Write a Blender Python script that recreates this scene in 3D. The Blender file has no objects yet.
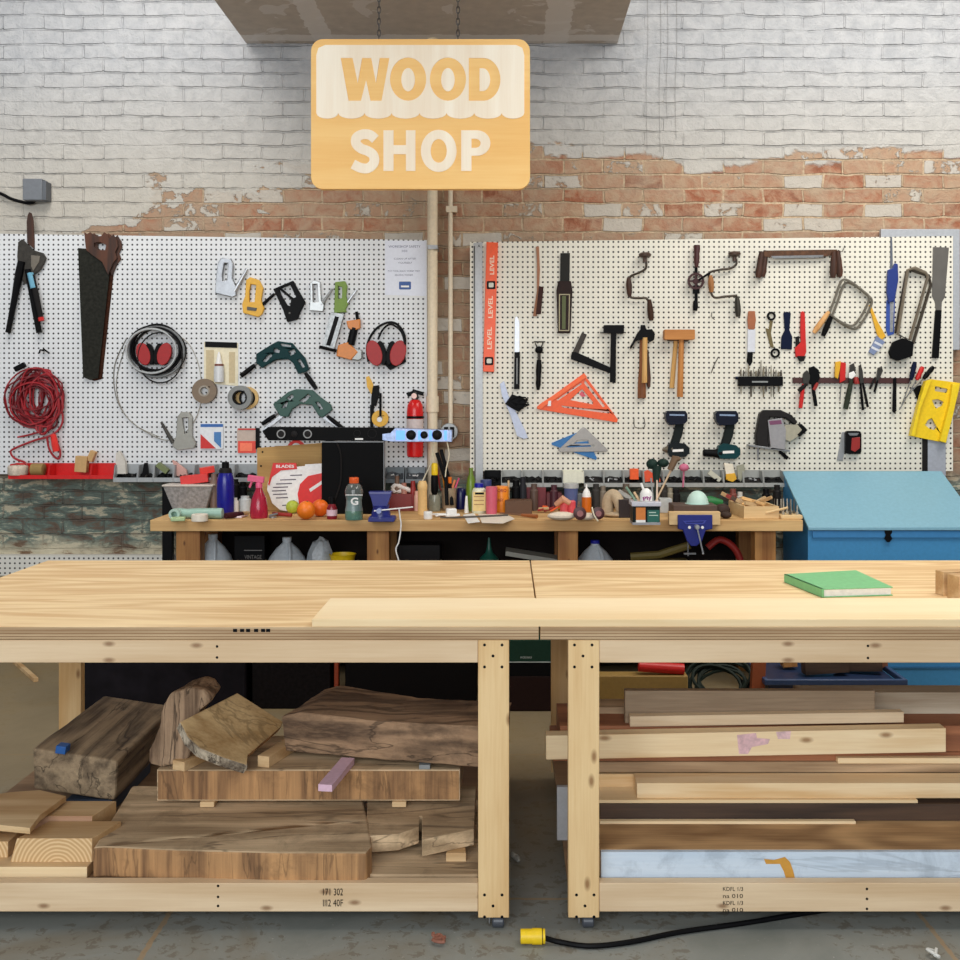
import bpy, math, random
from mathutils import Vector, Matrix
from mathutils.geometry import tessellate_polygon
random.seed(7)
SC = bpy.context.scene
COL = SC.collection
F = 1040.0; CX = 507.0; CY = 397.0; H = 1.53     # focal length (px), horizon point, eye height
YW = 6.03        # brick wall face
YB = 5.97        # pegboard face
def P(px, py, Y): return Vector(((px-CX)*Y/F, Y, H-(py-CY)*Y/F))
def G(px, py, z):
    Y = (H-z)*F/(py-CY); return Vector(((px-CX)*Y/F, Y, z))
def ZZ(py, Y): return H-(py-CY)*Y/F
def XX(px, Y): return (px-CX)*Y/F
def cat(pts, n=6, closed=False):
    pts = [Vector(p) for p in pts]; out = []; N = len(pts)
    rng = range(N) if closed else range(N-1)
    for i in rng:
        if closed: a, b, c, d = pts[(i-1) % N], pts[i], pts[(i+1) % N], pts[(i+2) % N]
        else: a, b, c, d = pts[max(i-1, 0)], pts[i], pts[i+1], pts[min(i+2, N-1)]
        for k in range(n):
            t = k/n
            out.append(0.5*((2*b)+(c-a)*t+(2*a-5*b+4*c-d)*t*t+(3*b-a-3*c+d)*t**3))
    if not closed: out.append(pts[-1])
    return out
def ell(cx, cy, rx, ry, n=24, a0=0, a1=360, rot=0):
    r = math.radians(rot); o = []
    full = (a1-a0) == 360
    for i in range(n if full else n+1):
        a = math.radians(a0+(a1-a0)*i/n); x, y = rx*math.cos(a), ry*math.sin(a)
        o.append((cx+x*math.cos(r)-y*math.sin(r), cy+x*math.sin(r)+y*math.cos(r)))
    return o
def rrect(x0, y0, x1, y1, r, n=4):
    o = []
    for cx, cy, a in ((x1-r, y0+r, -90), (x1-r, y1-r, 0), (x0+r, y1-r, 90), (x0+r, y0+r, 180)):
        for i in range(n+1):
            t = math.radians(a+90*i/n); o.append((cx+r*math.cos(t), cy+r*math.sin(t)))
    return o
def strip(pts, w):                       # outline of a bar of width w (or widths) along px points
    pts = [Vector((p[0], p[1])) for p in pts]; L = []; R = []
    for i, p in enumerate(pts):
        d = (pts[min(i+1, len(pts)-1)]-pts[max(i-1, 0)]); d.normalize(); n = Vector((-d.y, d.x))
        ww = (w[i] if isinstance(w, (list, tuple)) else w)/2
        L.append(p+n*ww); R.append(p-n*ww)
    return [tuple(q) for q in L+R[::-1]]
def rotp(pts, cx, cy, deg):
    a = math.radians(deg); c, s = math.cos(a), math.sin(a)
    return [(cx+(x-cx)*c-(y-cy)*s, cy+(x-cx)*s+(y-cy)*c) for x, y in pts]

class B:
    def __init__(s): s.v = []; s.f = []; s.m = []; s.mi = 0
    def mt(s, i): s.mi = i; return s
    def add(s, vs, fs):
        o = len(s.v); s.v += [tuple(v) for v in vs]
        for f in fs: s.f.append([o+i for i in f]); s.m.append(s.mi)
        return s
    def box(s, x0, x1, y0, y1, z0, z1):
        vs = [(x, y, z) for x in (x0, x1) for y in (y0, y1) for z in (z0, z1)]
        return s.add(vs, [(0, 1, 3, 2), (4, 6, 7, 5), (0, 4, 5, 1), (2, 3, 7, 6), (0, 2, 6, 4), (1, 5, 7, 3)])
    def obox(s, c, h, rz=0, rx=0, ry=0):
        R = Matrix.Rotation(math.radians(rz), 3, 'Z') @ Matrix.Rotation(math.radians(ry), 3, 'Y') @ Matrix.Rotation(math.radians(rx), 3, 'X')
        c = Vector(c); vs = [c+R @ Vector((x*h[0], y*h[1], z*h[2])) for x in (-1, 1) for y in (-1, 1) for z in (-1, 1)]
        return s.add(vs, [(0, 1, 3, 2), (4, 6, 7, 5), (0, 4, 5, 1), (2, 3, 7, 6), (0, 2, 6, 4), (1, 5, 7, 3)])
    def bpx(s, x0, y0, x1, y1, Y, d):     # box whose front face spans the px rectangle at depth Y
        return s.box(XX(x0, Y), XX(x1, Y), Y, Y+d, ZZ(y1, Y), ZZ(y0, Y))
    def _ext(s, loops3a, loops3b, flat):
        base = len(s.v); tris = tessellate_polygon([[Vector((p[0], p[1], 0)) for p in l] for l in flat])
        n = sum(len(l) for l in flat)
        va = [p for l in loops3a for p in l]; vb = [p for l in loops3b for p in l]
        fs = [tuple(t) for t in tris]+[tuple(n+i for i in reversed(t)) for t in tris]
        o = 0
        for l in flat:
            k = len(l)
            for i in range(k): j = (i+1) % k; fs.append((o+i, o+j, n+o+j, n+o+i))
            o += k
        return s.add(va+vb, fs)
    def prism(s, pts, Y, t, holes=()):    # px outline, thickness t standing proud of plane Y towards the camera
        Yf = Y-t; L = [list(pts)]+[list(h) for h in holes]
        A = [[P(p[0], p[1], Yf) for p in l] for l in L]
        Bk = [[Vector((q.x, Y, q.z)) for q in l] for l in A]
        return s._ext(A, Bk, [[(q.x, q.z) for q in l] for l in A])
    def slab(s, pts, z, t, holes=()):     # px outline lying on the horizontal plane z, t thick downwards
        L = [list(pts)]+[list(h) for h in holes]
        A = [[G(p[0], p[1], z) for p in l] for l in L]
        Bk = [[Vector((q.x, q.y, z-t)) for q in l] for l in A]
        return s._ext(A, Bk, [[(q.x, q.y) for q in l] for l in A])
    def tube(s, pts, r, n=8, closed=False):
        pts = [Vector(p) for p in pts]; N = len(pts); vs = []; fs = []
        prev = None
        for i, p in enumerate(pts):
            if closed: d = pts[(i+1) % N]-pts[(i-1) % N]
            else: d = pts[min(i+1, N-1)]-pts[max(i-1, 0)]
            if d.length < 1e-9: d = Vector((0, 0, 1))
            d.normalize()
            if prev is None:
                u = d.cross(Vector((0, 1, 0)))
                if u.length < .1: u = d.cross(Vector((1, 0, 0)))
            else: u = prev-d*prev.dot(d)
            u.normalize(); prev = u.copy(); w = d.cross(u)
            rr = r[i] if isinstance(r, (list, tuple)) else r
            for k in range(n):
                a = 2*math.pi*k/n; vs.append(p+(u*math.cos(a)+w*math.sin(a))*rr)
        for i in range(N if closed else N-1):
            j = (i+1) % N
            for k in range(n): l = (k+1) % n; fs.append((i*n+k, i*n+l, j*n+l, j*n+k))
        if not closed: fs.append(tuple(range(n))[::-1]); fs.append(tuple((N-1)*n+k for k in range(n)))
        return s.add(vs, fs)
    def tpx(s, pts, Y, r, n=8, closed=False, sm=0):   # pts (px,py[,offset towards camera in m]); r in px
        q = [P(p[0], p[1], Y)-Vector((0, p[2] if len(p) > 2 else r*Y/F, 0)) for p in pts] if not isinstance(r, (list, tuple)) else \
            [P(p[0], p[1], Y)-Vector((0, p[2] if len(p) > 2 else max(r)*Y/F, 0)) for p in pts]
        if sm:
            if isinstance(r, (list, tuple)):
                q4 = cat([(a.x, a.y, a.z) for a in q], sm, closed); rr = []
                m = len(q4)
                for i in range(m): t = i/(m-1)*(len(r)-1); a = int(t); b = min(a+1, len(r)-1); rr.append((r[a]*(1-(t-a))+r[b]*(t-a))*Y/F)
                return s.tube(q4, rr, n, closed)
            q = cat(q, sm, closed)
        return s.tube(q, [x*Y/F for x in r] if isinstance(r, (list, tuple)) else r*Y/F, n, closed)
    def lathe(s, prof, c, axis='z', n=20):    # prof [(r, h)] along axis from c
        c = Vector(c); vs = []; fs = []; m = len(prof)
        for r, h in prof:
            for k in range(n):
                a = 2*math.pi*k/n; u, w = r*math.cos(a), r*math.sin(a)
                vs.append(c+(Vector((u, w, h)) if axis == 'z' else Vector((u, h, w)) if axis == 'y' else Vector((h, u, w))))
        for i in range(m-1):
            for k in range(n): l = (k+1) % n; fs.append((i*n+k, i*n+l, (i+1)*n+l, (i+1)*n+k))
        if prof[0][0] > 1e-6: fs.append(tuple(range(n)))
        if prof[-1][0] > 1e-6: fs.append(tuple((m-1)*n+k for k in range(n)))
        return s.add(vs, fs)
    def lpx(s, px, Y, prof, n=20, sc=1.0):   # upright lathe, prof [(r_px, py)]
        k = Y/F
        return s.lathe([(max(r, .001)*k*sc, ZZ(py, Y)) for r, py in prof], (XX(px, Y), Y, 0), 'z', n)
    def disc(s, px, py, Y, rp, t, n=24, r1=None):    # short cylinder facing the camera, on plane Y
        c = P(px, py, Y-t); k = (Y-t)/F; r1 = rp if r1 is None else r1
        return s.lathe([(rp*k, t), (rp*k, t*.2), (r1*k*.93, 0)], (c.x, c.y, c.z), 'y', n)
    def ring(s, px, py, Y, ro, ri, t, n=28):
        return s.prism(ell(px, py, ro, ro, n), Y, t, [ell(px, py, ri, ri, n)])
    def ball(s, c, r, n=14):
        if not isinstance(r, (list, tuple)): r = (r, r, r)
        m = n//2; vs = []; fs = []
        for i in range(m+1):
            t = math.pi*i/m
            for k in range(n):
                a = 2*math.pi*k/n; vs.append((c[0]+r[0]*math.sin(t)*math.cos(a), c[1]+r[1]*math.sin(t)*math.sin(a), c[2]-r[2]*math.cos(t)))
        for i in range(m):
            for k in range(n): l = (k+1) % n; fs.append((i*n+k, i*n+l, (i+1)*n+l, (i+1)*n+k))
        return s.add(vs, fs)
    def text(s, body, px, py, hpx, Y, t=.0006, wpx=None, bold=0, rot=0):   # centred text standing on plane Y
        cu = bpy.data.curves.new('lettering', 'FONT'); cu.body = body; cu.align_x = 'CENTER'; cu.align_y = 'CENTER'
        cu.size = 1; cu.offset = bold; cu.resolution_u = 3
        o = bpy.data.objects.new('lettering', cu); COL.objects.link(o)
        dg = bpy.context.evaluated_depsgraph_get(); me = o.evaluated_get(dg).to_mesh()
        vs = [v.co.copy() for v in me.vertices]; fs = [tuple(p.vertices) for p in me.polygons]
        o.evaluated_get(dg).to_mesh_clear(); bpy.data.objects.remove(o); bpy.data.curves.remove(cu)
        if not vs: return s
        xs = [v.x for v in vs]; ys = [v.y for v in vs]; w = max(xs)-min(xs); h = max(ys)-min(ys); k = Y/F
        sy = hpx*k/h; sx = (wpx*k/w) if wpx else sy; mx = (max(xs)+min(xs))/2; my = (max(ys)+min(ys))/2
        c = P(px, py, Y-t); a = math.radians(-rot)
        q = []
        for v in vs:
            x = (v.x-mx)*sx; z = (v.y-my)*sy; q.append((c.x+x*math.cos(a)-z*math.sin(a), Y-t, c.z+x*math.sin(a)+z*math.cos(a)))
        return s.add(q, fs)
    def to(s, name, mats, parent=None, bevel=0, seg=2, smooth=35):
        me = bpy.data.meshes.new(name); me.from_pydata(s.v, [], s.f)
        if not isinstance(mats, (list, tuple)): mats = [mats]
        for m in mats: me.materials.append(m)
        me.polygons.foreach_set('material_index', s.m)
        import bmesh
        bm = bmesh.new(); bm.from_mesh(me); bmesh.ops.recalc_face_normals(bm, faces=bm.faces); bm.to_mesh(me); bm.free()
        me.polygons.foreach_set('use_smooth', [True]*len(me.polygons)); me.set_sharp_from_angle(angle=math.radians(smooth))
        o = bpy.data.objects.new(name, me); COL.objects.link(o)
        if parent is not None: o.parent = parent
        if bevel: md = o.modifiers.new('Bevel', 'BEVEL'); md.width = bevel; md.segments = seg; md.limit_method = 'ANGLE'; md.angle_limit = math.radians(40)
        return o
def tag(o, label, category, group=None):
    o['label'] = label; o['category'] = category
    if group: o['group'] = group
    return o
def thing(name, label, category, group=None):
    o = bpy.data.objects.new(name, None); COL.objects.link(o); o.empty_display_size = .05
    return tag(o, label, category, group)
def one(b, name, mats, label, category, group=None, bevel=0, **k):
    return tag(b.to(name, mats, None, bevel, **k), label, category, group)
def struct(b, name, mats, bevel=0):
    o = b.to(name, mats, None, bevel); o['kind'] = 'structure'; return o
def rough(o, s=.006, lv=4, size=.12):
    sm = o.modifiers.new('Subdivision', 'SUBSURF'); sm.subdivision_type = 'SIMPLE'; sm.levels = lv; sm.render_levels = lv
    tx = bpy.data.textures.new('surface_clouds', 'CLOUDS'); tx.noise_scale = size; tx.noise_depth = 4
    d = o.modifiers.new('Displace', 'DISPLACE'); d.texture = tx; d.strength = s; d.mid_level = .5; d.texture_coords = 'GLOBAL'
    return o
def sides(b, n, mi=1):      # the last n faces of an extruded outline are its edge faces
    for i in range(len(b.f)-n, len(b.f)): b.m[i] = mi
    return b
def finalize():
    for r in [o for o in COL.objects if o.parent is None and o.get('category') and (o.type in ('MESH', 'EMPTY'))]:
        if r.get('kind') == 'structure': continue
        fam = [r]; i = 0
        while i < len(fam): fam += list(fam[i].children); i += 1
        ms = [o for o in fam if o.type == 'MESH']
        if not ms: continue
        lo = Vector((1e9,)*3); hi = -lo
        for o in ms:
            for v in o.data.vertices:
                for a in range(3): lo[a] = min(lo[a], v.co[a]); hi[a] = max(hi[a], v.co[a])
        b = Vector(((lo.x+hi.x)/2, (lo.y+hi.y)/2, lo.z)); T = Matrix.Translation(-b)
        for o in ms: o.data.transform(T)
        r.location = b

# ---------------------------------------------------------------- materials
def lin(c):
    c = [x/255 for x in c]; return tuple((x/12.92 if x <= .04045 else ((x+.055)/1.055)**2.4) for x in c)+(1,)
MC = {}
def nt(name):
    m = bpy.data.materials.new(name); m.use_nodes = True; t = m.node_tree; return m, t, t.nodes['Principled BSDF']
def N(t, ty, **k):
    n = t.nodes.new(ty)
    for a, v in k.items():
        if a.startswith('i_'): n.inputs[a[2:].replace('_', ' ')].default_value = v
        else: setattr(n, a, v)
    return n
def ramp(t, src, stops):
    r = t.nodes.new('ShaderNodeValToRGB'); e = r.color_ramp.elements
    while len(e) < len(stops): e.new(.5)
    for i, (p, c) in enumerate(stops): e[i].position = p; e[i].color = c
    t.links.new(src, r.inputs['Fac']); return r.outputs['Color']
def math_(t, op, a, b=None, c=None):
    n = t.nodes.new('ShaderNodeMath'); n.operation = op
    for i, x in enumerate((a, b, c)):
        if x is None: continue
        if isinstance(x, (int, float)): n.inputs[i].default_value = x
        else: t.links.new(x, n.inputs[i])
    return n.outputs[0]
def mixc(t, f, a, b):
    n = t.nodes.new('ShaderNodeMix'); n.data_type = 'RGBA'
    for idx, x in ((0, f), (6, a), (7, b)):
        if isinstance(x, (int, float, tuple)): n.inputs[idx].default_value = x
        else: t.links.new(x, n.inputs[idx])
    return n.outputs[2]
def objco(t, scale=(1, 1, 1)):
    tc = t.nodes.new('ShaderNodeTexCoord'); mp = t.nodes.new('ShaderNodeMapping'); mp.inputs['Scale'].default_value = scale
    t.links.new(tc.outputs['Object'], mp.inputs['Vector']); return mp.outputs['Vector']
def noise(t, vec, scale, detail=4, dist=0, rough=.55):
    n = N(t, 'ShaderNodeTexNoise'); n.inputs['Scale'].default_value = scale; n.inputs['Detail'].default_value = detail
    n.inputs['Distortion'].default_value = dist; n.inputs['Roughness'].default_value = rough
    t.links.new(vec, n.inputs['Vector']); return n.outputs['Fac']
def bump(t, p, h, strength=.3, dist=.005):
    b = N(t, 'ShaderNodeBump'); b.inputs['Strength'].default_value = strength; b.inputs['Distance'].default_value = dist
    t.links.new(h, b.inputs['Height']); t.links.new(b.outputs['Normal'], p.inputs['Normal'])
def mat(c, rough=.5, metal=0, var=.07, trans=0, alpha=1, emis=0, sc=60):
    key = (tuple(c), rough, metal, var, trans, alpha, emis)
    if key in MC: return MC[key]
    m, t, p = nt('surface_%d' % len(MC)); L = lin(c)
    f = noise(t, objco(t), sc, 3)
    lo = tuple(x*(1-var) for x in L[:3])+(1,); hi = tuple(min(1, x*(1+var)) for x in L[:3])+(1,)
    t.links.new(ramp(t, f, [(.3, lo), (.7, hi)]), p.inputs['Base Color'])
    p.inputs['Roughness'].default_value = rough; p.inputs['Metallic'].default_value = metal
    if max(c) < 70 and not metal: p.inputs['Specular IOR Level'].default_value = .10
    if trans: p.inputs['Transmission Weight'].default_value = trans
    if alpha < 1: p.inputs['Alpha'].default_value = alpha
    if emis: t.links.new(ramp(t, f, [(0, L), (1, L)]), p.inputs['Emission Color']); p.inputs['Emission Strength'].default_value = emis
    MC[key] = m; return m
def wood(c1, c2, axis='x', bands=9, sc=3.0, rough=.65, knots=0, stretch=.10, var=.5, b=.25, crack=0, k=(.30, .72)):
    key = ('w', tuple(c1), tuple(c2), axis, bands, sc, knots, stretch, crack)
    if key in MC: return MC[key]
    m, t, p = nt('wood_%d' % len(MC)); st = {'x': (stretch, 1, 1), 'y': (1, stretch, 1), 'z': (1, 1, stretch)}[axis]
    v = objco(t, st)
    n1 = noise(t, v, sc, 3, .3); s1 = math_(t, 'SINE', math_(t, 'MULTIPLY', n1, bands*6.283))
    s1 = math_(t, 'ADD', math_(t, 'MULTIPLY', s1, .32), .5)
    fs = {'x': (.035, 1, 1), 'y': (1, .035, 1), 'z': (1, 1, .035)}[axis]
    n2 = noise(t, objco(t, fs), 130, 3, .1, .6); n3 = noise(t, objco(t), 2.2, 3); n4 = noise(t, v, sc*9, 4, .3, .6)
    f = math_(t, 'ADD', math_(t, 'MULTIPLY', s1, .40), math_(t, 'ADD', math_(t, 'MULTIPLY', n2, .32), math_(t, 'ADD', math_(t, 'MULTIPLY', n3, .3), math_(t, 'MULTIPLY', n4, .3))))
    f = math_(t, 'SUBTRACT', f, .16)
    col = ramp(t, f, [(k[0], lin(c2)), (k[1], lin(c1))])
    if knots:
        vo = N(t, 'ShaderNodeTexVoronoi'); vo.inputs['Scale'].default_value = 1.0; vo.feature = 'F1'; vo.voronoi_dimensions = '2D'
        st2 = {'x': (4.5, 1, 10), 'y': (10, 4.5, 1), 'z': (10, 1, 4.5)}[axis]; sk = N(t, 'ShaderNodeSeparateXYZ'); ck = N(t, 'ShaderNodeCombineXYZ')
        t.links.new(objco(t, st2), sk.inputs[0]); t.links.new(sk.outputs[0], ck.inputs[0]); t.links.new(sk.outputs[1 if axis == 'y' else 2], ck.inputs[1]); t.links.new(ck.outputs[0], vo.inputs['Vector']); sc_ = N(t, 'ShaderNodeSeparateColor'); t.links.new(vo.outputs['Color'], sc_.inputs[0])
        mrk = N(t, 'ShaderNodeMapRange'); mrk.inputs[1].default_value = .03*knots; mrk.inputs[2].default_value = .10*knots; mrk.inputs[3].default_value = 1; mrk.inputs[4].default_value = 0; t.links.new(vo.outputs['Distance'], mrk.inputs[0])
        kf = math_(t, 'MULTIPLY', mrk.outputs[0], math_(t, 'GREATER_THAN', sc_.outputs[0], .62))
        dk = tuple(x*y for x, y in zip(lin(c2)[:3], (.42, .32, .26)))+(1,)
        col = mixc(t, math_(t, 'MULTIPLY', kf, .85), col, dk)
    if crack:
        n5 = noise(t, v, sc*2.2, 5, .6, .5); d5 = math_(t, 'ABSOLUTE', math_(t, 'SUBTRACT', n5, .5))
        m5 = N(t, 'ShaderNodeMapRange'); m5.inputs[1].default_value = .003; m5.inputs[2].default_value = .012; m5.inputs[3].default_value = crack; m5.inputs[4].default_value = 0; t.links.new(d5, m5.inputs[0])
        n6 = noise(t, objco(t), 7, 7, .4, .7); m6 = N(t, 'ShaderNodeMapRange'); m6.inputs[1].default_value = .52; m6.inputs[2].default_value = .66; m6.inputs[3].default_value = 0; m6.inputs[4].default_value = .4; t.links.new(n6, m6.inputs[0])
        col = mixc(t, m6.outputs[0], col, tuple(x*.5 for x in lin(c2)[:3])+(1,))
        col = mixc(t, m5.outputs[0], col, tuple(x*.25 for x in lin(c2)[:3])+(1,)); n2 = math_(t, 'SUBTRACT', math_(t, 'ADD', n2, math_(t, 'MULTIPLY', n6, 3)), m5.outputs[0])
    t.links.new(col, p.inputs['Base Color']); p.inputs['Roughness'].default_value = rough
    bump(t, p, n2, b, .002); MC[key] = m; return m

def pegboard(base, s):
    m, t, p = nt('pegboard'); tc = N(t, 'ShaderNodeTexCoord'); sx = N(t, 'ShaderNodeSeparateXYZ'); t.links.new(tc.outputs['Object'], sx.inputs[0])
    def c(o): return math_(t, 'SUBTRACT', math_(t, 'FRACT', math_(t, 'MULTIPLY', o, 1/s)), .5)
    x, z = c(sx.outputs[0]), c(sx.outputs[2])
    d = math_(t, 'SQRT', math_(t, 'ADD', math_(t, 'MULTIPLY', x, x), math_(t, 'MULTIPLY', z, z)))
    mr = N(t, 'ShaderNodeMapRange'); mr.inputs['From Min'].default_value = .15; mr.inputs['From Max'].default_value = .24
    t.links.new(d, mr.inputs['Value'])
    # holes only on the front: the face normal points along -Y
    n = noise(t, objco(t), 6, 4)
    b = tuple(x*.93 for x in lin(base)[:3])+(1,)
    t.links.new(mixc(t, mr.outputs[0], lin((26, 22, 20)), ramp(t, n, [(.3, b), (.7, lin(base))])), p.inputs['Base Color'])
    p.inputs['Roughness'].default_value = .55; bump(t, p, mr.outputs[0], .4, .003)
    return m

def wall_mat():
    m, t, p = nt('painted_brick'); tc = N(t, 'ShaderNodeTexCoord'); sx = N(t, 'ShaderNodeSeparateXYZ'); t.links.new(tc.outputs['Object'], sx.inputs[0])
    X, Z = sx.outputs[0], sx.outputs[2]
    cb = N(t, 'ShaderNodeCombineXYZ'); t.links.new(X, cb.inputs[0]); t.links.new(Z, cb.inputs[1]); V = cb.outputs[0]
    dn = N(t, 'ShaderNodeTexNoise'); dn.inputs['Scale'].default_value = 5; dn.inputs['Detail'].default_value = 5; t.links.new(V, dn.inputs['Vector'])
    vm = N(t, 'ShaderNodeVectorMath', operation='MULTIPLY_ADD'); t.links.new(dn.outputs['Color'], vm.inputs[0]); vm.inputs[1].default_value = (.045, .036, 0); t.links.new(V, vm.inputs[2])
    V2 = vm.outputs[0]
    br = N(t, 'ShaderNodeTexBrick'); t.links.new(V2, br.inputs['Vector'])
    for k, v in (('Scale', 1), ('Mortar Size', .007), ('Mortar Smooth', .55), ('Bias', 0), ('Brick Width', .232), ('Row Height', .0835)): br.inputs[k].default_value = v
    br.inputs['Color1'].default_value = (0, 0, 0, 1); br.inputs['Color2'].default_value = (1, 1, 1, 1); br.inputs['Mortar'].default_value = (.5, .5, .5, 1)
    rnd = N(t, 'ShaderNodeSeparateColor'); t.links.new(br.outputs['Color'], rnd.inputs[0]); R = rnd.outputs[0]; MO = br.outputs['Fac']
    def mr(src, a, b, c=0, d=1, st='LINEAR'):
        n = N(t, 'ShaderNodeMapRange'); n.interpolation_type = st
        for i, k in enumerate((a, b, c, d)): n.inputs[i+1].default_value = k
        t.links.new(src, n.inputs[0]); return n.outputs[0]
    def curve(pts):                       # height of a paint edge along the wall
        fc = N(t, 'ShaderNodeFloatCurve'); cv = fc.mapping.curves[0]
        u = [((XX(a, YW)+3.5)/7, (ZZ(b, YW))/4) for a, b in pts]
        cv.points[0].location = u[0]; cv.points[1].location = u[-1]
        for q in u[1:-1]: cv.points.new(*q)
        fc.mapping.update(); t.links.new(mr(X, -3.5, 3.5), fc.inputs['Value'])
        return math_(t, 'MULTIPLY', fc.outputs[0], 4.0)
    top = curve([(-80, 262), (60, 246), (110, 222), (170, 200), (210, 184), (300, 180), (340, 165), (420, 150), (540, 150), (600, 146), (700, 163), (800, 158), (880, 150), (1060, 156)])
    amp = mr(X, XX(300, YW), XX(600, YW), 1.15, .22)
    stv = N(t, 'ShaderNodeMapping'); stv.inputs['Scale'].default_value = (1.0, 1.7, 1); t.links.new(V2, stv.inputs['Vector'])
    n1 = noise(t, stv.outputs[0], 3.0, 7, .5, .6); n2 = noise(t, V2, 14, 6, .4, .65); n3 = noise(t, V2, 60, 5)
    e = math_(t, 'ADD', math_(t, 'SUBTRACT', top, Z), math_(t, 'MULTIPLY', math_(t, 'SUBTRACT', n1, .5), amp))
    e = math_(t, 'ADD', e, math_(t, 'MULTIPLY', math_(t, 'SUBTRACT', R, .5), .10))
    exposed = mr(e, -.006, .012)
    # single bricks that kept their paint
    keep = mr(math_(t, 'ADD', R, math_(t, 'MULTIPLY', math_(t, 'SUBTRACT', n2, .5), .9)), .76, .80)
    keep = math_(t, 'MULTIPLY', keep, mr(MO, .0, .25, 1, 0))
    exposed = math_(t, 'MULTIPLY', exposed, math_(t, 'SUBTRACT', 1, math_(t, 'MULTIPLY', keep, .85)))
    MOw = math_(t, 'MULTIPLY', MO, mr(noise(t, V, 4.2, 4), .40, .58, .1, 1))
    sy_ = N(t, 'ShaderNodeSeparateXYZ'); t.links.new(V2, sy_.inputs[0]); rw = math_(t, 'ABSOLUTE', math_(t, 'SUBTRACT', math_(t, 'FRACT', math_(t, 'ADD', math_(t, 'MULTIPLY', sy_.outputs[1], 1/.0835), .5)), .5))
    MOw = math_(t, 'MULTIPLY', MOw, mr(rw, .09, .14, 1, .35))
    white = ramp(t, n2, [(.3, lin((166, 168, 172))), (.62, lin((186, 187, 189)))])
    white = mixc(t, mr(Z, ZZ(60, YW), ZZ(200, YW), 0, .6), white, lin((198, 188, 168)))  # warmer light lower on the wall is mixed into the paint colour
    white = mixc(t, mr(MOw, .5, 1, 0, .28), white, lin((96, 98, 102)))
    bc = ramp(t, math_(t, 'ADD', math_(t, 'MULTIPLY', R, .6), math_(t, 'MULTIPLY', n2, .5)), [(.14, lin((118, 70, 46))), (.3, lin((158, 96, 66))), (.5, lin((168, 124, 96))), (.8, lin((178, 150, 124)))])
    bc = mixc(t, mr(n2, .42, .62, 0, .6), bc, lin((182, 158, 130)))
    mort = ramp(t, n3, [(.3, lin((172, 146, 118))), (.7, lin((208, 184, 152)))])
    brick = mixc(t, mr(MO, .05, .6), bc, mort)
    dusty = mixc(t, mr(n1, .45, .7, 0, .6), brick, lin((170, 152, 130)))
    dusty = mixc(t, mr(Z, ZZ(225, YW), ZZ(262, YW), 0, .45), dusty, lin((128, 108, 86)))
    dusty = mixc(t, mr(math_(t, 'MULTIPLY', mr(X, XX(340, YW), XX(200, YW)), mr(n2, .3, .7)), 0, 1, 0, .7), dusty, lin((150, 122, 100)))
    c = mixc(t, exposed, white, dusty)
    # low part of the wall: many worn coats
    st3 = N(t, 'ShaderNodeMapping'); st3.inputs['Scale'].default_value = (.8, 2.2, 1); t.links.new(V2, st3.inputs['Vector'])
    n4 = noise(t, st3.outputs[0], 7, 8, .6, .7)
    low = ramp(t, n4, [(.30, lin((74, 60, 52))), (.42, lin((104, 88, 74))), (.48, lin((92, 106, 98))), (.55, lin((120, 132, 120))), (.58, lin((188, 182, 158))), (.72, lin((176, 160, 134)))])
    low = mixc(t, mr(MO, .2, .8, 0, .5), low, lin((92, 84, 76)))
    pale = ramp(t, n4, [(.40, lin((120, 92, 66))), (.46, lin((188, 176, 150))), (.7, lin((206, 198, 172)))])
    low = mixc(t, mr(math_(t, 'ADD', Z, math_(t, 'MULTIPLY', n1, .25)), .83, .74), low, pale)
    c = mixc(t, mr(Z, 1.12, 1.02), c, low)
    t.links.new(c, p.inputs['Base Color']); p.inputs['Roughness'].default_value = .75
    h = math_(t, 'ADD', math_(t, 'MULTIPLY', mr(MOw, 0, 1, 1, 0), 1.3), math_(t, 'ADD', math_(t, 'MULTIPLY', n2, .8), math_(t, 'MULTIPLY', n3, .25)))
    h = math_(t, 'SUBTRACT', h, math_(t, 'MULTIPLY', exposed, .35))
    bump(t, p, h, .9, .016); return m

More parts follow.
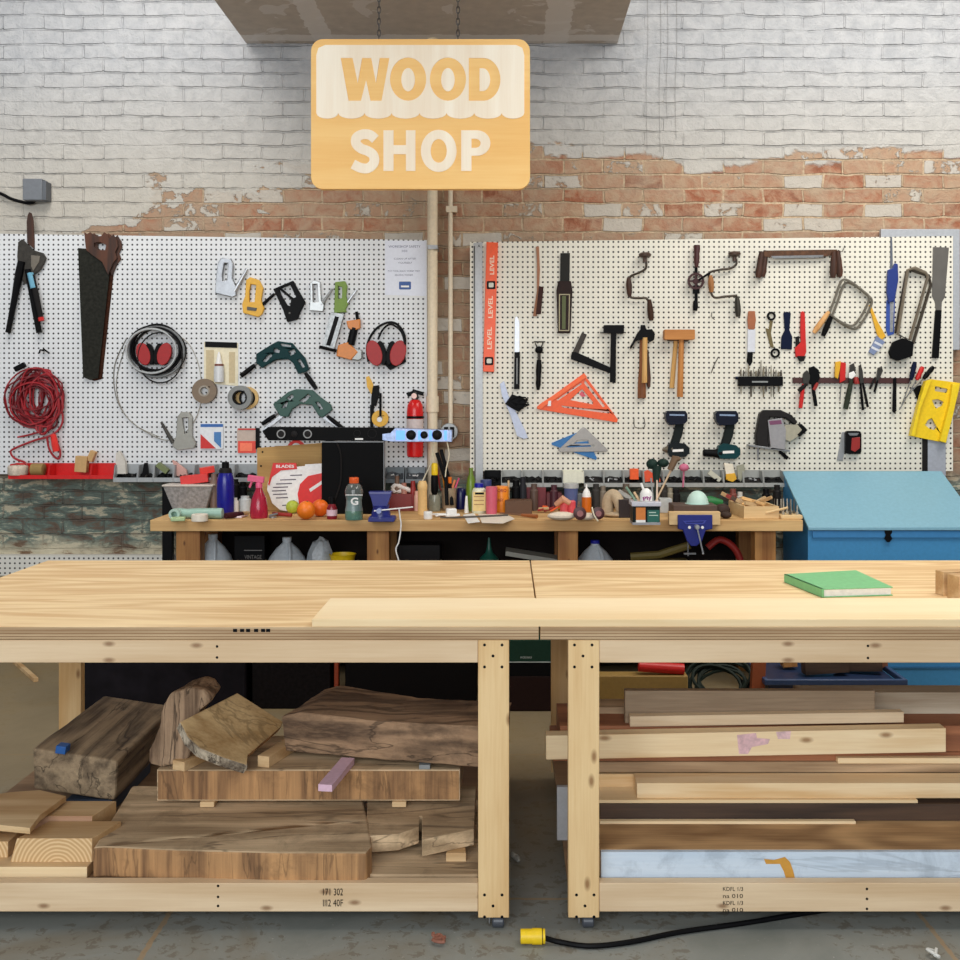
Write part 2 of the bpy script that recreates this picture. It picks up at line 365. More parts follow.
def floor_mat():
    m, t, p = nt('concrete'); v = objco(t); n1 = noise(t, v, 2.2, 7, .6, .6); n2 = noise(t, v, 22, 6, .5, .7); n3 = noise(t, v, 90, 4)
    c = ramp(t, n1, [(.3, lin((118, 122, 116))), (.5, lin((136, 138, 132))), (.7, lin((124, 116, 100)))])
    br = math_(t, 'MULTIPLY', math_(t, 'GREATER_THAN', n2, .56), math_(t, 'GREATER_THAN', n1, .47))
    c = mixc(t, math_(t, 'MULTIPLY', br, .5), c, lin((96, 82, 64)))
    c = mixc(t, math_(t, 'MULTIPLY', math_(t, 'GREATER_THAN', n3, .70), .6), c, lin((190, 188, 180)))
    sx = N(t, 'ShaderNodeSeparateXYZ'); t.links.new(v, sx.inputs[0])
    wob = math_(t, 'MULTIPLY', math_(t, 'SUBTRACT', n2, .5), .02)
    for o, pos, w in ((0, -1.0, .008), (0, 1.22, .007), (1, 3.17, .006), (1, 4.45, .006)):
        d = math_(t, 'ABSOLUTE', math_(t, 'ADD', math_(t, 'SUBTRACT', sx.outputs[o], pos), wob))
        c = mixc(t, math_(t, 'MULTIPLY', math_(t, 'LESS_THAN', d, w), .7), c, lin((160, 132, 96)))
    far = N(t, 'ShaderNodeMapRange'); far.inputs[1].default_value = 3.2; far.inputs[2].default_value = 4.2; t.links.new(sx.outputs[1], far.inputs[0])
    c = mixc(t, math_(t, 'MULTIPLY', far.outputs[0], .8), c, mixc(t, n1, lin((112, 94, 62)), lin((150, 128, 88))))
    t.links.new(c, p.inputs['Base Color']); p.inputs['Roughness'].default_value = .6
    bump(t, p, n2, .25, .004); return m

def drywall_mat():
    m, t, p = nt('drywall'); v = objco(t); n1 = noise(t, v, 3.2, 5, 1.2); n2 = noise(t, v, 14, 4)
    sx = N(t, 'ShaderNodeSeparateXYZ'); t.links.new(v, sx.inputs[0])
    c = ramp(t, n2, [(.3, lin((170, 160, 150))), (.7, lin((184, 174, 162)))])
    sm = math_(t, 'GREATER_THAN', n1, .57); c = mixc(t, math_(t, 'MULTIPLY', sm, .6), c, lin((206, 202, 198)))
    for o, pos, w in ((0, -1.05, .06), (1, 5.2, .05), (0, .28, .07), (1, 5.93, .05)):
        d = math_(t, 'ABSOLUTE', math_(t, 'ADD', math_(t, 'SUBTRACT', sx.outputs[o], pos), math_(t, 'MULTIPLY', math_(t, 'SUBTRACT', n2, .5), .06)))
        c = mixc(t, math_(t, 'MULTIPLY', math_(t, 'LESS_THAN', d, w), .75), c, lin((212, 208, 204)))
    t.links.new(c, p.inputs['Base Color']); p.inputs['Roughness'].default_value = .8; return m

def endgrain(c1, c2):
    m, t, p = nt('end_grain'); v = objco(t)
    w = N(t, 'ShaderNodeTexWave', wave_type='RINGS', rings_direction='Y'); w.inputs['Scale'].default_value = 28; w.inputs['Distortion'].default_value = 1.5; w.inputs['Detail'].default_value = 2
    mp = N(t, 'ShaderNodeMapping'); mp.inputs['Location'].default_value = (0, 0, .02); t.links.new(v, mp.inputs['Vector']); t.links.new(mp.outputs[0], w.inputs['Vector'])
    t.links.new(ramp(t, w.outputs['Fac'], [(.1, lin(c1)), (.8, lin(c2))]), p.inputs['Base Color']); p.inputs['Roughness'].default_value = .75; return m

# colours
BLACK = mat((13, 13, 15), .5); DARK = mat((32, 30, 30), .5); NAVY = mat((20, 28, 52), .4); STEEL = mat((150, 152, 154), .35, .7, .2); GREY = mat((140, 142, 142), .45)
DSTEEL = mat((70, 68, 64), .4, .6); WHITE = mat((238, 236, 232), .5); RED = mat((200, 30, 26), .4); DRED = mat((150, 36, 30), .5); ORANGE = mat((240, 92, 30), .45)
YEL = mat((238, 200, 24), .45); MUST = mat((222, 168, 40), .45); GREEN = mat((70, 110, 40), .5); TEAL = mat((10, 50, 52), .4); DTEAL = mat((30, 52, 50), .45)
BLUE = mat((38, 96, 168), .45); COBALT = mat((18, 26, 150), .3); VISEB = mat((28, 38, 120), .35); HANDLE = wood((196, 140, 80), (150, 96, 50), 'z', 4, 8); DHANDLE = wood((96, 52, 28), (44, 24, 15), 'z', 4, 8)
RUST = mat((88, 58, 38), .65, .3, .35); TAN = mat((198, 166, 122), .6); PINK = mat((226, 90, 130), .45); CREAM = mat((232, 222, 194), .55); SILV = mat((176, 178, 182), .3, .5, .2)
PINE = wood((232, 206, 170), (208, 176, 136), 'x', 5, 2.4, knots=1.0); PINEZ = wood((238, 206, 154), (208, 164, 106), 'z', 5, 2.4, knots=1.1); PLY = wood((244, 216, 168), (212, 172, 120), 'x', 12, 3.4, stretch=.11)
PLYS = wood((250, 228, 188), (236, 206, 158), 'x', 3, 1.5); ENDPLY = wood((150, 112, 72), (96, 66, 40), 'x', 3, 9, stretch=.02); EDGEW = wood((206, 178, 140), (160, 128, 92), 'x', 4, 8, stretch=.03)
BROWNZ = wood((196, 142, 80), (140, 88, 42), 'z', 6, 3, knots=.8); TABLEW = wood((220, 182, 124), (180, 134, 80), 'x', 6, 2.6)
OLD = wood((176, 142, 110), (84, 64, 48), 'x', 8, 4, rough=.85, b=.9, crack=.6); OLDY = wood((180, 156, 124), (88, 72, 56), 'y', 7, 4, rough=.85, b=.9, crack=.6); SLABW = wood((232, 202, 162), (156, 130, 98), 'x', 8, 2.5, rough=.8, b=.6, crack=.5)
SLABE = wood((200, 152, 102), (124, 90, 60), 'z', 5, 6, rough=.8, b=.6, crack=.4); BARK = wood((214, 200, 176), (70, 52, 40), 'z', 5, 12, rough=.9, stretch=.5, b=1, crack=.8)
PALEW = wood((224, 192, 146), (186, 146, 98), 'x', 6, 3)

# ---------------------------------------------------------------- camera, light
cd = bpy.data.cameras.new('camera'); cam = bpy.data.objects.new('camera', cd); COL.objects.link(cam)
cam.location = (0, 0, H); cam.rotation_euler = (math.pi/2, 0, 0); cd.sensor_width = 36; cd.lens = F*36/960
cd.shift_x = (480-CX)/960; cd.shift_y = (CY-480)/960; cd.clip_end = 60; SC.camera = cam
def area(name, loc, tgt, sx, sy, e, col):
    d = bpy.data.lights.new(name, 'AREA'); d.shape = 'RECTANGLE'; d.size = sx; d.size_y = sy; d.energy = e; d.color = col
    o = bpy.data.objects.new(name, d); COL.objects.link(o); o.location = loc
    o.rotation_euler = (Vector(tgt)-Vector(loc)).to_track_quat('-Z', 'Y').to_euler(); return o
area('window_light', (-1.2, -3.0, 2.9), (0, 6, 1.0), 6, 3.2, 345, (.93, .97, 1))
area('ceiling_lamp', (.6, 3.0, 4.6), (.6, 3.4, 0), 3.6, 1.0, 120, (1, .95, .87))
area('ceiling_lamp', (-2.2, 4.0, 4.5), (-1.8, 4.6, 0), 1.2, 2.4, 70, (1, .96, .9))
area('ceiling_lamp', (2.9, 4.0, 4.5), (2.3, 4.8, 0), 1.2, 2.4, 80, (1, .95, .87))
w = bpy.data.worlds.new('world'); SC.world = w; w.use_nodes = True
w.node_tree.nodes['Background'].inputs[0].default_value = (.86, .92, 1, 1); w.node_tree.nodes['Background'].inputs[1].default_value = .24
SC.view_settings.view_transform = 'Standard'; SC.view_settings.look = 'None'; SC.view_settings.exposure = 0.0; SC.view_settings.gamma = 1

# ---------------------------------------------------------------- the setting
struct(B().box(-4.2, 3.6, -.5, YW+.02, -.1, 0), 'floor', floor_mat())
struct(B().box(-4.2, 3.6, YW, YW+.25, 0, 4.6), 'wall_back', wall_mat())
struct(B().box(XX(245, 6.0), XX(618, 6.0), 2.4, YW-.002, 3.578, 3.75), 'ceiling', drywall_mat(), .004)

# pegboards
def board(px0, px1, pt0, pt1, pb, name, m, label):
    b = B(); a = YB; z = ZZ(pb, a)
    pts = [(XX(px0, a), ZZ(pt0, a)), (XX(px1, a), ZZ(pt1, a)), (XX(px1, a), z), (XX(px0, a), z)]
    b._ext([[Vector((x, YB, q)) for x, q in pts]], [[Vector((x, YB+.006, q)) for x, q in pts]], [pts])
    bb = B(); 
    for fx in (.02, .5, .98): xx = pts[0][0]+(pts[1][0]-pts[0][0])*fx; bb.box(xx-.018, xx+.018, YB+.006, YW-.001, z+.02, min(pts[0][1], pts[1][1])-.02)
    t = thing(name, label, 'pegboard'); b.to('panel', m, t); bb.to('batten', PINEZ, t); return t
board(-118, 427, 232, 240, 474, 'pegboard', pegboard((226, 228, 230), .0283), 'large white pegboard left of the pipes, full of tools')
board(470, 953, 242, 236, 471, 'pegboard', pegboard((232, 228, 214), .0289), 'large cream pegboard right of the pipes, hung with saws and drills')
one(B().bpx(881, 229, 960, 350, YB+.015, .03), 'sheet_metal', mat((176, 180, 186), .5, .2), 'grey sheet metal panel behind the top right corner of the pegboard', 'panel', bevel=.003)
one(B().bpx(925, 438, 946, 500, YB-.012, .04).mt(1).bpx(923, 438, 928, 500, YB-.014, .03), 'metal_channel', [mat((168, 172, 182), .5, .2), DARK], 'grey metal channel standing below the yellow mitre box', 'panel', bevel=.003)
one(B().box(-3.3, XX(300, 5.98), YB, YW-.001, ZZ(575, 5.99), ZZ(555.5, 5.97)), 'pegboard', pegboard((214, 212, 204), .0283), 'low strip of white pegboard near the floor behind the back table', 'pegboard')

# pipes
b = B(); b.tube([P(432.5, -20, 5.95), P(432.5, 700, 5.95)], .029, 16); b.lathe([(.036, 0), (.036, .09)], (XX(432.5, 5.95), 5.95, ZZ(412, 5.95)))
t = thing('drain_pipe', 'thick cream vertical pipe between the two pegboards', 'pipe'); b.to('pipe', mat((222, 206, 178), .5), t)
b = B(); b.bpx(427.5, 245, 437.5, 249, 5.915, .11); b.to('bracket', STEEL, t)
b = B(); b.tube([P(450.5, -20, 6.0), P(450.5, 425, 6.0)], .0135, 12); b.bpx(446, 206, 457, 212, 5.985, .04)
one(b, 'conduit', mat((218, 204, 180), .5), 'thin cream conduit running down to the round junction box', 'conduit')
t = thing('junction_box', 'round grey electrical box at the foot of the thin conduit', 'electrical box')
B().disc(449, 432, 6.02, 9, .05).to('box', mat((150, 152, 152), .4, .4), t)
B().bpx(444, 427, 448, 437, 5.955, .02).bpx(450, 427, 454, 437, 5.955, .02).to('outlet', BLACK, t)
t = thing('junction_box', 'square dark grey electrical box on the wall above the loppers', 'electrical box')
B().bpx(22.5, 178.5, 42, 200, 5.95, .079).to('box', mat((112, 116, 122), .5), t, .004); B().bpx(42, 181, 46, 200, 5.955, .07).to('cover', mat((90, 94, 100), .5), t, .002)
b = B().tpx([(-14, 188, .02), (4, 195, .02), (14, 200, .03), (30, 204, .03), (37, 202, .03), (37, 199.5, .03)], YW, 1.6, sm=5); one(b, 'cable', BLACK, 'black cable curving under the square electrical box', 'cable')
# loose wires on the wall
for x, y1 in ((647, 150), (660, 152), (667, 120), (676, 140)):
    b = B().tpx([(x, -15, .004), (x+.8, 40, .004), (x-1, 90, .004), (x, y1, .004)], YW, .16, 5, sm=4)
    one(b, 'hanging_wire', mat((120, 116, 112), .6), 'thin grey wire hanging down the painted bricks right of the sign', 'wire', 'thin wires on the painted wall')

# ---------------------------------------------------------------- sign
SY = 4.2
def Z3(L): return [(x/3.6923+290, y/3.6923+20) for x, y in L]
t = thing('hanging_sign', 'tan and white WOOD SHOP sign with rounded corners, hung on chains', 'sign')
SIGN_T = wood((250, 206, 132), (240, 184, 104), 'x', 3, 3, b=.05); SIGN_W = wood((255, 244, 224), (244, 226, 200), 'z', 6, 3, b=.05)
B().prism(rrect(311, 39, 530, 189, 12, 8), SY+.03, .03).to('sign_panel', SIGN_T, t, .003)
sc = [(97, 345), (178, 342), (275, 342), (375, 342), (478, 342), (578, 342), (680, 342), (782, 342), (865, 345)]
out = [(130, 92), (835, 92), (858, 103), (865, 130)]
low = []
for i in range(len(sc)-1, 0, -1):
    (x1, y1), (x0, y0) = sc[i], sc[i-1]
    for k in range(9):
        a = k/8*math.pi; low.append(((x0+x1)/2+math.cos(a)*(x1-x0)/2, 343+21*math.sin(a)))
out += low+[(97, 130), (105, 103)]
W = [(187, 140), (231, 140), (250, 232), (266, 140), (300, 140), (317, 232), (331, 140), (367, 140), (338, 298), (297, 298), (281, 222), (262, 298), (216, 298)]
O1 = ell(436, 218, 67, 80, 32); O2 = ell(583, 218, 67, 80, 32); OI1 = ell(436, 220, 25, 43, 24); OI2 = ell(583, 220, 25, 43, 24)
D = [(660, 140), (715, 140)]+ell(715, 219, 62, 79, 16, -88, 88)+[(715, 298), (660, 298)]; DI = [(700, 178), (712, 178)]+ell(712, 220, 27, 42, 12, -85, 85)+[(712, 262), (700, 262)]
B().prism(Z3(out), SY, .004, [Z3(W), Z3(O1), Z3(O2), Z3(D)]).to('awning', SIGN_W, t)
b = B()
for q in (OI1, OI2, DI): b.prism(Z3(q), SY, .004)
Hh = [(345, 407), (382, 407), (382, 462), (428, 462), (428, 407), (463, 407), (463, 557), (428, 557), (428, 495), (382, 495), (382, 557), (345, 557)]
Pp = [(632, 407), (690, 407)]+ell(690, 454, 50, 47, 16, -88, 88)+[(670, 501), (670, 557), (632, 557)]; PI_ = [(670, 438), (684, 438)]+ell(684, 455, 20, 17, 10, -80, 80)+[(670, 472)]
b.prism(Z3(Hh), SY, .004); b.prism(Z3(ell(549, 483, 66, 78, 32)), SY, .004, [Z3(ell(549, 483, 30, 44, 24))]); b.prism(Z3(Pp), SY, .004, [Z3(PI_)])
S = [(315, 440), (295, 424), (268, 422), (246, 434), (244, 456), (262, 474), (288, 484), (308, 500), (310, 526), (290, 546), (262, 546), (232, 532)]
Sp = [tuple(v[:2]) for v in cat([(x, y, 0) for x, y in S], 5)]
b.prism(Z3(strip(Sp, 36)), SY, .004)
b.to('lettering', SIGN_W, t)
for cx in (379, 458):
    b = B(); z = ZZ(39, SY+.015)-.012; i = 0; x = XX(cx, SY+.015)
    while z < 3.575:
        pts = [(x+(.007*math.cos(a) if i % 2 else 0), SY+.015+(0 if i % 2 else .007*math.cos(a)), z+.012+.016*math.sin(a)) for a in [k*math.pi/4 for k in range(8)]]
        b.tube(pts, .0022, 5, True); z += .0235; i += 1
    b.to('chain', mat((90, 86, 82), .4, .6), t)
# ---------------------------------------------------------------- work benches in front
def screws(leg, pts, Y):
    for px, py in pts: B().disc(px, py, Y, 1.5, .0006, 10).to('screw', BLACK, leg)
def bench(x0, x1, lx, label, shots, extra):
    YF = 2.985; t = thing('rolling_workbench', label, 'workbench')
    b = B().box(x0, x1, YF, 4.2, .851, .870).mt(1).box(x0, x1, YF+.001, 4.2, .833, .851); b.to('tabletop', [PLY, PLY], t, .001)
    B().box(x0+.0005, x1-.0005, YF-.0008, YF, .834, .8695).to('edge_band', EDGEW, t)
    b = B()
    for k, (za, zb) in enumerate(((.8345, .836), (.8415, .8435), (.8500, .8520), (.8600, .8615))): b.box(x0+.001, x1-.001, YF-.0012, YF+.002, za, zb)
    b.to('edge_ply', ENDPLY, t)
    def leg(a, y, scr=False):
        l = B().box(a, a+.089, y, y+.038, .035, .832).to('leg', PINEZ, t, .002)
        if scr: screws(l, shots, y)
        c = B(); cx, cy = a+.0445, y+.03
        c.box(cx-.02, cx+.02, cy-.02, cy+.02, .030, .035); c.box(cx-.014, cx-.011, cy-.012, cy+.012, .01, .032); c.box(cx+.011, cx+.014, cy-.012, cy+.012, .01, .032)
        f = c.to('caster', STEEL, t); B().lathe([(.014, 0), (.0175, .004), (.0175, .030), (.014, .034)], (cx-.004, cy-.012, .0175), 'x', 16).to('wheel', mat((70, 74, 82), .35), f)
    leg(lx, YF, True); leg(extra, YF); leg(lx, 4.14); leg(extra, 4.14)
    a, c = sorted((lx, extra))
    for y in (YF+.001, 4.141):
        B().box(a+.0895, c-.0005, y, y+.036, .767, .832).to('rail', PINE, t, .002)
        B().box(a+.0895, c-.0005, y, y+.036, .052, .134).to('rail', PINE, t, .002)
    B().box(a+.001, c+.088, YF+.04, 4.138, .106, .122).to('lower_shelf', wood((150, 118, 86), (112, 84, 58), 'x', 6, 3), t, .001)
    return t
L5 = lambda x, y0, y1, s: [(x+6.5, y0+s), (x+24, y0+s), (x+15, y0+s+11), (x+6.5, y0+s+22), (x+24, y0+s+22)]
sh1 = L5(478, 641, 0, 4)+L5(478, 886, 0, 9); sh2 = L5(568, 641, 0, 4)+L5(570, 886, 0, 9)
tL = bench(-1.854, .091, -.083, 'plywood topped rolling workbench on the left, with dark timber slabs below', sh1, -1.785)
tR = bench(.096, 2.04, .176, 'plywood topped rolling workbench on the right, with long boards stacked below', sh2, 1.94)
b = B().text('171 302', 333, 892, 7, 2.9855, .0008, 20, rot=0).text('III2 40F', 333, 903, 7, 2.9855, .0008, 20)
b.to('lumber_stamp', BLACK, tL); b = B()
for k, s in enumerate(('KDFL 1/3', 'na 010', 'KDFL 1/3', 'na 010')): b.text(s, 733, 889+k*7, 4, 2.9855, .0008, 20)
b.to('lumber_stamp', BLACK, tR)
b = B()
for i, x in enumerate((233, 240, 246, 254, 261, 266)): b.bpx(x, 629, x+4, 632, 2.982, .003)
b.to('stamp_mark', BLACK, tL)
for px, py in ((217, 646.5), (217, 657.5), (218, 886), (218, 897), (218, 906)): B().disc(px, py, 2.986, 1.3, .0008, 10).to('screw', BLACK, tL)
for px, py in ((868, 646), (868, 658), (867, 889), (867, 899), (867, 909), ): B().disc(px, py, 2.986, 1.3, .0008, 10).to('screw', BLACK, tR)

one(B().box(-.56, 2.0, 2.986, 3.30, .8703, .892), 'plywood_strip', [PLYS], 'long pale plywood strip lying along the front of both benches', 'board', bevel=.001)
t = thing('hardcover_book', 'closed green hardcover book lying on the right workbench', 'book')
bk = [G(784, 573.5, .892+.0), G(822, 597.5, .892), G(892, 596, .892), G(853, 570.5, .892)]
def plate(quad, z0, z1, b=None):
    b = b or B(); vs = [Vector((q[0], q[1], z)) for z in (z0, z1) for q in quad]; n = len(quad)
    return b.add(vs, [tuple(range(n)), tuple(range(n, 2*n))]+[(i, (i+1) % n, n+(i+1) % n, n+i) for i in range(n)])
# the book lies behind the strip: corners on the bench plane
def shrink(q, k):
    c = sum((Vector(p) for p in q), Vector())/len(q); return [c+(Vector(p)-c)*k for p in q]
bq = [G(784, 575, .896), G(822, 590, .896), G(893, 588, .896), G(856, 571, .896)]
z0 = .8705; k0 = [Vector((p.x, p.y, 0)) for p in bq]
GB = mat((120, 190, 130), .55)
b = plate(k0, z0, z0+.003); plate(k0, z0+.026, z0+.029, b)
sp = [k0[0], k0[1], k0[1]+(k0[2]-k0[1])*.03, k0[0]+(k0[3]-k0[0])*.03]; plate(sp, z0, z0+.029, b)
b.to('cover', GB, t, .001); plate(shrink(k0, .965), z0+.003, z0+.026).to('pages', WHITE, t)
for i, (px, y, hx, hy, hz, rz, l) in enumerate(((973, 3.50, .13, .022, .040, 14, 'narrow rear one of the two pale blocks at the right bench edge'), (990, 3.42, .14, .03, .040, 14, 'nearer pale laminated wood block at the right edge of the bench'))):
    one(B().obox((XX(px, y), y, .8703+hz), (hx, hy, hz), rz), 'wood_block', [PALEW], l, 'wood block', bevel=.002)

# ---------------------------------------------------------------- timber under the left bench
z = .1225
one(B().box(XX(362, 3.05), XX(478, 3.05), 3.04, 3.6, z, z+.012), 'grey_board', SLABW, 'thin grey board lying flat under the notched end of the big slab', 'board', bevel=.002)
t = thing('timber_slab', 'huge weathered live-edge slab along the front of the left shelf, notched at its right end', 'timber slab')
zt = .212; q1 = [(132, 786), (93, 848), (104, 847), (150, 849), (200, 851), (280, 853), (366, 853), (372, 846), (368, 820), (360, 786)]
rough(sides(B().slab(q1, zt, .089), len(q1)).to('thick_slab', [SLABW, SLABE], t, .008), .005, 4)
B().slab([(368, 786), (366, 836), (371, 836), (398, 834), (419, 827), (419, 816), (422, 816), (422, 840), (450, 834), (474, 829), (476, 786)], zt-.002, .05).to('notched_end', [SLABW], t, .002)
one(B().slab([(446, 853), (466, 853), (464, 840), (452, 840)], zt-.0525, .034), 'spacer_block', PALEW, 'pale spacer block under the notched end of the big slab', 'wood block', bevel=.001)
for i, x in enumerate((200, 392)):
    y = 3.335; one(B().box(XX(x, y), XX(x+14, y), y, y+.25, zt+.0025, zt+.019), 'spacer_stick', PALEW, ('short pale spacer stick under the left end of the brown plank', 'short pale spacer stick under the right part of the brown plank')[i], 'wood stick', bevel=.001)
zp = zt+.0195; y = 3.345
b = B().box(XX(157, y), XX(460, y), y, 3.68, zp, zp+.100).mt(1).box(XX(158, y), XX(459, y), y-.002, y+.0005, zp+.004, zp+.096)
one(b, 'timber_plank', [SLABW, SLABE], 'thick brown plank lying on spacers across the big slab', 'timber plank', bevel=.003)
zq = zp+.1005
def stick(px0, px1, y, d, h, label, m=PALEW, rz=0):
    b = B(); c = ((XX(px0, y)+XX(px1, y))/2, y+d/2, zq+h/2); b.obox(c, ((XX(px1, y)-XX(px0, y))/2, d/2, h/2), rz)
    return one(b, 'spacer_stick', m, label, 'wood stick', bevel=.001)
stick(178, 193, 3.33, .12, .030, 'pale square stick under the light wedge piece', rz=-24)
stick(266, 279, 3.36, .2, .036, 'pale square stick between the light wedge and the dark block', rz=-18)
b = B(); b.obox((XX(333, 3.2), 3.275, zq+.0110), (.022, .12, .0105), -8)
one(b, 'painted_stick', [mat((222, 186, 204), .6)], 'pink-topped wooden stick poking out from under the dark block', 'wood stick', bevel=.001)
stick(419, 430, 3.345, .1, .014, 'small grey spacer under the right end of the dark block', GREY)
t = thing('timber_block', 'large dark rough-sawn block on top of the left bench timber stack', 'timber block')
zb = zq+.0225
def bl(px, Y, z): return Vector((XX(px, Y), Y, z))
A = [bl(285, 3.46, zb), bl(380, 3.38, zb), bl(480, 3.31, zb), bl(500, 3.29, zb), bl(500, 3.29, zb+.120), bl(480, 3.31, zb+.128), bl(380, 3.39, zb+.120), bl(300, 3.455, zb+.128), bl(282, 3.46, zb+.112)]
Bk = [q+Vector((.10 if i not in (3, 4) else .03, .24, .004)) for i, q in enumerate(A)]; Bk[8].z += .02; Bk[7].z += .02
b = B(); b._ext([A], [Bk], [[(q.x, q.z) for q in A]]); rough(b.to('block', OLD, t, .008), .012, 4, .09)
t = thing('timber_wedge', 'light diamond shaped live-edge wood piece leaning between dark timbers', 'timber offcut')
def tiltslab(b, pts, z0, dzdy, dzdx, y0, x0, th):  # outline on a sloping plane
    A = []
    for px, py in pts:
        k = (py-CY)/F; u = (px-CX)/F; Y = (H-z0+dzdy*y0+dzdx*x0)/(dzdy+dzdx*u+k); A.append(P(px, py, Y))
    n = Vector((-dzdx, -dzdy, 1)).normalized()*th; Bk = [q-n for q in A]
    return b._ext([A], [Bk], [[(q.x, q.y) for q in A]])
WP = (.368, .61, -.67, 3.3, XX(247, 3.3))
sides(tiltslab(B(), [(180, 722), (237, 693), (283, 722), (281, 727), (248, 755), (247, 765), (222, 757), (200, 748), (188, 737)], *WP, .028), 9).to('board', [wood((214, 184, 136), (150, 118, 76), 'x', 6, 3, crack=.4), SLABE], t, .002)
tiltslab(B(), [(180, 722.5), (188, 739), (200, 751), (222, 760), (247, 768), (247, 762), (222, 754), (201, 745), (191, 735), (184, 723)], WP[0]-.001, *WP[1:], .030).to('bark_edge', BARK, t)
fr = [(163, 705), (170, 694), (190, 688), (203, 691), (212, 702), (200, 712), (190, 728), (192, 750), (186, 762), (164, 768), (148, 764), (148, 752), (158, 730), (160, 715)]
A = [P(px, py, 3.36) for px, py in fr]; mx = sum(q.x for q in A)/len(A); mz = sum(q.z for q in A)/len(A); lo_ = min(q.z for q in A)
Bk = [Vector((mx+(q.x-mx)*.75+.03, q.y+.12, max(lo_, mz+(q.z-mz)*.8+.03))) for q in A]
b = B(); b._ext([A], [Bk], [[(q.x, q.z) for q in A]]); dz = zq+.002-lo_; b.v = [(x, y_, c+dz) for x, y_, c in b.v]
rough(one(b, 'timber_offcut', wood((182, 152, 122), (92, 70, 52), 'z', 6, 7, rough=.85, b=.9, crack=.7), 'gnarled upright offcut between the square beam and the light wedge', 'timber offcut', bevel=.010), .012, 3, .06)
y = 3.5
t = thing('square_beam', 'dark old square beam lying front to back, with a blue mark near its front', 'beam')
fq = [(32, 748), (117, 761), (115, 801), (33, 789)]
A = [P(px, py, y) for px, py in fq]; Bk = [Vector((q.x, q.y+.62, q.z)) for q in A]
b = B(); b._ext([A], [Bk], [[(q.x, q.z) for q in A]]); rough(b.to('beam', OLDY, t, .010), .006, 4, .1)
B().obox((XX(61, y), y+.015, A[0].z-.006), (.017, .02, .013), 0, 0, 8).to('tape_mark', BLUE, t, .002)
one(B().box(XX(66, 3.52), XX(112, 3.52), 3.52, 3.9, .1225, A[2].z-.003), 'wood_block', mat((58, 70, 88), .6), 'blue-grey painted block under the dark square beam', 'wood block', bevel=.002)
EG = endgrain((232, 200, 152), (204, 164, 114))
def base(px0, px1, y, z0, h, d, dx, label, fr=EG):
    b = B(); x0, x1 = XX(px0, y), XX(px1, y)
    A = [Vector((x0, y, z0)), Vector((x1, y, z0)), Vector((x1, y, z0+h)), Vector((x0+.02, y, z0+h))]; Bk = [Vector((q.x+dx, q.y+d, q.z)) for q in A]
    b._ext([A], [Bk], [[(q.x, q.z) for q in A]]); b.m = [1 if i < 2 else 0 for i in range(len(b.f))]
    return one(b, 'wood_offcut', [PALEW, fr], label, 'wood offcut', bevel=.0015)
base(-60, 87, 3.04, .1225, .034, .3, .0, 'striped pale offcut lowest and nearest at the far left of the shelf', PLYS)
base(10, 92, 3.07, .157, .070, .125, .04, 'pale offcut showing arched growth rings, beside the big slab')
base(-70, 8, 3.1, .157, .048, .2, 0, 'pale plank end resting left of the growth-ring offcut')
base(28, 92, 3.2, .1225, .118, .12, .03, 'pinkish offcut behind the growth-ring offcut, under the blue-grey block', wood((206, 166, 134), (170, 128, 98), 'x', 4, 5))
one(B().slab([(-60, 830), (-40, 800), (10, 792), (40, 790), (66, 796), (40, 815), (30, 828), (0, 825)], .266, .018), 'plywood_offcut', PALEW, 'flat angular plywood offcut on top of the pale pile at far left', 'wood offcut', bevel=.001)

# ---------------------------------------------------------------- boards under the right bench
RX = 1.935
def wb(name, px0, px1, Y, d, z0, z1, m, label, cat_='board', tl=0, parent=None):
    b = B(); x0, x1 = XX(px0, Y), min(XX(px1, Y), RX)
    q = [(x0, z0), (x1, z0+tl), (x1, z1+tl), (x0, z1)]
    b._ext([[Vector((x, Y, k)) for x, k in q]], [[Vector((x, Y+d, k)) for x, k in q]], [q])
    if parent is not None: return b.to(name, m, parent, .0015)
    return one(b, name, m, label, cat_, bevel=.0015)
LG = wood((252, 228, 186), (222, 182, 128), 'x', 5, 3, knots=1.2); MG = wood((202, 172, 136), (146, 118, 88), 'x', 7, 3); GG = wood((186, 162, 134), (136, 114, 90), 'x', 6, 2.5)
DB = wood((88, 66, 50), (46, 34, 27), 'x', 5, 4); RB = wood((180, 118, 80), (128, 78, 52), 'x', 6, 3); PLYB = wood((216, 174, 124), (140, 104, 68), 'x', 11, 2.2, stretch=.25)
PB = wood((214, 226, 238), (186, 204, 222), 'x', 3, 3, crack=.25)
t = thing('painted_board', 'long pale blue painted board at the bottom front of the right stack', 'board')
z1 = .204
wb('board', 601, 1100, 3.03, .018, .1225, z1, PB, '', parent=t)
B().prism([(764, 859), (774, 860), (785, 857), (790, 862), (793, 870), (795, 878), (786, 879), (784, 872), (780, 864), (766, 864)], 3.0295, .0006).to('paint_stain', mat((206, 150, 60), .6), t)
wb('plywood_board', 597, 1100, 3.05, .75, .1225, z1, PLYB, 'wide brown plywood sheet lying behind the pale blue board')
wb('thin_strip', 600, 856, 3.225, .02, z1+.0005, z1+.010, LG, 'thin whitish strip ending short on the wide plywood sheet', 'wood strip')
wb('dark_plank', 600, 1100, 3.2525, .42, z1+.0005, z1+.053, DB, 'long dark brown plank above the thin whitish strip')
z2 = z1+.0535
wb('thin_board', 572, 918, 3.257, .2, z2, z2+.010, PLYS, 'thin cream board between the dark plank and the pale two-by-four')
wb('two_by_four', 637, 1060, 3.27, .09, z2+.0105, z2+.058, LG, 'pale two-by-four with a row of dark knots, middle of the stack', 'two-by-four')
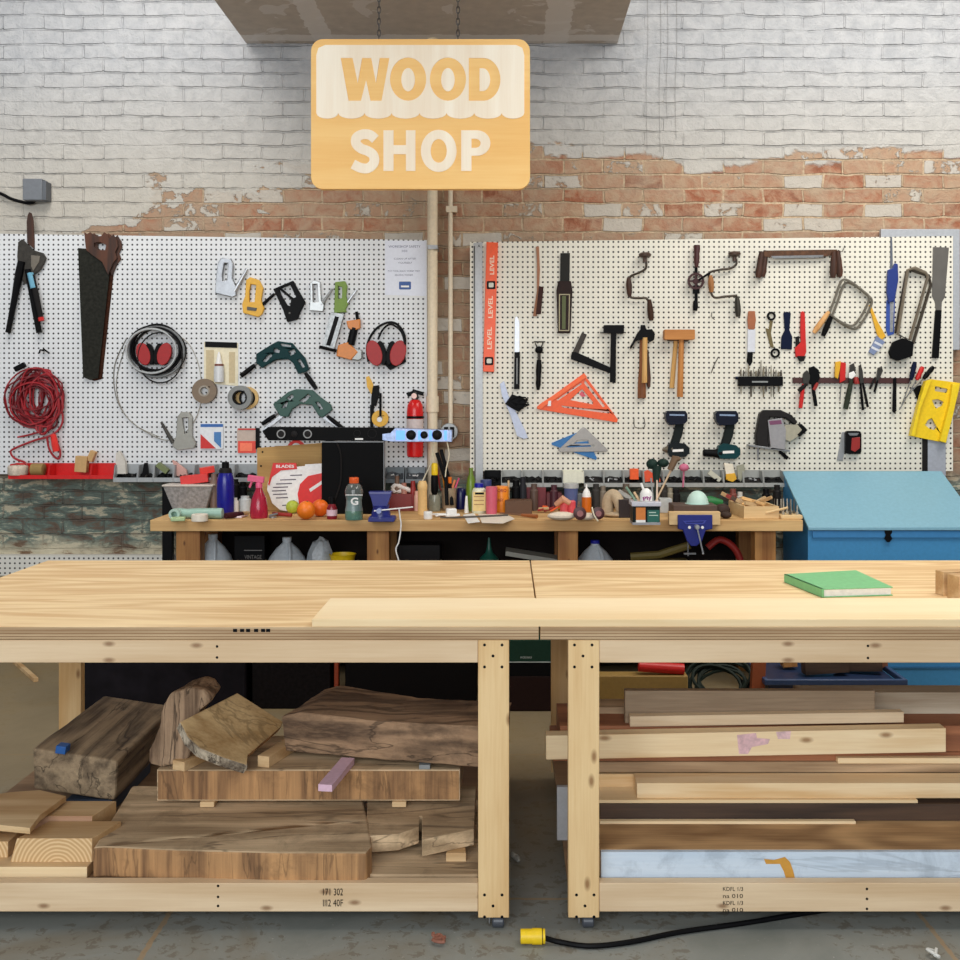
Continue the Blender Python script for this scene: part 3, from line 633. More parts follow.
wb('pale_plank', 585, 1000, 3.3655, .2, z2+.0105, z2+.052, LG, 'pale plank behind the two-by-four, seen left of it')
z3 = z2+.0585
wb('grey_brown_plank', 590, 1060, 3.363, .3, z3, z3+.034, MG, 'grey-brown plank just above the knotty pale two-by-four')
z4 = z3+.0345
wb('bright_strip', 838, 1060, 3.345, .024, z4, z4+.018, LG, 'short bright strip at the right under the reddish plank', 'wood strip')
wb('reddish_plank', 553, 1060, 3.37, .28, z4, z4+.028, RB, 'reddish plank beneath the big pink-stained two-by-four')
z5 = z4+.0285
t = thing('two_by_four', 'largest pale two-by-four with pink stain, sticking out left past the leg', 'two-by-four')
wb('board', 546, 946, 3.30, .05, z5, z5+.076, LG, '', tl=.024, parent=t)
B().prism([(737, 735), (756, 733), (757, 738), (770, 739), (768, 744), (752, 747), (748, 754), (739, 754)], 3.2998, .0006).to('pink_stain', mat((222, 182, 184), .7, 0, .2), t)
B().prism([(776, 732), (791, 731), (790, 739), (778, 739)], 3.2998, .0006).to('pink_stain', mat((224, 188, 188), .7, 0, .2), t)
wb('rear_board', 560, 1050, 3.375, .25, z5, z5+.084, RB, 'pinkish brown board standing behind the largest two-by-four')
z6 = z5+.0845
wb('pale_board', 630, 904, 3.362, .034, z6-.0, z6+.034, wood((226, 204, 172), (190, 160, 122), 'x', 5, 3, knots=1.2), 'greyish pale board on top of the largest two-by-four', tl=.014)
wb('whitish_plank', 800, 1060, 3.50, .09, z6, z6+.072, wood((206, 194, 172), (160, 140, 116), 'x', 4, 3, knots=1.3), 'whitish worn plank at the right, topmost but one')
wb('top_plank', 625, 875, 3.40, .03, z6+.0005, z6+.106, GG, 'grey-brown top plank with a wavy saw mark at its left end')
wb('olive_board', 596, 790, 3.50, .10, z6, z6+.022, MG, 'brown board rearmost of the right stack')
one(B().box(XX(557, 3.3), XX(569, 3.3), 3.3, 3.32, .1225, .292), 'metal_bracket', mat((170, 170, 172), .5), 'light grey upright metal piece beside the right bench leg', 'bracket', bevel=.002)

# ---------------------------------------------------------------- back table
TZ = .897; TF = 5.352
def TY(py): return (H-TZ)*F/(py-CY)
t = thing('back_table', 'long wooden table against the wall, crowded with bottles and tools', 'table')
B().box(XX(150, TF), XX(803, TF), TF, 5.915, TZ-.058, TZ).to('tabletop', TABLEW, t, .003)
for px0, px1 in ((176, 200), (367, 389), (558, 578), (755, 776)):
    y = 5.42; B().box(XX(px0, y), XX(px1, y), y, y+.09, 0, TZ-.0585).to('leg', BROWNZ, t, .003); 
for px0 in (176, 367, 558, 755): B().box(XX(px0, 5.42), XX(px0+22, 5.42), 5.80, 5.88, 0, TZ-.0585).to('leg', BROWNZ, t, .003)
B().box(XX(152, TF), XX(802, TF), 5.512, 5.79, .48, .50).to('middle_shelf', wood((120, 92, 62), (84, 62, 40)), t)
B().box(XX(172, 5.42), XX(776, 5.42), 5.885, 5.90, .02, TZ-.0585).to('shade_backdrop', mat((30, 24, 22), .7), t)  # added dark sheet stands in for the deep shade under the table
one(B().tube([P(166, 489, 5.93), P(167, 590, 5.6), P(167, 720, 5.4)], .022, 12) if False else B().bpx(162, 484, 172, 690, 5.88, .04), 'steel_post', BLACK, 'black vertical post at the left end of the back table', 'post', bevel=.003)

# blue slanted cabinet
t = thing('slanted_cabinet', 'light blue slant-top cabinet at the right of the back table', 'cabinet')
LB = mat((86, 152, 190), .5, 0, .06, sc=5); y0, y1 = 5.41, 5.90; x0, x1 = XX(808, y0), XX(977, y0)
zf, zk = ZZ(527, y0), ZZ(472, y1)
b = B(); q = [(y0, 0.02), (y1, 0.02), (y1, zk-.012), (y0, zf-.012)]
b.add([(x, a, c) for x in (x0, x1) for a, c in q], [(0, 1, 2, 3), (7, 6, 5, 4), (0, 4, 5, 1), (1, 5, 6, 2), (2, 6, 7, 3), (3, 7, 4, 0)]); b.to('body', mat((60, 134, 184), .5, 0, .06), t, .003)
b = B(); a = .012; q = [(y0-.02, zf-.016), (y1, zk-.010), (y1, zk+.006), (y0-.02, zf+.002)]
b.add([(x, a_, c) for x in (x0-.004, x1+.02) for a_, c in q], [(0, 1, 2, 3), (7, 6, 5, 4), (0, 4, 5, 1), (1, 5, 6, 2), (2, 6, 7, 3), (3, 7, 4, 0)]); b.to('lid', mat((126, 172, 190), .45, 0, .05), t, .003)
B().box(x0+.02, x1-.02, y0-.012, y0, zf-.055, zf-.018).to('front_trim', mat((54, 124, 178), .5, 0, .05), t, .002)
B().prism([(884.5, 529), (892.5, 529), (892, 533), (890.5, 535), (892.5, 538.5), (890, 542), (887, 542), (884.5, 538.5), (886, 535), (885, 533)], y0-.012, .006).to('hasp', BLACK, t, .001)
B().box(x0, x1, y0-.006, y0, .12, .13).to('door_edge', mat((44, 110, 160), .5), t)
one(B().obox((XX(815, 5.86), 5.84, zk-.011+.012), (.026, .012, .006), 10), 'small_tool', NAVY, 'tiny navy tool lying at the top edge of the blue lid', 'tool') if False else None

# things under the table
def jug(px, pyt, Y, s, label, m, cap=None):
    t = thing('plastic_jug', label, 'jug'); zt = ZZ(pyt, Y); zb = .5005; k = s*Y/F; x = XX(px, Y)
    h = zt-zb
    B().lathe([(k*.92, 0), (k, .01), (k, h*.5), (k*.92, h*.6), (k*.6, h*.76), (k*.3, h*.87), (k*.22, h*.9), (k*.22, h*.94)], (x, Y, zb), 'z', 22).to('jug_body', m, t)
    B().lathe([(k*.24, h*.93), (k*.24, h), (k*.2, h)], (x, Y, zb)).to('cap', cap or m, t)
    B().tube(cat([(x+k*.15, Y-k*.2, zb+h*.88), (x+k*.3, Y-k*.75, zb+h*.72), (x+k*.35, Y-k*.98, zb+h*.5)], 5), k*.1, 8).to('handle', m, t)
JM = mat((206, 214, 220), .3, 0, .1, .15)
jug(213, 534, 5.62, 19, 'translucent empty jug under the left end of the back table', JM)
jug(287, 537, 5.63, 19, 'translucent jug under the table beside the crumpled bag', JM)
jug(595, 540, 5.62, 19, 'translucent jug with blue cap under the table', JM, COBALT)
b = B(); rr = random.Random(3); pts = []
b.ball((XX(321, 5.62), 5.64, .60), (.075, .07, .165), 12); b.v = [(x+rr.uniform(-.014, .014), y+rr.uniform(-.01, .01), max(zz, .5005)+rr.uniform(0, .01)) for x, y, zz in b.v]
one(b, 'crumpled_bag', mat((190, 196, 200), .35, 0, .2, .2), 'crumpled clear plastic bag beside the jug under the table', 'plastic bag')
b = B().lathe([(.03, 0), (.04, .02), (.070, .185), (.074, .185), (.066, .17), (.045, .03)], (XX(342, 5.58), 5.6, .5005)); one(b, 'bowl', YEL, 'yellow plastic bucket on the shelf under the table', 'bucket')
def dbox(px0, px1, pyt, Y, d, m, label, z0=.5005, name='storage_box', cat_='box'):
    return one(B().box(XX(px0, Y), XX(px1, Y), Y, Y+d, z0, ZZ(pyt, Y)), name, m, label, cat_, bevel=.004)
t = thing('storage_crate', 'black crate with faint lettering under the table, between two jugs', 'crate')
B().box(XX(233, 5.6), XX(264, 5.6), 5.62, 5.75, .5005, ZZ(536, 5.6)).to('crate', BLACK, t, .004); B().text('VINTAGE', 253, 557, 4, 5.62, .001, 17).bpx(244, 550, 262, 550.8, 5.618, .002).to('lettering', mat((120, 116, 112), .6), t)
dbox(398, 440, 545, 5.6, .14, mat((30, 28, 28), .4), 'dark plastic case under the table, right of the white cord')
b = B().lathe([(.05, 0), (.055, .02), (.05, .16), (.02, .19), (.012, .22), (.006, .27)], (XX(489, 5.6), 5.62, .5005)); one(b, 'nozzle_bottle', mat((20, 80, 66), .4), 'green nozzle-topped bottle under the middle of the table', 'bottle')
b = B(); b.obox((XX(535, 5.6), 5.64, ZZ(557, 5.6)), (.16, .08, .012), 0, 0, 9); b.box(XX(515, 5.6), XX(550, 5.6), 5.6, 5.7, .5005, ZZ(564, 5.6))
one(b, 'flat_board', mat((150, 148, 138), .6), 'grey flat panel leaning on a box under the table', 'panel')
b = B(); b.tube([(XX(632, 5.6), 5.66, .5005+.16), (XX(660, 5.6), 5.64, ZZ(556, 5.6)), (XX(690, 5.6), 5.6, ZZ(545, 5.6))], .022, 8); b.box(XX(640, 5.6), XX(690, 5.6), 5.6, 5.75, .5005, ZZ(562, 5.6))
one(b, 'tool_bag', mat((110, 96, 44), .6), 'olive yellow tool bag with bar under the table', 'bag')
b = B(); b.tpx([(704, 545, .1), (716, 537, .1), (730, 545, .1), (738, 562, .1), (740, 578, .1)], 5.7, 3.4, 10, sm=4); b.box(XX(708, 5.6), XX(738, 5.6), 5.6, 5.7, .5005, ZZ(566, 5.6))
one(b, 'power_sander', DRED, 'dark red power tool with curved grip under the table', 'power tool')
# on the floor under the table
dbox(84, 245, 640, 5.08, .3, mat((24, 21, 26), .6, 0, .5, sc=7), 'low dark purple-grey case on the floor below the table, left', .001)
dbox(252, 330, 640, 5.1, .3, mat((20, 16, 17), .6, 0, .5), 'dark brown case on the floor below the table', .001)
dbox(334, 338, 640, 5.1, .05, mat((150, 60, 30), .5), 'thin orange upright piece between dark cases', .001, 'orange_strip', 'strip')
dbox(345, 476, 640, 5.1, .28, mat((14, 12, 13), .6), 'blackish case on the floor below the middle of the table', .001)
t = thing('storage_case', 'dark green case with white lettering, between the benches', 'box')
b = B(); Y = 5.06
B().box(XX(500, Y), XX(562, Y), Y, 5.33, .001, ZZ(701, Y)+.12).to('lower_case', mat((40, 26, 24), .5), t, .004)
B().box(XX(500, Y), XX(562, Y), Y, 5.33, ZZ(701, Y)+.1205, ZZ(662, Y)-.0005).to('gap_shade_fill', BLACK, t, .002)  # solid black block paints the shade of the gap between the case parts
B().box(XX(502, Y), XX(560, Y), Y+.004, 5.33, ZZ(662, Y), ZZ(640, Y)).to('case_top', mat((34, 60, 48), .4), t, .004)
B().text('WORKMAX', 526, 657.5, 2.2, Y+.0035, .001, 12).bpx(505, 661.8, 552, 662.6, Y, .003).to('lettering', mat((190, 200, 196), .5), t)
dbox(590, 688, 676, 4.7, .08, mat((150, 120, 62), .6), 'yellowish wooden box top behind the right stack', .001, 'plywood_box')
one(B().tpx([(638, 665, .02), (683, 668, .02)], 4.75, 5.5, 12), 'red_tube', RED, 'red cylinder lying on the yellowish box', 'cylinder')
b = B(); rr = random.Random(5)
for k in range(9):
    c = (XX(722, 4.8)+rr.uniform(-.02, .02), 4.9+rr.uniform(-.05, .05), .19+rr.uniform(-.02, .02)); r1 = rr.uniform(.10, .16); ph = rr.uniform(-.5, .5)
    b.tube([(c[0]+r1*math.cos(a), c[1]+r1*.5*math.sin(a), c[2]+r1*.55*math.sin(a+ph)) for a in [i*math.pi/9 for i in range(18)]], .008, 6, True)
one(b, 'cable_coil', mat((36, 44, 38), .5), 'tangled dark cable coil seen under the right bench', 'cable')
dbox(745, 762, 690, 5.2, .1, BLACK, 'black box below the orange-brown stake', .001)
one(B().obox((XX(757, 4.8), 4.8, .17), (.03, .02, .17), 0, 0, 3), 'wood_stake', mat((150, 76, 40), .6), 'orange-brown upright stake seen under the right bench', 'stake')
t = thing('storage_tub', 'dark blue plastic tub filled with scrap wood, in front of the cabinet', 'tub')
Y = 4.75; b = B(); zt_ = ZZ(684, Y)
xx0, xx1 = XX(768, Y), XX(902, Y)
b.add([(xx0+.05, Y+.04, .001), (xx1-.05, Y+.04, .001), (xx1-.05, Y+.4, .001), (xx0+.05, Y+.4, .001), (xx0, Y, zt_), (xx1, Y, zt_), (xx1, Y+.44, zt_), (xx0, Y+.44, zt_)],
      [(0, 1, 2, 3), (0, 1, 5, 4), (1, 2, 6, 5), (2, 3, 7, 6), (3, 0, 4, 7), (4, 5, 6, 7)]); b.to('tub', mat((34, 48, 78), .4), t, .006)
B().box(xx0-.02, xx1+.02, Y-.02, Y, zt_-.002, zt_+.025).box(xx0-.02, xx1+.02, Y+.44, Y+.46, zt_-.002, zt_+.025).box(xx0-.02, xx0, Y, Y+.44, zt_-.002, zt_+.025).box(xx1, xx1+.02, Y, Y+.44, zt_-.002, zt_+.025).to('rim', mat((52, 70, 104), .4), t, .004)
for i, (px0, px1, dz, m, rz) in enumerate(((812, 858, .07, DB, 4), (848, 895, .10, DB, -12), (852, 905, .035, RB, 10), (797, 812, .06, HANDLE, 0))):
    b = B(); x = (XX(px0, Y)+XX(px1, Y))/2; b.obox((x, Y+.15+i*.04, zt_+dz/2+.014), ((XX(px1, Y)-XX(px0, Y))/2, .03, dz/2), rz, 0, -3)
    one(b, 'wood_scrap', m, ('wide dark scrap board lying in the blue tub', 'dark scrap at the right of the blue tub', 'long reddish stick poking out right of the blue tub', 'short upright light scrap at the left of the blue tub')[i], 'wood scrap', bevel=.001)

# floor things
t = thing('cord_connector', 'yellow electrical connector on the concrete floor', 'connector')
c = G(533, 944, 0); k = c.y/F
b = B().lathe([(6.5*k, -12.5*k), (7*k, -12*k), (7*k, -1*k), (7.6*k, -1*k), (7.6*k, 9*k), (7*k, 9*k), (7*k, 12*k), (3*k, 12.2*k)], (c.x, c.y, 7.7*k), 'x', 20); b.to('shell', YEL, t)
B().lathe([(7.75*k, 8.9*k), (7.75*k, 9.6*k)], (c.x, c.y, 7.7*k), 'x', 20).to('seam', DARK, t)
zc = .008
pts = [G(545, 938, .02), G(560, 942, zc), G(590, 946, zc), G(630, 942, zc), G(680, 932, zc), G(745, 923, zc), G(800, 914, zc), G(860, 905, zc), G(960, 890, zc), G(1050, 870, zc)]
one(B().tube(cat(pts, 6), .0075, 8), 'extension_cord', BLACK, 'black power cord running from the yellow connector under the right bench', 'cord')
for i, (px, py, c, l) in enumerate(((438, 940, (140, 90, 72), 'curl of rusty brown debris on the floor near the left bench leg'), (516, 857, (170, 166, 156), 'crumpled pale scrap on the floor between the two benches'), (935, 955, (214, 214, 208), 'small white scrap on the floor at lower right'))):
    b = B(); rr = random.Random(i); g = G(px, py, .012); pp = [(g.x+rr.uniform(-.03, .03)*(.5 if i else 1), g.y+rr.uniform(-.03, .03), .006+rr.uniform(0, .014)) for _ in range(6)]
    b.tube(cat(pp, 4), .005, 5); one(b, 'floor_debris', mat(c, .7), l, 'debris')
b = B(); a, c = G(8, 655, .01), G(36, 680, .01); b.obox(((a.x+c.x)/2, (a.y+c.y)/2, .0105), ((a-c).length/2, .012, .01), math.degrees(math.atan2(c.y-a.y, c.x-a.x)))
one(b, 'wood_stick', PALEW, 'wooden stick lying on the floor behind the left bench', 'stick')
# ---------------------------------------------------------------- tools on the left pegboard
def rod(b, p0, p1, Y, r, off=None, n=8):
    o = off if off is not None else r*Y/F
    return b.tpx([(p0[0], p0[1], o), (p1[0], p1[1], o)], Y, r, n)
def taper(b, p0, p1, Y, rs, off=None, n=10):   # turned handle from p0 to p1 with radii list (px)
    m = len(rs); o = off if off is not None else max(rs)*Y/F
    return b.tpx([(p0[0]+(p1[0]-p0[0])*i/(m-1), p0[1]+(p1[1]-p0[1])*i/(m-1), o) for i in range(m)], Y, list(rs), n)
Y = YB-.0005
t = thing('tree_pruner', 'brown wooden point standing above the black loppers at far left', 'wooden stake') if False else None
t = thing('bolt_cutter', 'black long-handled cutters hanging open at the far left of the board', 'cutters')
B().prism([(18, 242), (22, 239), (33, 250), (43, 253), (46, 258), (40, 270), (34, 274), (32, 280), (24, 284), (18, 270), (17, 256)], Y-.012, .014).to('jaw', mat((58, 54, 48), .5, .4, .3), t, .002)
B().prism([(31, 255), (40, 256), (39, 262), (33, 271), (31, 266)], Y-.026, .004).to('jaw_plate', mat((128, 120, 108), .4, .6), t, .001)
taper(B(), (24, 262), (10.5, 333), Y, (3.6, 4, 3.6, 3, 2.8, 2.6, 2.6), .03).to('handle', BLACK, t)
taper(B(), (30, 270), (41.5, 333), Y, (3, 3, 3, 3, 3, 2.8, 2.8), .03).to('handle', BLACK, t)
taper(B(), (35.5, 276), (45, 321), Y, (2.6, 2.8, 2.8, 2.6, 2.4), .045).mt(1).tpx([(34, 274, .048), (37.5, 289, .048)], Y, 3, 10).mt(2).tpx([(44.4, 318, .046), (45.2, 321.5, .046)], Y, 2.8, 10).to('grip', [DARK, mat((110, 170, 196), .4), RED], t)
one(B().prism([(26.5, 222), (27.5, 215), (29, 212), (31, 213), (33, 220), (34, 240), (34, 249), (27, 243)], Y, .012), 'wood_rasp', DHANDLE, 'rust brown pointed blade sticking up above the black cutters', 'file', bevel=.002)
def handsaw(dx, dy, th, label, blade, first):
    t = thing('handsaw', label, 'handsaw'); y = Y-th
    B().prism([(78+dx, 248+dy), (90+dx, 249+dy), (110+dx, 268+dy), (98+dx, 378+dy), (90+dx, 380+dy), (83+dx, 377+dy)], y, .0025).to('blade', blade, t)
    hd = [(84, 232), (87, 234), (90, 232), (95, 236), (101, 236), (104, 232), (107, 234), (109, 239), (113, 234), (117, 240), (118, 246), (115, 252), (117, 258), (113, 263), (108, 275), (102, 262), (92, 255), (86, 250), (85, 242)]
    B().prism([(x+dx, q+dy) for x, q in hd], y-.0026, .009, [[(x+dx, q+dy) for x, q in ((94, 243), (100, 242), (106, 245), (105, 250), (98, 250), (94, 247))]]).to('handle', DHANDLE, t, .002)
handsaw(4, 1, .002, 'rearmost rusty handsaw of the overlapping pair, reddish brown blade edge', mat((58, 32, 20), .7, 0, .4), 0)
handsaw(0, 0, .017, 'front handsaw with dark grey blade and worn wooden handle, upper left', mat((38, 38, 33), .6, 0, .35), 1)
# coil of grey hose, muffs, wire
t = thing('hose_coil', 'coiled grey and black hose hanging around red ear muffs', 'hose coil')
rr = random.Random(11)
for k, m in enumerate((DARK, mat((150, 152, 150), .4), DARK, BLACK, mat((110, 112, 112), .4), BLACK, mat((170, 172, 172), .35, .3))):
    rx, ry = rr.uniform(24, 27.5), rr.uniform(21, 25); b = B(); b.tpx([(q[0], q[1], .012+.006*k) for q in ell(157+rr.uniform(-3, 4), 351+rr.uniform(-2, 3), rx, ry, 36)], Y, 1.2, 6, True); b.to('hose_loop', m, t)
b = B(); b.tpx([(q[0], q[1], .05) for q in ell(163, 358, 22, 25, 30)], Y, .7, 6, True); b.to('hose_loop', DARK, t)
b = B(); b.tpx([(127, 338, .006), (115, 365, .006), (116, 395, .006), (128, 418, .006), (150, 434, .006), (170, 440, .006), (190, 428, .006), (201, 403, .006), (200, 370, .006), (190, 345, .006), (175, 333, .006)], Y, .45, 5, sm=5)
b.tpx([(126, 345, .006), (117, 378, .006), (120, 404, .006), (134, 424, .006), (160, 437, .006)], Y, .35, 5, sm=5)
one(b, 'wire_loop', mat((160, 156, 146), .4, .5), 'wide thin wire loop hanging below the hose coil', 'wire')
def muffs(cx, cy, s, label, big=False):
    t = thing('ear_muffs', label, 'ear muffs')
    for sx, rot in ((-1, -16), (1, 16)):
        o = rotp(ell(cx+sx*9.5*s, cy, 6.2*s, 10.5*s, 20), cx+sx*9.5*s, cy, rot if sx > 0 else rot)
        f = B().prism(o, Y-.03, .022).to('cup', mat((160, 18, 20), .5), t, .006)
        i = rotp(ell(cx+sx*3.6*s, cy, 3.6*s, 10*s, 18), cx+sx*3.6*s, cy, rot*.6)
        B().prism(i, Y-.02, .03).to('cushion', BLACK, t, .004)
    return t
muffs(153.5, 354, 1.1, 'red ear muffs inside the grey hose coil')
t = muffs(386, 353, 1.25, 'large red ear muffs with black headband near the right edge of the left board')
B().tpx([(369, 362, .03), (368, 345, .03), (376, 330, .03), (388, 323, .03), (398, 325, .03), (405, 336, .03), (405, 352, .03), (401, 362, .03)], Y, 1.2, 6, sm=5).tpx([(379, 340, .05), (384, 330, .05), (392, 325, .05), (402, 332, .05), (406, 345, .05)], Y, 1.0, 6, sm=5).to('headband', BLACK, t)
B().prism([(384, 364), (402, 358), (405, 352), (406, 362), (390, 370)], Y-.01, .01).to('strap', BLACK, t)
# packages
t = thing('glue_blister_pack', 'small glue bottle in a cream blister pack with black top', 'blister pack')
B().prism([(204, 342), (238, 343), (238, 386), (204, 383)], Y, .004).mt(1).prism([(205, 341.5), (237, 342.5), (237, 348), (205, 347)], Y-.0042, .003).to('card', [mat((226, 216, 186), .4), BLACK], t)
B().prism([(206, 350), (214, 350), (214, 382), (206, 381)], Y-.0042, .001).prism([(229, 352), (235, 352), (235, 383), (229, 383)], Y-.0042, .001).to('card_print', mat((196, 178, 140), .5), t)
B().lpx(219, Y-.018, [(5, 382), (5, 369), (4.2, 366)]).mt(1).lpx(219, Y-.018, [(4.4, 366), (4.4, 364)]).mt(2).lpx(219, Y-.018, [(3.4, 364), (1.4, 354), (.8, 352)]).to('bottle', [mat((206, 208, 210), .3), mat((120, 60, 40), .4), WHITE], t)
def pack(px0, py0, px1, py1, label, c1, c2, polys):
    t = thing('hanging_package', label, 'package')
    B().prism(rrect(px0, py0, px1, py1, 1.5), Y, .012).to('box', c1, t, .001)
    for i, (p, m) in enumerate(polys): B().prism(p, Y-.0122-.0009*i, .0008).to('print', m, t)
pack(200, 423, 223, 449, 'white, red and blue hanging package below the brown tape roll', mat((222, 226, 230), .35), BLUE,
     [([(200.5, 424), (223, 424), (223, 427), (200.5, 427)], BLUE), ([(200.5, 434), (216, 448.5), (200.5, 448.5)], RED), ([(214, 432), (221, 432), (221, 448), (214, 441)], mat((60, 120, 180), .4))])
pack(237, 428, 256, 453, 'orange and clear hanging package left of the brown board', mat((190, 170, 156), .3), RED,
     [([(238, 441), (256, 441), (256, 453), (238, 453)], mat((226, 62, 40), .4)), ([(240, 443), (252, 443), (252, 451), (240, 451)], mat((250, 120, 84), .4)), ([(238, 428.5), (256, 428.5), (256, 430), (238, 430)], RED)])
one(B().bpx(255.5, 428, 259, 449, Y-.02, .019), 'black_sleeve', BLACK, 'narrow black package edge beside the orange package', 'package')
def tape(px, py, ro, ri, th, c, label, c2=BLACK):
    b = B(); b.ring(px, py, Y, ro, ri, th); b.mt(1).ring(px, py, Y-.002, ri+1.6, ri-.1, th-.001); return one(b, 'tape_roll', [c, c2], label, 'tape roll', bevel=.001)
t = tape(204, 391, 12.3, 4, .03, mat((122, 104, 84), .5), 'brown tape roll below the glue blister pack', mat((150, 140, 126), .4))
tape(247, 398, 11.2, 6.6, .018, mat((206, 170, 106), .5), 'tan tape roll peeking out behind the grey tape')
b = B(); b.ring(239.5, 397.5, Y-.019, 12, 6.4, .045); b.mt(1).ring(239.5, 397.5, Y-.021, 7.4, 6.0, .044); one(b, 'tape_roll', [mat((122, 124, 122), .4), BLACK], 'grey duct tape roll in front of the tan tape roll', 'tape roll', bevel=.0015)
# staplers
def stapler(label, body, outline, hole, lever, mb_, ml, nose=None, th=.024):
    t = thing('staple_gun', label, 'staple gun')
    B().prism(outline, Y, th, [hole]).to('body', mb_, t, .003)
    taper(B(), lever[0], lever[1], Y, lever[2], th*.6).to('lever', ml, t)
    if nose: B().prism(nose, Y-th, .003).to('nose', DSTEEL, t, .001)
CHR = mat((150, 152, 156), .3, .6, .12)
stapler('bright chrome staple gun, leftmost of the row', CHR, [(218, 262), (222, 257.5), (231, 259), (233, 264), (232, 278), (236, 287), (236, 295), (232, 297), (215, 293), (216, 276)],
        [(224, 263), (228, 263), (227, 280), (222.5, 281), (222, 276)], ((235, 292), (248, 269), (2.2, 2, 1.6, 1.3)), CHR, SILV)
stapler('yellow staple gun with black grip, next to the chrome one', MUST, [(246, 280), (250, 277), (259, 280), (263, 288), (261, 300), (264, 308), (262, 314), (258, 317), (243, 313), (242, 304), (245, 296)],
        [(250.5, 284), (256, 285), (254.5, 302), (249, 302), (249, 292)], ((262, 306), (275, 294), (1.6, 1.6, 1.4)), MUST, BLACK, [(247, 306.5), (257, 308), (256, 311), (247, 310)])
stapler('black angular staple gun tilted on the board', BLACK, [(273, 289), (293, 280.5), (297, 288), (305, 302), (299, 314), (298, 319), (287, 322), (283, 310), (276, 295)],
        [(279, 289), (290, 284.5), (296, 297), (291, 299), (290, 306), (287, 305), (281, 295)], ((281, 289), (294, 300), (1.2, 1.2, 1.2)), BLACK, BLACK, [(288.5, 312), (290.5, 312), (290.5, 314), (288.5, 314)])
stapler('small dull silver staple gun beside the green one', GREY, [(310, 283), (314, 280), (320, 281.5), (321, 300), (324, 305), (323, 311.5), (309, 310.5), (310, 300)],
        [(312.5, 284), (317, 284), (318, 302), (313, 302)], ((322, 305), (333, 289), (1.8, 1.4, 1)), mat((168, 170, 170), .35, .6), GREY)
stapler('small green staple gun with silver lever', GREEN, [(335, 282), (345, 281), (347, 286), (346, 296), (348, 304), (345, 310), (347, 312), (334, 313)],
        [(338, 286), (342, 287), (342, 298), (338, 299)], ((347, 304), (357, 290), (1.6, 1.4, 1.1)), mat((110, 140, 44), .5), SILV)
stapler('worn grey staple gun low on the board, above the bins', mat((140, 138, 128), .45, .5, .3), [(177, 417), (181, 412), (189, 412), (192, 417), (192, 436), (196, 444), (194, 448), (177, 450), (172, 446), (176, 436)],
        [(182, 418), (188, 417), (188, 432), (184, 434)], ((162, 422), (174, 443), (1.2, 1.8, 2.2)), mat((150, 148, 140), .4, .5), DSTEEL)
# nailer
t = thing('nail_gun', 'silver and orange nail gun hanging below the green staple gun', 'nail gun')
B().prism([(331, 312), (344, 314), (334, 349), (322, 346)], Y, .03).mt(1).prism([(335, 316), (339, 317), (330, 346), (326, 345)], Y-.0302, .003).to('magazine', [mat((140, 142, 142), .35, .5, .3), BLACK], t, .002)
NG = mat((206, 122, 40), .4); B().prism([(346, 321), (360, 319), (360, 328), (354, 331), (348, 328)], Y-.004, .034).to('head', NG, t, .004); b = B(); b.prism([(338, 345), (348, 342), (358, 352), (351, 360), (336, 356)], Y-.004, .036); b.to('housing', mat((206, 122, 40), .4), t, .005)
taper(B(), (355, 328), (351, 345), Y, (3.8, 4, 4, 4), .02).to('grip', BLACK, t)
B().prism([(352, 347), (362, 350), (362, 358), (358, 360.5), (350, 359)], Y-.006, .03).to('end_cap', mat((150, 152, 150), .4, .5), t, .004)
rod(rod(B(), (320, 347), (337, 351), Y, 1.6, .02), (357, 312), (358, 320), Y, 1.6, .02).to('nozzle', BLACK, t)
# angle clamps
def aclamp(pts, hs, label, c):
    t = thing('angle_clamp', label, 'clamp')
    outline, holes = pts
    B().prism(outline, Y-.01, .026, holes).to('frame', c, t, .003)
    for a, b_, r in hs: taper(B(), a, b_, Y, r, .022).to('handle', BLACK, t)
    for a, b_, r in hs: rod(B(), (a[0]+(a[0]-b_[0])*.35, a[1]+(a[1]-b_[1])*.35), a, Y, 1.2, .022).to('screw_rod', STEEL, t)
    return t
aclamp(([(256, 354), (272, 344), (278, 341), (292, 343), (297, 349), (305, 358), (309, 370), (305, 372), (298, 374), (293, 363), (288, 359), (276, 360), (268, 364), (262, 368), (256, 363)],
        [[(262, 361), (266, 356), (271, 353), (272, 356), (266, 362)], [(297, 360), (300, 359), (305, 367), (302, 368)], [(280, 343.5), (291, 345), (291, 347), (281, 346)], [(274, 348), (280, 350), (279, 353), (273, 352)], [(288, 351), (294, 349), (296, 353), (290, 356)]]),
       [((256, 365), (242, 376), (1.8, 2.4, 2.4, 2.2)), ((306, 373), (317, 389), (1.6, 2.4, 2.4, 2))], 'upper dark teal corner clamp with black handles', TEAL)
t = aclamp(([(273, 404), (288, 392), (296, 389), (312, 390), (320, 397), (331, 405), (332, 410), (322, 418), (318, 415), (312, 405), (300, 404), (292, 409), (288, 417), (280, 416), (276, 410)],
        [[(281, 408), (285, 402), (288, 402), (286, 408)], [(299, 401), (308, 394), (311, 396), (304, 403)], [(315, 402), (319, 402), (323, 409), (320, 410)], [(286, 398), (292, 394), (294, 397), (289, 401)]]),
       [((276, 415), (263, 424), (1.6, 2.2, 2.2, 2)), ((328, 416), (343, 428), (1.6, 2.2, 2.2, 2))], 'lower dark green corner clamp above the black speaker bar', mat((28, 74, 62), .45))
B().prism([(270, 423), (281, 414), (283, 417), (266, 430), (262, 434), (262, 430)], Y-.012, .006).to('clamp_jaw', SILV, t); B().prism([(325, 415), (344, 428), (338, 428), (322, 418)], Y-.012, .006).to('clamp_jaw', SILV, t)
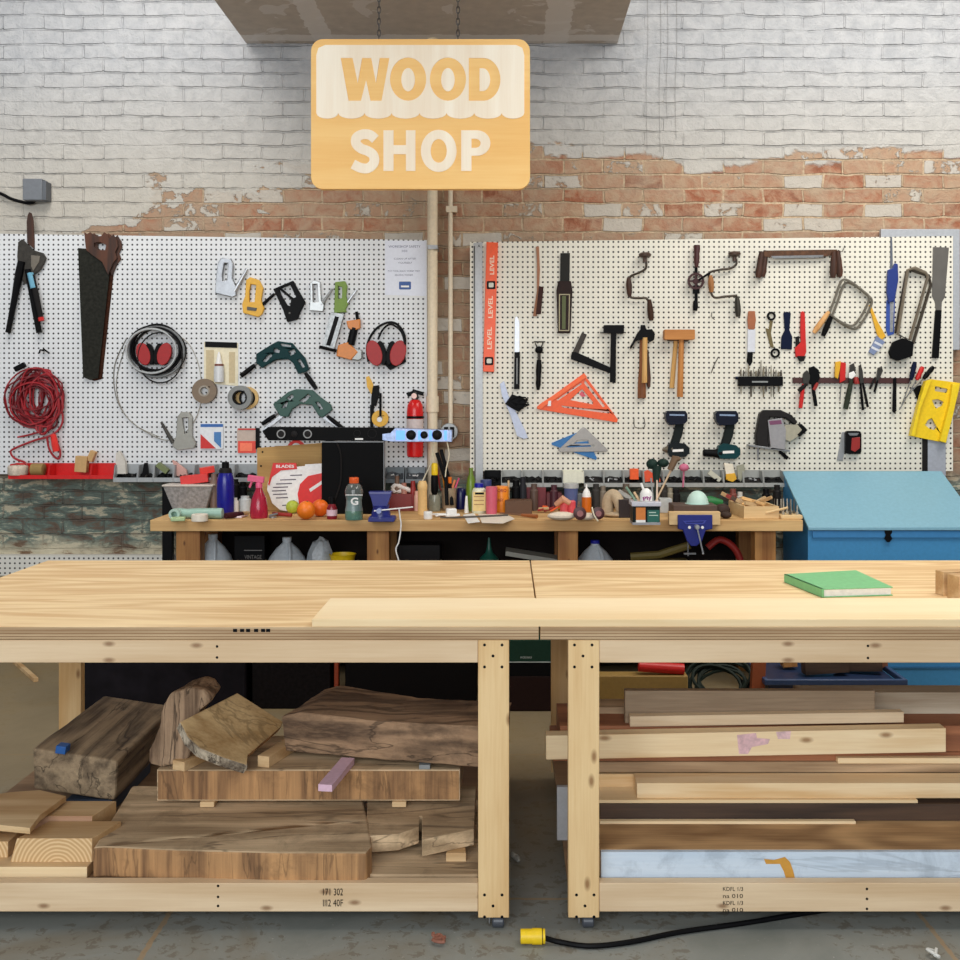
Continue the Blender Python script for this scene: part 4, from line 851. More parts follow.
# notice
t = thing('paper_notice', 'white printed sheet at the top right of the left board', 'notice')
B().prism([(385, 240.5), (426, 241), (426, 296), (385, 295)], Y, .0008).to('sheet', mat((224, 228, 240), .6, 0, .03), t)
b = B().text('WORKBENCH SAFETY', 404.5, 246.5, 2.4, Y-.0008, .0004, 32).text('101', 404.5, 251, 2.2, Y-.0008, .0004, 5).text('Lorem at work', 405, 258.5, 1.7, Y-.0008, .0004, 22) if False else B().text('WORKSHOP SAFETY', 404.5, 246.5, 2.4, Y-.0008, .0004, 32).text('101', 404.5, 251, 2.2, Y-.0008, .0004, 5).text('CLEAN UP AFTER', 405, 258.7, 1.7, Y-.0008, .0004, 22).text('YOURSELF', 405, 262.8, 1.7, Y-.0008, .0004, 14).text('PUT TOOLS BACK WHERE THEY', 404, 271, 1.7, Y-.0008, .0004, 32).text('BELONG THANKS', 404, 275, 1.7, Y-.0008, .0004, 18)
b.to('lettering', mat((96, 98, 130), .6), t)
B().prism(rrect(399, 281.5, 411, 289.5, 1), Y-.0008, .0004).to('logo', mat((46, 84, 150), .5), t); B().bpx(401, 285.5, 409, 287.3, Y-.0018, .0004).to('logo_band', WHITE, t)
# yellow clamp thing
t = thing('hanging_tool', 'yellow and black hanging tool right of the lower corner clamp', 'hand tool')
B().prism([(366, 377), (369, 376), (373, 384), (374, 392), (371, 394), (367, 387)], Y, .01).to('yellow_blade', MUST, t, .001)
B().prism([(373, 386), (379, 385), (379, 396), (376, 406), (371, 406), (371, 398)], Y-.008, .01).prism([(370, 405), (374, 404), (373, 428), (370, 428)], Y, .01).to('holder', BLACK, t, .001)
B().ring(380, 418.5, Y-.006, 8.3, 2.6, .018).to('yellow_ring', MUST, t, .003); rod(B(), (381, 393), (381, 416), Y, 1.2, .028).to('black_rod', BLACK, t); B().disc(379.5, 419.5, Y-.02, 2.6, .006).to('hub', WHITE, t)
# extinguisher
t = thing('fire_extinguisher', 'red fire extinguisher hanging beside the cream drain pipe', 'fire extinguisher')
ye = Y-.06
B().lpx(415, ye, [(7, 457), (8, 456), (8.3, 450), (8.3, 412), (7.6, 405), (5, 400.5), (3, 399.5)], 22).to('tank', mat((206, 24, 24), .25), t)
B().lpx(415, ye, [(8.45, 433), (8.45, 419)], 22).to('label_band', mat((206, 190, 186), .5), t); B().lpx(415, ye, [(8.5, 418.5), (8.5, 416)], 22).to('tank_strap', BLACK, t)
B().lpx(415, ye, [(3.4, 400), (3.4, 395), (2.5, 392)], 12).to('valve', DSTEEL, t)
B().prism([(406, 393), (412, 391), (413, 389), (423, 392), (424, 396), (416, 394), (408, 397)], ye, .012).to('squeeze_handle', BLACK, t, .001)
B().disc(414, 396, ye-.016, 2.8, .006, 16).to('gauge', mat((240, 200, 190), .4), t)
# red cord coil
t = thing('extension_cord', 'big tangled red extension cord coiled on the left board', 'cord'); b = B(); rr = random.Random(21)
for k in range(30):
    rx, ry = rr.uniform(9, 29), rr.uniform(15, 33); cx, cy = 38+rr.uniform(-2, 2)+(28-rx)*rr.uniform(-.6, .6), 398+(32-ry)*rr.uniform(-.5, .7); rot = rr.uniform(-22, 22)
    o = ell(cx, cy, rx, ry, 22, rot=rot); o = [(x+rr.uniform(-.7, .7), y_+rr.uniform(-.7, .7), .008+.0016*k+rr.uniform(0, .006)) for x, y_ in o]
    b.mt(k % 2).tpx(o, Y, .85, 6, True, sm=2)
for k in range(4):
    b.mt(k % 2).tpx([(45+k*2, 416, .03), (52+k, 424+k, .045), (48-k, 434, .05), (40+k*2, 428, .05), (44, 418, .03)], Y, 1.1, 6, sm=5)
b.mt(0).tpx([(60, 400, .03), (65, 416, .03), (62, 428, .03), (52, 436, .04), (38, 440, .04), (18, 448, .04), (14, 452, .04), (18, 458, .04), (29, 462, .05), (31, 466, .06)], Y, 1.1, 6, sm=5)
b.tpx([(50, 436, .04), (52, 448, .04), (57, 456, .04), (62, 458, .04), (63, 450, .04), (58, 438, .04)], Y, 1.1, 6, sm=5).tpx([(42, 432, .04), (30, 435, .03), (20, 437, .03)], Y, .9, 6, sm=4)
b.to('cord_loops', [mat((160, 34, 42), .4), mat((116, 20, 28), .4)], t)
taper(B(), (57, 434), (60, 451), Y, (2.6, 3.2, 3.4, 3), .05).to('plug', mat((222, 40, 30), .4), t); B().obox(P(20, 367, Y-.05), (.033, .012, .014), 0, 0, -28).to('tie', BLACK, t, .003)
t = thing('peg_hook', 'small loose black peg hook above the red cord', 'hook'); B().tpx([(40, 353, .01), (42, 350, .02), (46, 351, .03), (44, 349, .01), (49, 352, .02), (51, 353.5, .02)], Y, .8, 6, sm=3).to('hook', BLACK, t)

# ---------------------------------------------------------------- tools on the right pegboard
t = thing('metal_ruler', 'long grey metal straightedge on the left edge of the right board', 'ruler')
B().prism([(473.5, 243), (482.5, 242), (483, 485), (474.5, 487)], Y, .006).mt(1).prism([(473.8, 246), (475, 246), (475.6, 484), (474.6, 484)], Y-.0062, .0006).to('blade', [mat((168, 170, 172), .4, .3), DSTEEL], t, .001); B().text('A', 479, 246, 3, Y-.0061, .0006).to('lettering', BLACK, t)
t = thing('spirit_level', 'bright orange spirit level hanging upright on the right board', 'spirit level')
q = [(486.5, 242), (498, 242.5), (494, 372), (483, 371.5)]; B().prism(q, Y-.0, .022).to('body', mat((238, 84, 24), .4), t, .002)
for cx, cy, h in ((491, 285, 8), (489, 361, 8)):
    B().prism(rrect(cx-4.2, cy-h/2, cx+4.2, cy+h/2, 1), Y-.0222, .002).mt(1).prism(rrect(cx-2.3, cy-2.3, cx+2.6, cy+2.3, 1), Y-.0245, .001).to('vial', [BLACK, mat((200, 196, 180), .3)], t)
b = B(); b.text('LEVEL', 492, 265, 4.4, Y-.0222, .0006, 19, .02, -90).text('LEVEL', 490.5, 307, 4.4, Y-.0222, .0006, 22, .02, -90).text('LEVEL', 489.5, 338, 4.4, Y-.0222, .0006, 22, .02, -90); b.to('lettering', mat((250, 216, 190), .5), t)
t = thing('rasp', 'thin reddish brown rasp hanging with dark sheath', 'rasp')
B().prism([(536, 246.5), (539, 246.5), (540, 270), (539, 290), (537, 316), (533, 316), (537, 290), (537, 262)], Y, .01).to('rasp', mat((160, 110, 82), .7), t, .001)
B().prism([(539, 286), (543.5, 287), (541, 314), (536, 314)], Y-.01, .01).to('sheath', mat((60, 36, 32), .5), t, .002)
t = thing('knife_pouch', 'black blade in a stitched black pouch', 'sheathed knife')
B().prism([(560.5, 253), (570, 253), (569.5, 283), (560, 283)], Y-.004, .006).to('strap', mat((44, 44, 42), .6), t, .001); B().prism([(558.5, 281), (571, 281), (572.5, 290), (570.5, 333), (558, 333), (556.5, 290)], Y, .02).to('pouch', mat((46, 34, 32), .5), t, .003)
b = B(); b.prism([(559, 294), (570, 294), (569.3, 331), (558.8, 331)], Y-.0202, .0012, [[(560, 295), (569, 295), (568.4, 330), (559.8, 330)]]); b.to('stitching', mat((170, 160, 130), .6), t); B().prism([(562, 296), (566, 296), (565.5, 329), (562, 329)], Y-.0202, .002).to('gusset', mat((84, 92, 52), .6), t)
t = thing('marking_knife', 'narrow silver blade with black grip, right of the orange level', 'knife')
B().prism([(515, 318), (517, 316), (519.5, 322), (519.5, 353), (514.5, 353)], Y, .004).to('blade', mat((206, 210, 218), .35, .3), t, .001); B().prism([(514.5, 352), (520, 352), (519.5, 389), (514, 389)], Y, .014).mt(1).prism([(516.5, 358), (517.6, 358), (517.4, 384), (516.4, 384)], Y-.0142, .0006).to('grip', [BLACK, GREY], t, .003)
t = thing('scraper', 'small black handled scraper left of the black bracket', 'scraper')
taper(B(), (539, 360), (538, 390), Y, (2.2, 2.8, 2.8, 2.4, 2.6, 1.4)).to('handle', BLACK, t); B().ball(P(539, 350, Y-.02), (.023, .016, .022)).to('head', BLACK, t)
b = B(); rod(b, (535, 343), (539, 352), Y, .6, .02); rod(b, (543, 343), (539, 352), Y, .6, .02); rod(b, (533.5, 342), (545, 342), Y, .7, .02); rod(b, (539, 352), (539, 360), Y, 1.6, .02); b.to('wire_yoke', DSTEEL, t)
t = thing('steel_bracket', 'black angled steel bracket above the orange square', 'bracket')
B().prism([(582, 332.5), (587, 334.5), (578.5, 353), (573, 358), (571, 356)], Y, .02).to('short_arm', mat((48, 40, 32), .5, .3, .3), t, .001); B().prism([(572, 352), (576, 352), (612, 368), (610, 373), (571, 359)], Y-.002, .02).to('long_arm', BLACK, t, .001)
B().prism([(611, 332), (616.3, 332), (615.8, 383), (610, 382)], Y-.023, .012).to('post', BLACK, t, .001); B().prism([(604, 325), (624, 325), (624, 333.5), (604, 333)], Y-.003, .034).mt(1).prism([(600, 332), (626, 332), (626, 333.2), (600, 333.2)], Y-.01, .01).to('crossbar', [BLACK, DSTEEL], t, .001)
def brace(label, mush, path, grip, chuck, gm):
    t = thing('hand_brace', label, 'hand brace')
    B().tpx([(x, y_, .03) for x, y_ in path], Y, 1.15, 8, sm=6).to('crank', mat((70, 62, 54), .4, .6), t)
    taper(B(), grip[0], grip[1], Y, (1.6, 2.6, 3, 2.8, 2.6, 1.6), .03).to('grip', gm, t)
    (mx, my) = mush; B().lathe([(.012, -.03), (.012, -.005), (.034, .004), (.036, .016), (.026, .024)], P(mx, my+2, Y-.03), 'z', 16).to('head', mat((74, 54, 44), .5), t)
    taper(B(), chuck[0], chuck[1], Y, (1.8, 2.6, 3, 3, 2.2), .03).to('chuck', chuck[2], t)
brace('hand brace with two curls, left of the hand drill', (645, 255), [(645.5, 262), (645, 269), (639, 273), (630, 277), (628, 284), (628.5, 294), (631, 298), (640, 298.5), (646, 299), (649, 306)], ((628, 278), (629, 297)), ((648.5, 300), (650.5, 321), mat((66, 46, 36), .5)), DHANDLE)
brace('hand brace with orange wooden grip, right of the hand drill', (734.5, 254), [(735, 260), (735, 265), (729, 269), (718, 270.5), (708, 274), (710, 285), (710, 293), (714, 298), (724, 297), (736, 296)], ((709.5, 276), (710.5, 293)), ((736, 297), (737, 317), mat((62, 58, 50), .4, .5)), HANDLE)
t = thing('hand_drill', 'old black eggbeater hand drill between the two braces', 'hand drill')
taper(B(), (696, 246), (695.5, 268), Y, (3.2, 3.2, 2.6, 3, 2.4, 1.6), .03).to('handle', mat((70, 32, 30), .4), t)
B().ring(696, 281, Y-.03, 8.4, 6.2, .012).prism([(688, 280.2), (704, 280.2), (704, 281.8), (688, 281.8)], Y-.03, .01).prism([(695.2, 273), (696.8, 273), (696.8, 289), (695.2, 289)], Y-.03, .01).disc(696, 281, Y-.03, 3, .014).to('gear_wheel', mat((60, 30, 30), .4, .4), t)
rod(rod(B(), (695.5, 268), (695.5, 302), Y, 1.6, .02), (695.5, 286), (695.5, 294), Y, 3.4, .02).to('frame', BLACK, t)
taper(B(), (695, 301), (694.5, 311), Y, (2, 2.6, 2.6, 2), .02).to('chuck', BLACK, t); b = rod(B(), (697, 281), (708, 274), Y, 1.1, .05); b.to('crank_arm', BLACK, t)
# hammers and mallet
t = thing('hammer', 'black claw hammer with pale wooden handle, left of the mallet', 'hammer')
B().prism([(637, 334), (640, 330), (652, 329), (655, 334), (654, 340), (650, 342), (646, 338), (643, 339), (636, 341), (631, 349), (630, 347), (635, 338)], Y-.025, .022).to('head', BLACK, t, .004)
taper(B(), (644, 338), (643.5, 383), Y, (2.6, 2.6, 2.4, 2.6, 2.8), .04).to('handle', wood((222, 178, 112), (190, 140, 76), 'z', 3, 8), t)
t = thing('hammer', 'darker hammer hanging behind the black claw hammer', 'hammer')
B().prism([(641, 325), (645, 325), (647, 331), (648, 336), (640, 336)], Y-.003, .018).to('head', BLACK, t, .002); taper(B(), (642, 336), (641.5, 398), Y, (2.6, 2.8, 2.8, 4, 4.2), .012).to('handle', wood((150, 92, 50), (110, 62, 30), 'z', 3, 8), t)
one(taper(B(), (647, 350), (648.5, 387), Y, (1.2, 1.6, 2, 2.4, 1.6), .012), 'awl', DHANDLE, 'thin dark handle hanging between the hammers', 'tool handle')
t = thing('wooden_mallet', 'honey coloured wooden mallet on the right board', 'mallet')
B().prism(rrect(664.5, 329.5, 695, 339.5, 1), Y-.02, .06).to('head', wood((206, 142, 74), (176, 112, 52), 'x', 3, 6), t, .004); taper(B(), (680, 339), (678.5, 397), Y, (2.6, 2.7, 2.8, 3, 3.1), .05).to('handle', wood((204, 138, 70), (164, 100, 44), 'z', 3, 6), t)
t = thing('wooden_mallet', 'second mallet behind the honey coloured one, paler handle showing', 'mallet')
B().prism([(666, 338), (690, 338.5), (688, 341.5), (668, 341)], Y-.0, .018).to('head', mat((70, 50, 36), .5), t, .002); taper(B(), (675.5, 341), (671.5, 388), Y, (2.2, 2.2, 2.4, 2.4), .012).to('handle', wood((222, 176, 106), (190, 140, 74), 'z', 3, 6), t)
# drawknives
def dk(dx, dy, off, label):
    t = thing('drawknife', label, 'drawknife'); y = Y-off
    B().prism([(762+dx, 251.5+dy), (833+dx, 250.5+dy), (834+dx, 255+dy), (822+dx, 256.5+dy), (772+dx, 257.5+dy), (762+dx, 256+dy)], y, .005).mt(1).prism([(771+dx, 256+dy), (824+dx, 255+dy), (822+dx, 257.5+dy), (773+dx, 258.5+dy)], y-.0052, .001).to('blade', [RUST, STEEL], t)
    taper(B(), (761+dx, 252+dy), (757.5+dx, 278+dy), y, (2.2, 3, 3.2, 3.2, 3.8, 2.4), .015).to('handle', DHANDLE, t); taper(B(), (833+dx, 252+dy), (833+dx+(2 if dx else -1), 278+dy), y, (2, 2.6, 3.2, 3.2, 3.6, 2.4), .015).to('handle', DHANDLE, t)
dk(0, 0, .03, 'front drawknife with two wooden handles at the top of the right board')
dk(4, -1, .0, 'second drawknife tucked behind the front one, handle showing at its right')
# coping saws
def coping(label, dx, dy, off, hm, hl):
    t = thing('coping_saw', label, 'coping saw'); y = Y-off
    B().tpx([(x+dx, y_+dy, .012) for x, y_ in ((829, 312), (834, 299), (841, 281), (850, 282), (862, 291), (868, 297), (866, 306), (858, 320), (851, 326), (840, 322), (829, 314))], y, 1.25, 6, sm=4).to('frame', mat((132, 126, 114), .35, .6), t)
    rod(B(), (829+dx, 312+dy), (839+dx, 283+dy), y, .35, .012, 5).to('blade', STEEL, t); taper(B(), (828+dx, 312+dy), hl, y, (1.8, 2.6, 2.8, 2.9, 2), .016).to('handle', hm, t)
coping('coping saw with pale wooden handle', 0, 0, .02, wood((226, 176, 116), (196, 140, 80), 'z', 3, 8), (813, 333))
coping('coping saw with black handle behind the pale handled one', 3, 3, .0, BLACK, (822, 336))
t = thing('paint_brush', 'wide brush with wooden handle and black bristles above the drill bits', 'brush')
B().prism([(748.5, 311), (755, 311), (756, 320), (754.5, 330), (748.5, 330), (747.5, 320)], Y-.004, .012).to('handle', mat((158, 92, 56), .5), t, .002); B().prism([(748, 329), (755.5, 329), (755, 352), (747.5, 352)], Y-.002, .014).to('ferrule', mat((216, 218, 226), .4, .2), t, .001); B().prism([(748, 351), (753, 351), (752.5, 362), (750, 366), (747, 362)], Y-.002, .012).to('bristles', BLACK, t, .001)
t = thing('scissors', 'black handled scissors hanging between the brush and the putty knife', 'scissors')
B().ring(771.5, 316, Y-.002, 4.4, 2.5, .01, 20).to('finger_loop', BLACK, t, .002); B().ring(775.5, 353, Y-.002, 4.8, 2.8, .01, 20).to('finger_loop', BLACK, t, .002); B().prism([(770, 320), (773, 321), (771, 333), (774, 348), (770.5, 347), (767, 334), (765.5, 328), (769, 329)], Y, .006).to('blades', mat((120, 106, 72), .4, .6), t, .001)
t = thing('putty_knife', 'navy plastic scraper hanging left of the red wrench', 'scraper')
B().prism([(783.5, 313), (787, 311.5), (791, 313), (789.5, 330), (792.5, 337), (792, 349.5), (781, 349), (781.5, 337), (785, 330)], Y, .01).to('blade_and_handle', NAVY, t, .003)
t = thing('pipe_wrench', 'small red pipe wrench hanging jaw down', 'wrench')
B().prism([(801, 312), (803, 311), (805, 313), (806, 340), (806.5, 352), (804, 358), (796, 357), (795, 348), (801, 342), (800.5, 330)], Y, .016).to('body', RED, t, .003); B().prism([(796, 337), (799, 336), (799.5, 344), (796, 347)], Y-.002, .012).prism([(797, 356), (806, 356), (804, 361), (800, 361.5)], Y-.002, .016).to('jaw', DARK, t, .001)
# bit holder
t = thing('drill_bit_rack', 'black strip rack filled with drill bits and small chisels', 'bit holder'); B().prism([(738.5, 376.5), (783, 376.5), (783, 386), (738.5, 386)], Y, .028).mt(1).prism([(752, 381), (768, 381), (768, 382.6), (752, 382.6)], Y-.0282, .001).to('rack', [BLACK, GREY], t, .002)
rr = random.Random(9)
BM = [mat((150, 140, 120), .35, .6, .3), mat((96, 88, 78), .4, .6), mat((186, 180, 166), .3, .6)]
for k in range(17):
    x = 740.5+k*2.5; h = rr.uniform(5, 12) if k != 8 else 16; l = rr.choice([0, 6, 8, 11]); w_ = rr.uniform(.5, 1.1)
    b = B(); taper(b, (x, 376.5-h), (x, 376.3), Y, (w_*.5, w_, w_), .014, 6)
    if l: taper(b, (x, 386.2), (x, 386+l), Y, (w_, w_*.9, w_*.6), .014, 6)
    one(b, 'drill_bit', BM[k % 3], 'thin metal bit standing in the black strip rack', 'drill bit', 'bits in the black strip rack')
one(rod(rod(B(), (735, 378), (741, 378), Y, 1.4, .01), (740, 370), (740, 376), Y, .5, .01), 'peg_hook', NAVY, 'small hook at the left end of the bit rack', 'hook')
# magnetic bar
t = thing('tool_holder_bar', 'long dark reddish magnetic bar holding pliers and screwdrivers', 'tool rack'); B().prism([(793, 377.5), (911, 378), (911, 383.5), (793, 383)], Y, .016).to('bar', mat((70, 36, 34), .5), t, .001)
YM = Y-.0165
def plier(cx, jaw, l1, l2, label, m1, m2, w=2.0, jm=DSTEEL):
    t = thing('pliers', label, 'pliers'); B().prism(jaw, YM, .012).to('jaws', jm, t, .002)
    taper(B(), l1[0], l1[1], YM, (w*.7, w, w*1.05, w), .008).to('handle', m1, t); taper(B(), l2[0], l2[1], YM, (w*.7, w, w*1.05, w), .013).to('handle', m2, t)
plier(806, [(803, 374), (807, 370), (811, 376), (808, 386), (803, 385)], ((803, 384), (800, 408)), ((806, 384), (798, 391)), 'red handled pliers at the left end of the bar', RED, DARK)
plier(813, [(809, 368), (814, 366), (819, 370), (820, 378), (816, 386), (810, 384)], ((812, 384), (815.5, 406)), ((817, 383), (813, 390)), 'black and red pliers, second on the bar', BLACK, DRED, 1.8, BLACK)
plier(848, [(850, 365), (854, 363), (856, 370), (852, 380), (849, 381)], ((851, 380), (845, 409)), ((855, 377), (856, 384)), 'pliers with olive black handle below the yellow clamps', mat((50, 56, 46), .5), DRED, 2.6)
plier(861, [(859, 366), (861, 364), (863, 372), (864, 384), (860, 384)], ((860, 383), (862.5, 410)), ((862, 383), (867, 407)), 'slim black long-nose pliers near the middle of the bar', BLACK, BLACK, 1.3)
plier(878, [(878, 368), (882, 366), (883, 371), (879, 380), (876, 382)], ((877, 380), (874, 392)), ((874, 378), (869, 389)), 'small black pliers right of the middle of the bar', BLACK, DARK, 1.2)
for i, (p, m, l) in enumerate((([(835.5, 362), (841, 361), (840, 370), (838, 379), (835, 377)], MUST, 'yellow clip on the bar'), ([(841, 362), (846, 363), (845.5, 380), (840, 383), (840, 372)], RED, 'red clip beside the yellow one on the bar'), ([(849, 373), (854, 371), (856, 375), (852, 379), (849, 378)], WHITE, 'white round clip on the bar'))):
    b = B().prism(p, YM, .016); one(b, 'spring_clip', m, l, 'clip', bevel=.002)
one(rod(B(), (841, 384), (839.5, 401), YM, .5, .006, 6), 'thin_driver', STEEL, 'thin steel driver hanging below the red clip', 'screwdriver')
t = thing('file_tool', 'flat black file hanging near the right of the bar', 'file'); B().prism([(893.5, 378), (896.5, 378), (896.5, 411), (894, 413), (892.5, 411)], YM, .006).to('file_blade', BLACK, t, .001)
for i, (a, b_, c, m, l) in enumerate((((914, 362), (910, 380), (901, 405), NAVY, 'navy handled screwdriver at the right end of the bar'), ((921, 367), (915, 380), (898, 410), RED, 'red handled screwdriver at the right end of the bar'), ((931, 367), (921, 379), (906, 395), BLACK, 'black handled screwdriver at the far right end of the bar'))):
    t = thing('screwdriver', l, 'screwdriver'); taper(B(), a, b_, YM, (1.8, 2.6, 2.4, 2.6, 1.6), .014+.01*i).to('handle', m, t); rod(B(), b_, c, YM, .5, .012+.009*i, 6).to('shaft', STEEL, t)
# blue saw, hacksaws
t = thing('utility_saw', 'blue handled narrow saw pointing up at the right board', 'saw')
B().prism([(890.5, 237), (892.2, 237), (893, 272), (890, 272)], Y, .003).to('blade', mat((110, 116, 128), .4, .5), t)
B().prism([(888, 270), (893, 268), (895, 263), (898, 264), (898.5, 280), (895, 300), (889, 303), (887, 292)], Y-.001, .02).to('handle', mat((34, 56, 128), .4), t, .003)
B().prism([(886.5, 300), (895, 300), (894, 334), (888, 336), (886, 330)], Y-.001, .004).mt(1).prism([(890, 302), (894, 302), (893, 332), (890, 332)], Y-.0052, .001).to('lower_blade', [mat((50, 80, 160), .4), SILV], t)
def hack(label, pts, hpts, off, fm):
    t = thing('hacksaw', label, 'hacksaw'); y = Y-off
    B().tpx([(p[0], p[1], .012) for p in pts], y, 1.6, 6).to('frame', fm, t); B().prism(hpts, y, .022).to('handle', BLACK, t, .005); rod(B(), pts[0], pts[-1], y, .5, .012, 5).to('blade', DSTEEL, t)
hack('silver framed hacksaw with black grip at the right of the board', [(909, 340), (927, 277), (925, 273), (914, 268), (907, 270), (897, 335)], [(889, 352), (893, 342), (903, 338), (914, 342), (913, 356), (898, 361), (891, 358)], .03, mat((150, 138, 120), .35, .7))
hack('older hacksaw with dark frame behind the silver framed one', [(912, 344), (930, 285), (928, 276), (910, 270), (906, 272), (895, 332)], [(893, 345), (900, 340), (912, 345), (911, 354), (896, 354)], .0, mat((84, 76, 66), .4, .6))
one(B().ball(P(898, 346, Y-.056), (.03, .012, .02)), 'wing_nut', SILV, 'round silver knob at the hacksaw grip', 'knob') if False else None
t = thing('wide_chisel', 'wide grey steel spatula with black handle at the far right of the board', 'scraper')
B().prism([(933, 247), (949, 247.5), (945, 297), (942, 302), (941.5, 312), (936, 312), (935, 302), (932, 296)], Y, .004).to('blade', mat((128, 124, 118), .35, .6, .1, sc=8), t, .001); B().prism([(936, 310), (941.8, 310), (939, 358), (932.5, 358)], Y, .016).to('handle', BLACK, t, .003)
t = thing('dust_brush', 'yellow handled brush with grey bristles below the coping saws', 'brush')
B().prism([(869, 305), (871, 305), (878, 322), (886, 336), (881, 341), (877, 334)], Y, .01).to('handle', MUST, t, .002); B().prism([(877, 336), (885, 342), (874, 355), (869, 352)], Y, .014).mt(1).prism([(872, 346), (880, 350), (879, 352), (871, 348)], Y-.0142, .0008).prism([(875, 341), (883, 345), (882, 347), (874, 343)], Y-.0142, .0008).to('bristles', [mat((120, 134, 168), .5), mat((214, 216, 222), .5)], t, .001)
# mitre box
t = thing('mitre_box', 'bright yellow plastic mitre box with shaped holes hanging tilted', 'mitre box')
def rh(pts): return pts
B().prism([(930, 379), (960, 383), (959, 390), (946, 443), (911, 436), (921, 402)], Y-.014, .012, [[(935, 386), (948, 389), (947, 393), (935, 391)], [(932, 400), (938, 399), (944, 402), (942, 406), (936, 409)], [(925, 425), (928, 420), (932, 418), (937, 427), (935, 430), (930, 429)]]).to('side_panel', YEL, t, .002)
B().prism([(926, 381), (932, 379), (921, 408), (915, 436), (911, 436), (919, 404)], Y-.0262, .04).prism([(953, 384), (960, 384), (952, 420), (946, 443), (940, 441), (950, 404)], Y-.0262, .03).to('flange', mat((240, 206, 30), .45), t, .002)
one(B().prism([(913, 388), (921, 385), (926, 396), (920, 405)], Y, .012), 'dark_block', BLACK, 'dark block behind the left of the yellow mitre box', 'block')
# drills
def drill(dx, dy, sc_, label, tri, chx, tm):
    t = thing('cordless_drill', label, 'drill'); f = lambda L: [(dx+x*sc_, dy+y_*sc_) for x, y_ in L]
    B().prism(f([(0, 3), (2, 0), (20, 0), (22, 3), (22, 10), (19, 13), (4, 14), (1, 10)]), Y-.005, .06).mt(1).prism(f([(4, 3), (19, 3.4), (19, 5), (4, 4.6)]), Y-.0652, .001).to('battery', [mat((26, 30, 44), .35), mat((130, 150, 180), .4)], t, .006)
    B().prism(f([(11, 12), (19, 11), (17, 24), (14, 32), (5, 33), (8, 24)]), Y-.012, .034).to('grip', mat((30, 36, 36), .6), t, .006)
    B().prism(f([(3, 34), (8, 31), (14, 32), (20, 33), (24, 37), (24, 42), (20, 46), (5, 46), (2, 41)]), Y-.006, .05).mt(1).prism(f([(7, 38.5), (18, 38), (18, 40.5), (7, 41)]), Y-.0562, .001).to('motor_housing', [tm, WHITE], t, .008)
    return t
t = drill(665.5, 411, 1.0, 'smaller dark impact driver hanging below the hammers', None, 0, mat((28, 34, 36), .4))
b = B(); b.tpx([(661.5, 449.5, .03), (664, 449.5, .03), (668, 449, .03), (671, 448.5, .03)], Y, (1, 2.6, 4, 5), 12); b.to('chuck', mat((120, 112, 96), .35, .6), t)
t = drill(715.5, 411, 1.04, 'larger teal and black drill hanging right of the impact driver', None, 0, mat((24, 62, 66), .4))
b = B(); b.tpx([(702, 452.5, .03), (703, 452.5, .03), (713, 453, .03), (716, 453, .03), (720, 453, .03)], Y, (2.6, 3.6, 3.8, 4.6, 5), 14); b.to('chuck', BLACK, t)
t = thing('jigsaw', 'black and silver jigsaw hanging on the right board', 'jigsaw')
B().prism([(760, 414), (764, 410), (781, 410), (792, 415), (798, 422), (795, 425), (786, 418), (770, 417), (768, 440), (770, 449), (757, 446), (756, 436)], Y-.004, .05, ).to('body', mat((40, 38, 38), .45), t, .006)
B().prism([(768, 420), (782, 418), (786, 430), (785, 450), (771, 449)], Y-.004, .058).mt(1).prism([(769, 421), (781, 420), (782, 424), (770, 425)], Y-.0622, .001).to('motor_cover', [mat((166, 164, 166), .35, .4), mat((120, 70, 100), .4)], t, .005)
B().prism([(785, 425), (800, 424), (807, 430), (798, 437), (790, 442), (785, 440)], Y-.004, .044).mt(1).prism([(797, 424), (802, 424), (808, 430), (800, 437), (797, 435), (802, 430)], Y-.004, .046).to('rear_housing', [mat((176, 170, 150), .4, .3), BLACK], t, .004)
B().prism([(749, 444.5), (790, 450), (790, 452), (749, 446.5)], Y-.002, .06).to('shoe', STEEL, t, .001); B().prism([(757, 448), (759, 448), (758.5, 460), (757.5, 460)], Y-.03, .002).to('saw_blade', STEEL, t); taper(B(), (778, 451), (786, 458), Y, (1.4, 1.8, 2), .03).to('power_lead', BLACK, t)
one(B().prism([(842, 432), (845, 432), (846, 440), (843, 461), (837, 460), (840, 445)], Y, .006), 'flat_file', mat((164, 166, 168), .4, .5), 'short silver file left of the red and black tape measure', 'file', bevel=.001)
t = thing('tape_measure', 'red and black tape measure hanging on the right board', 'tape measure'); B().prism(rrect(846, 431, 861.5, 454, 3), Y, .035).to('case', BLACK, t, .005); B().prism([(852, 438), (860, 437), (860, 448), (855, 452), (851, 450)], Y-.0352, .004).to('face_plate', mat((150, 40, 36), .4), t, .001); B().prism([(848, 433), (859, 433), (857, 435.5), (850, 435.5)], Y-.0352, .003).to('clip', STEEL, t)
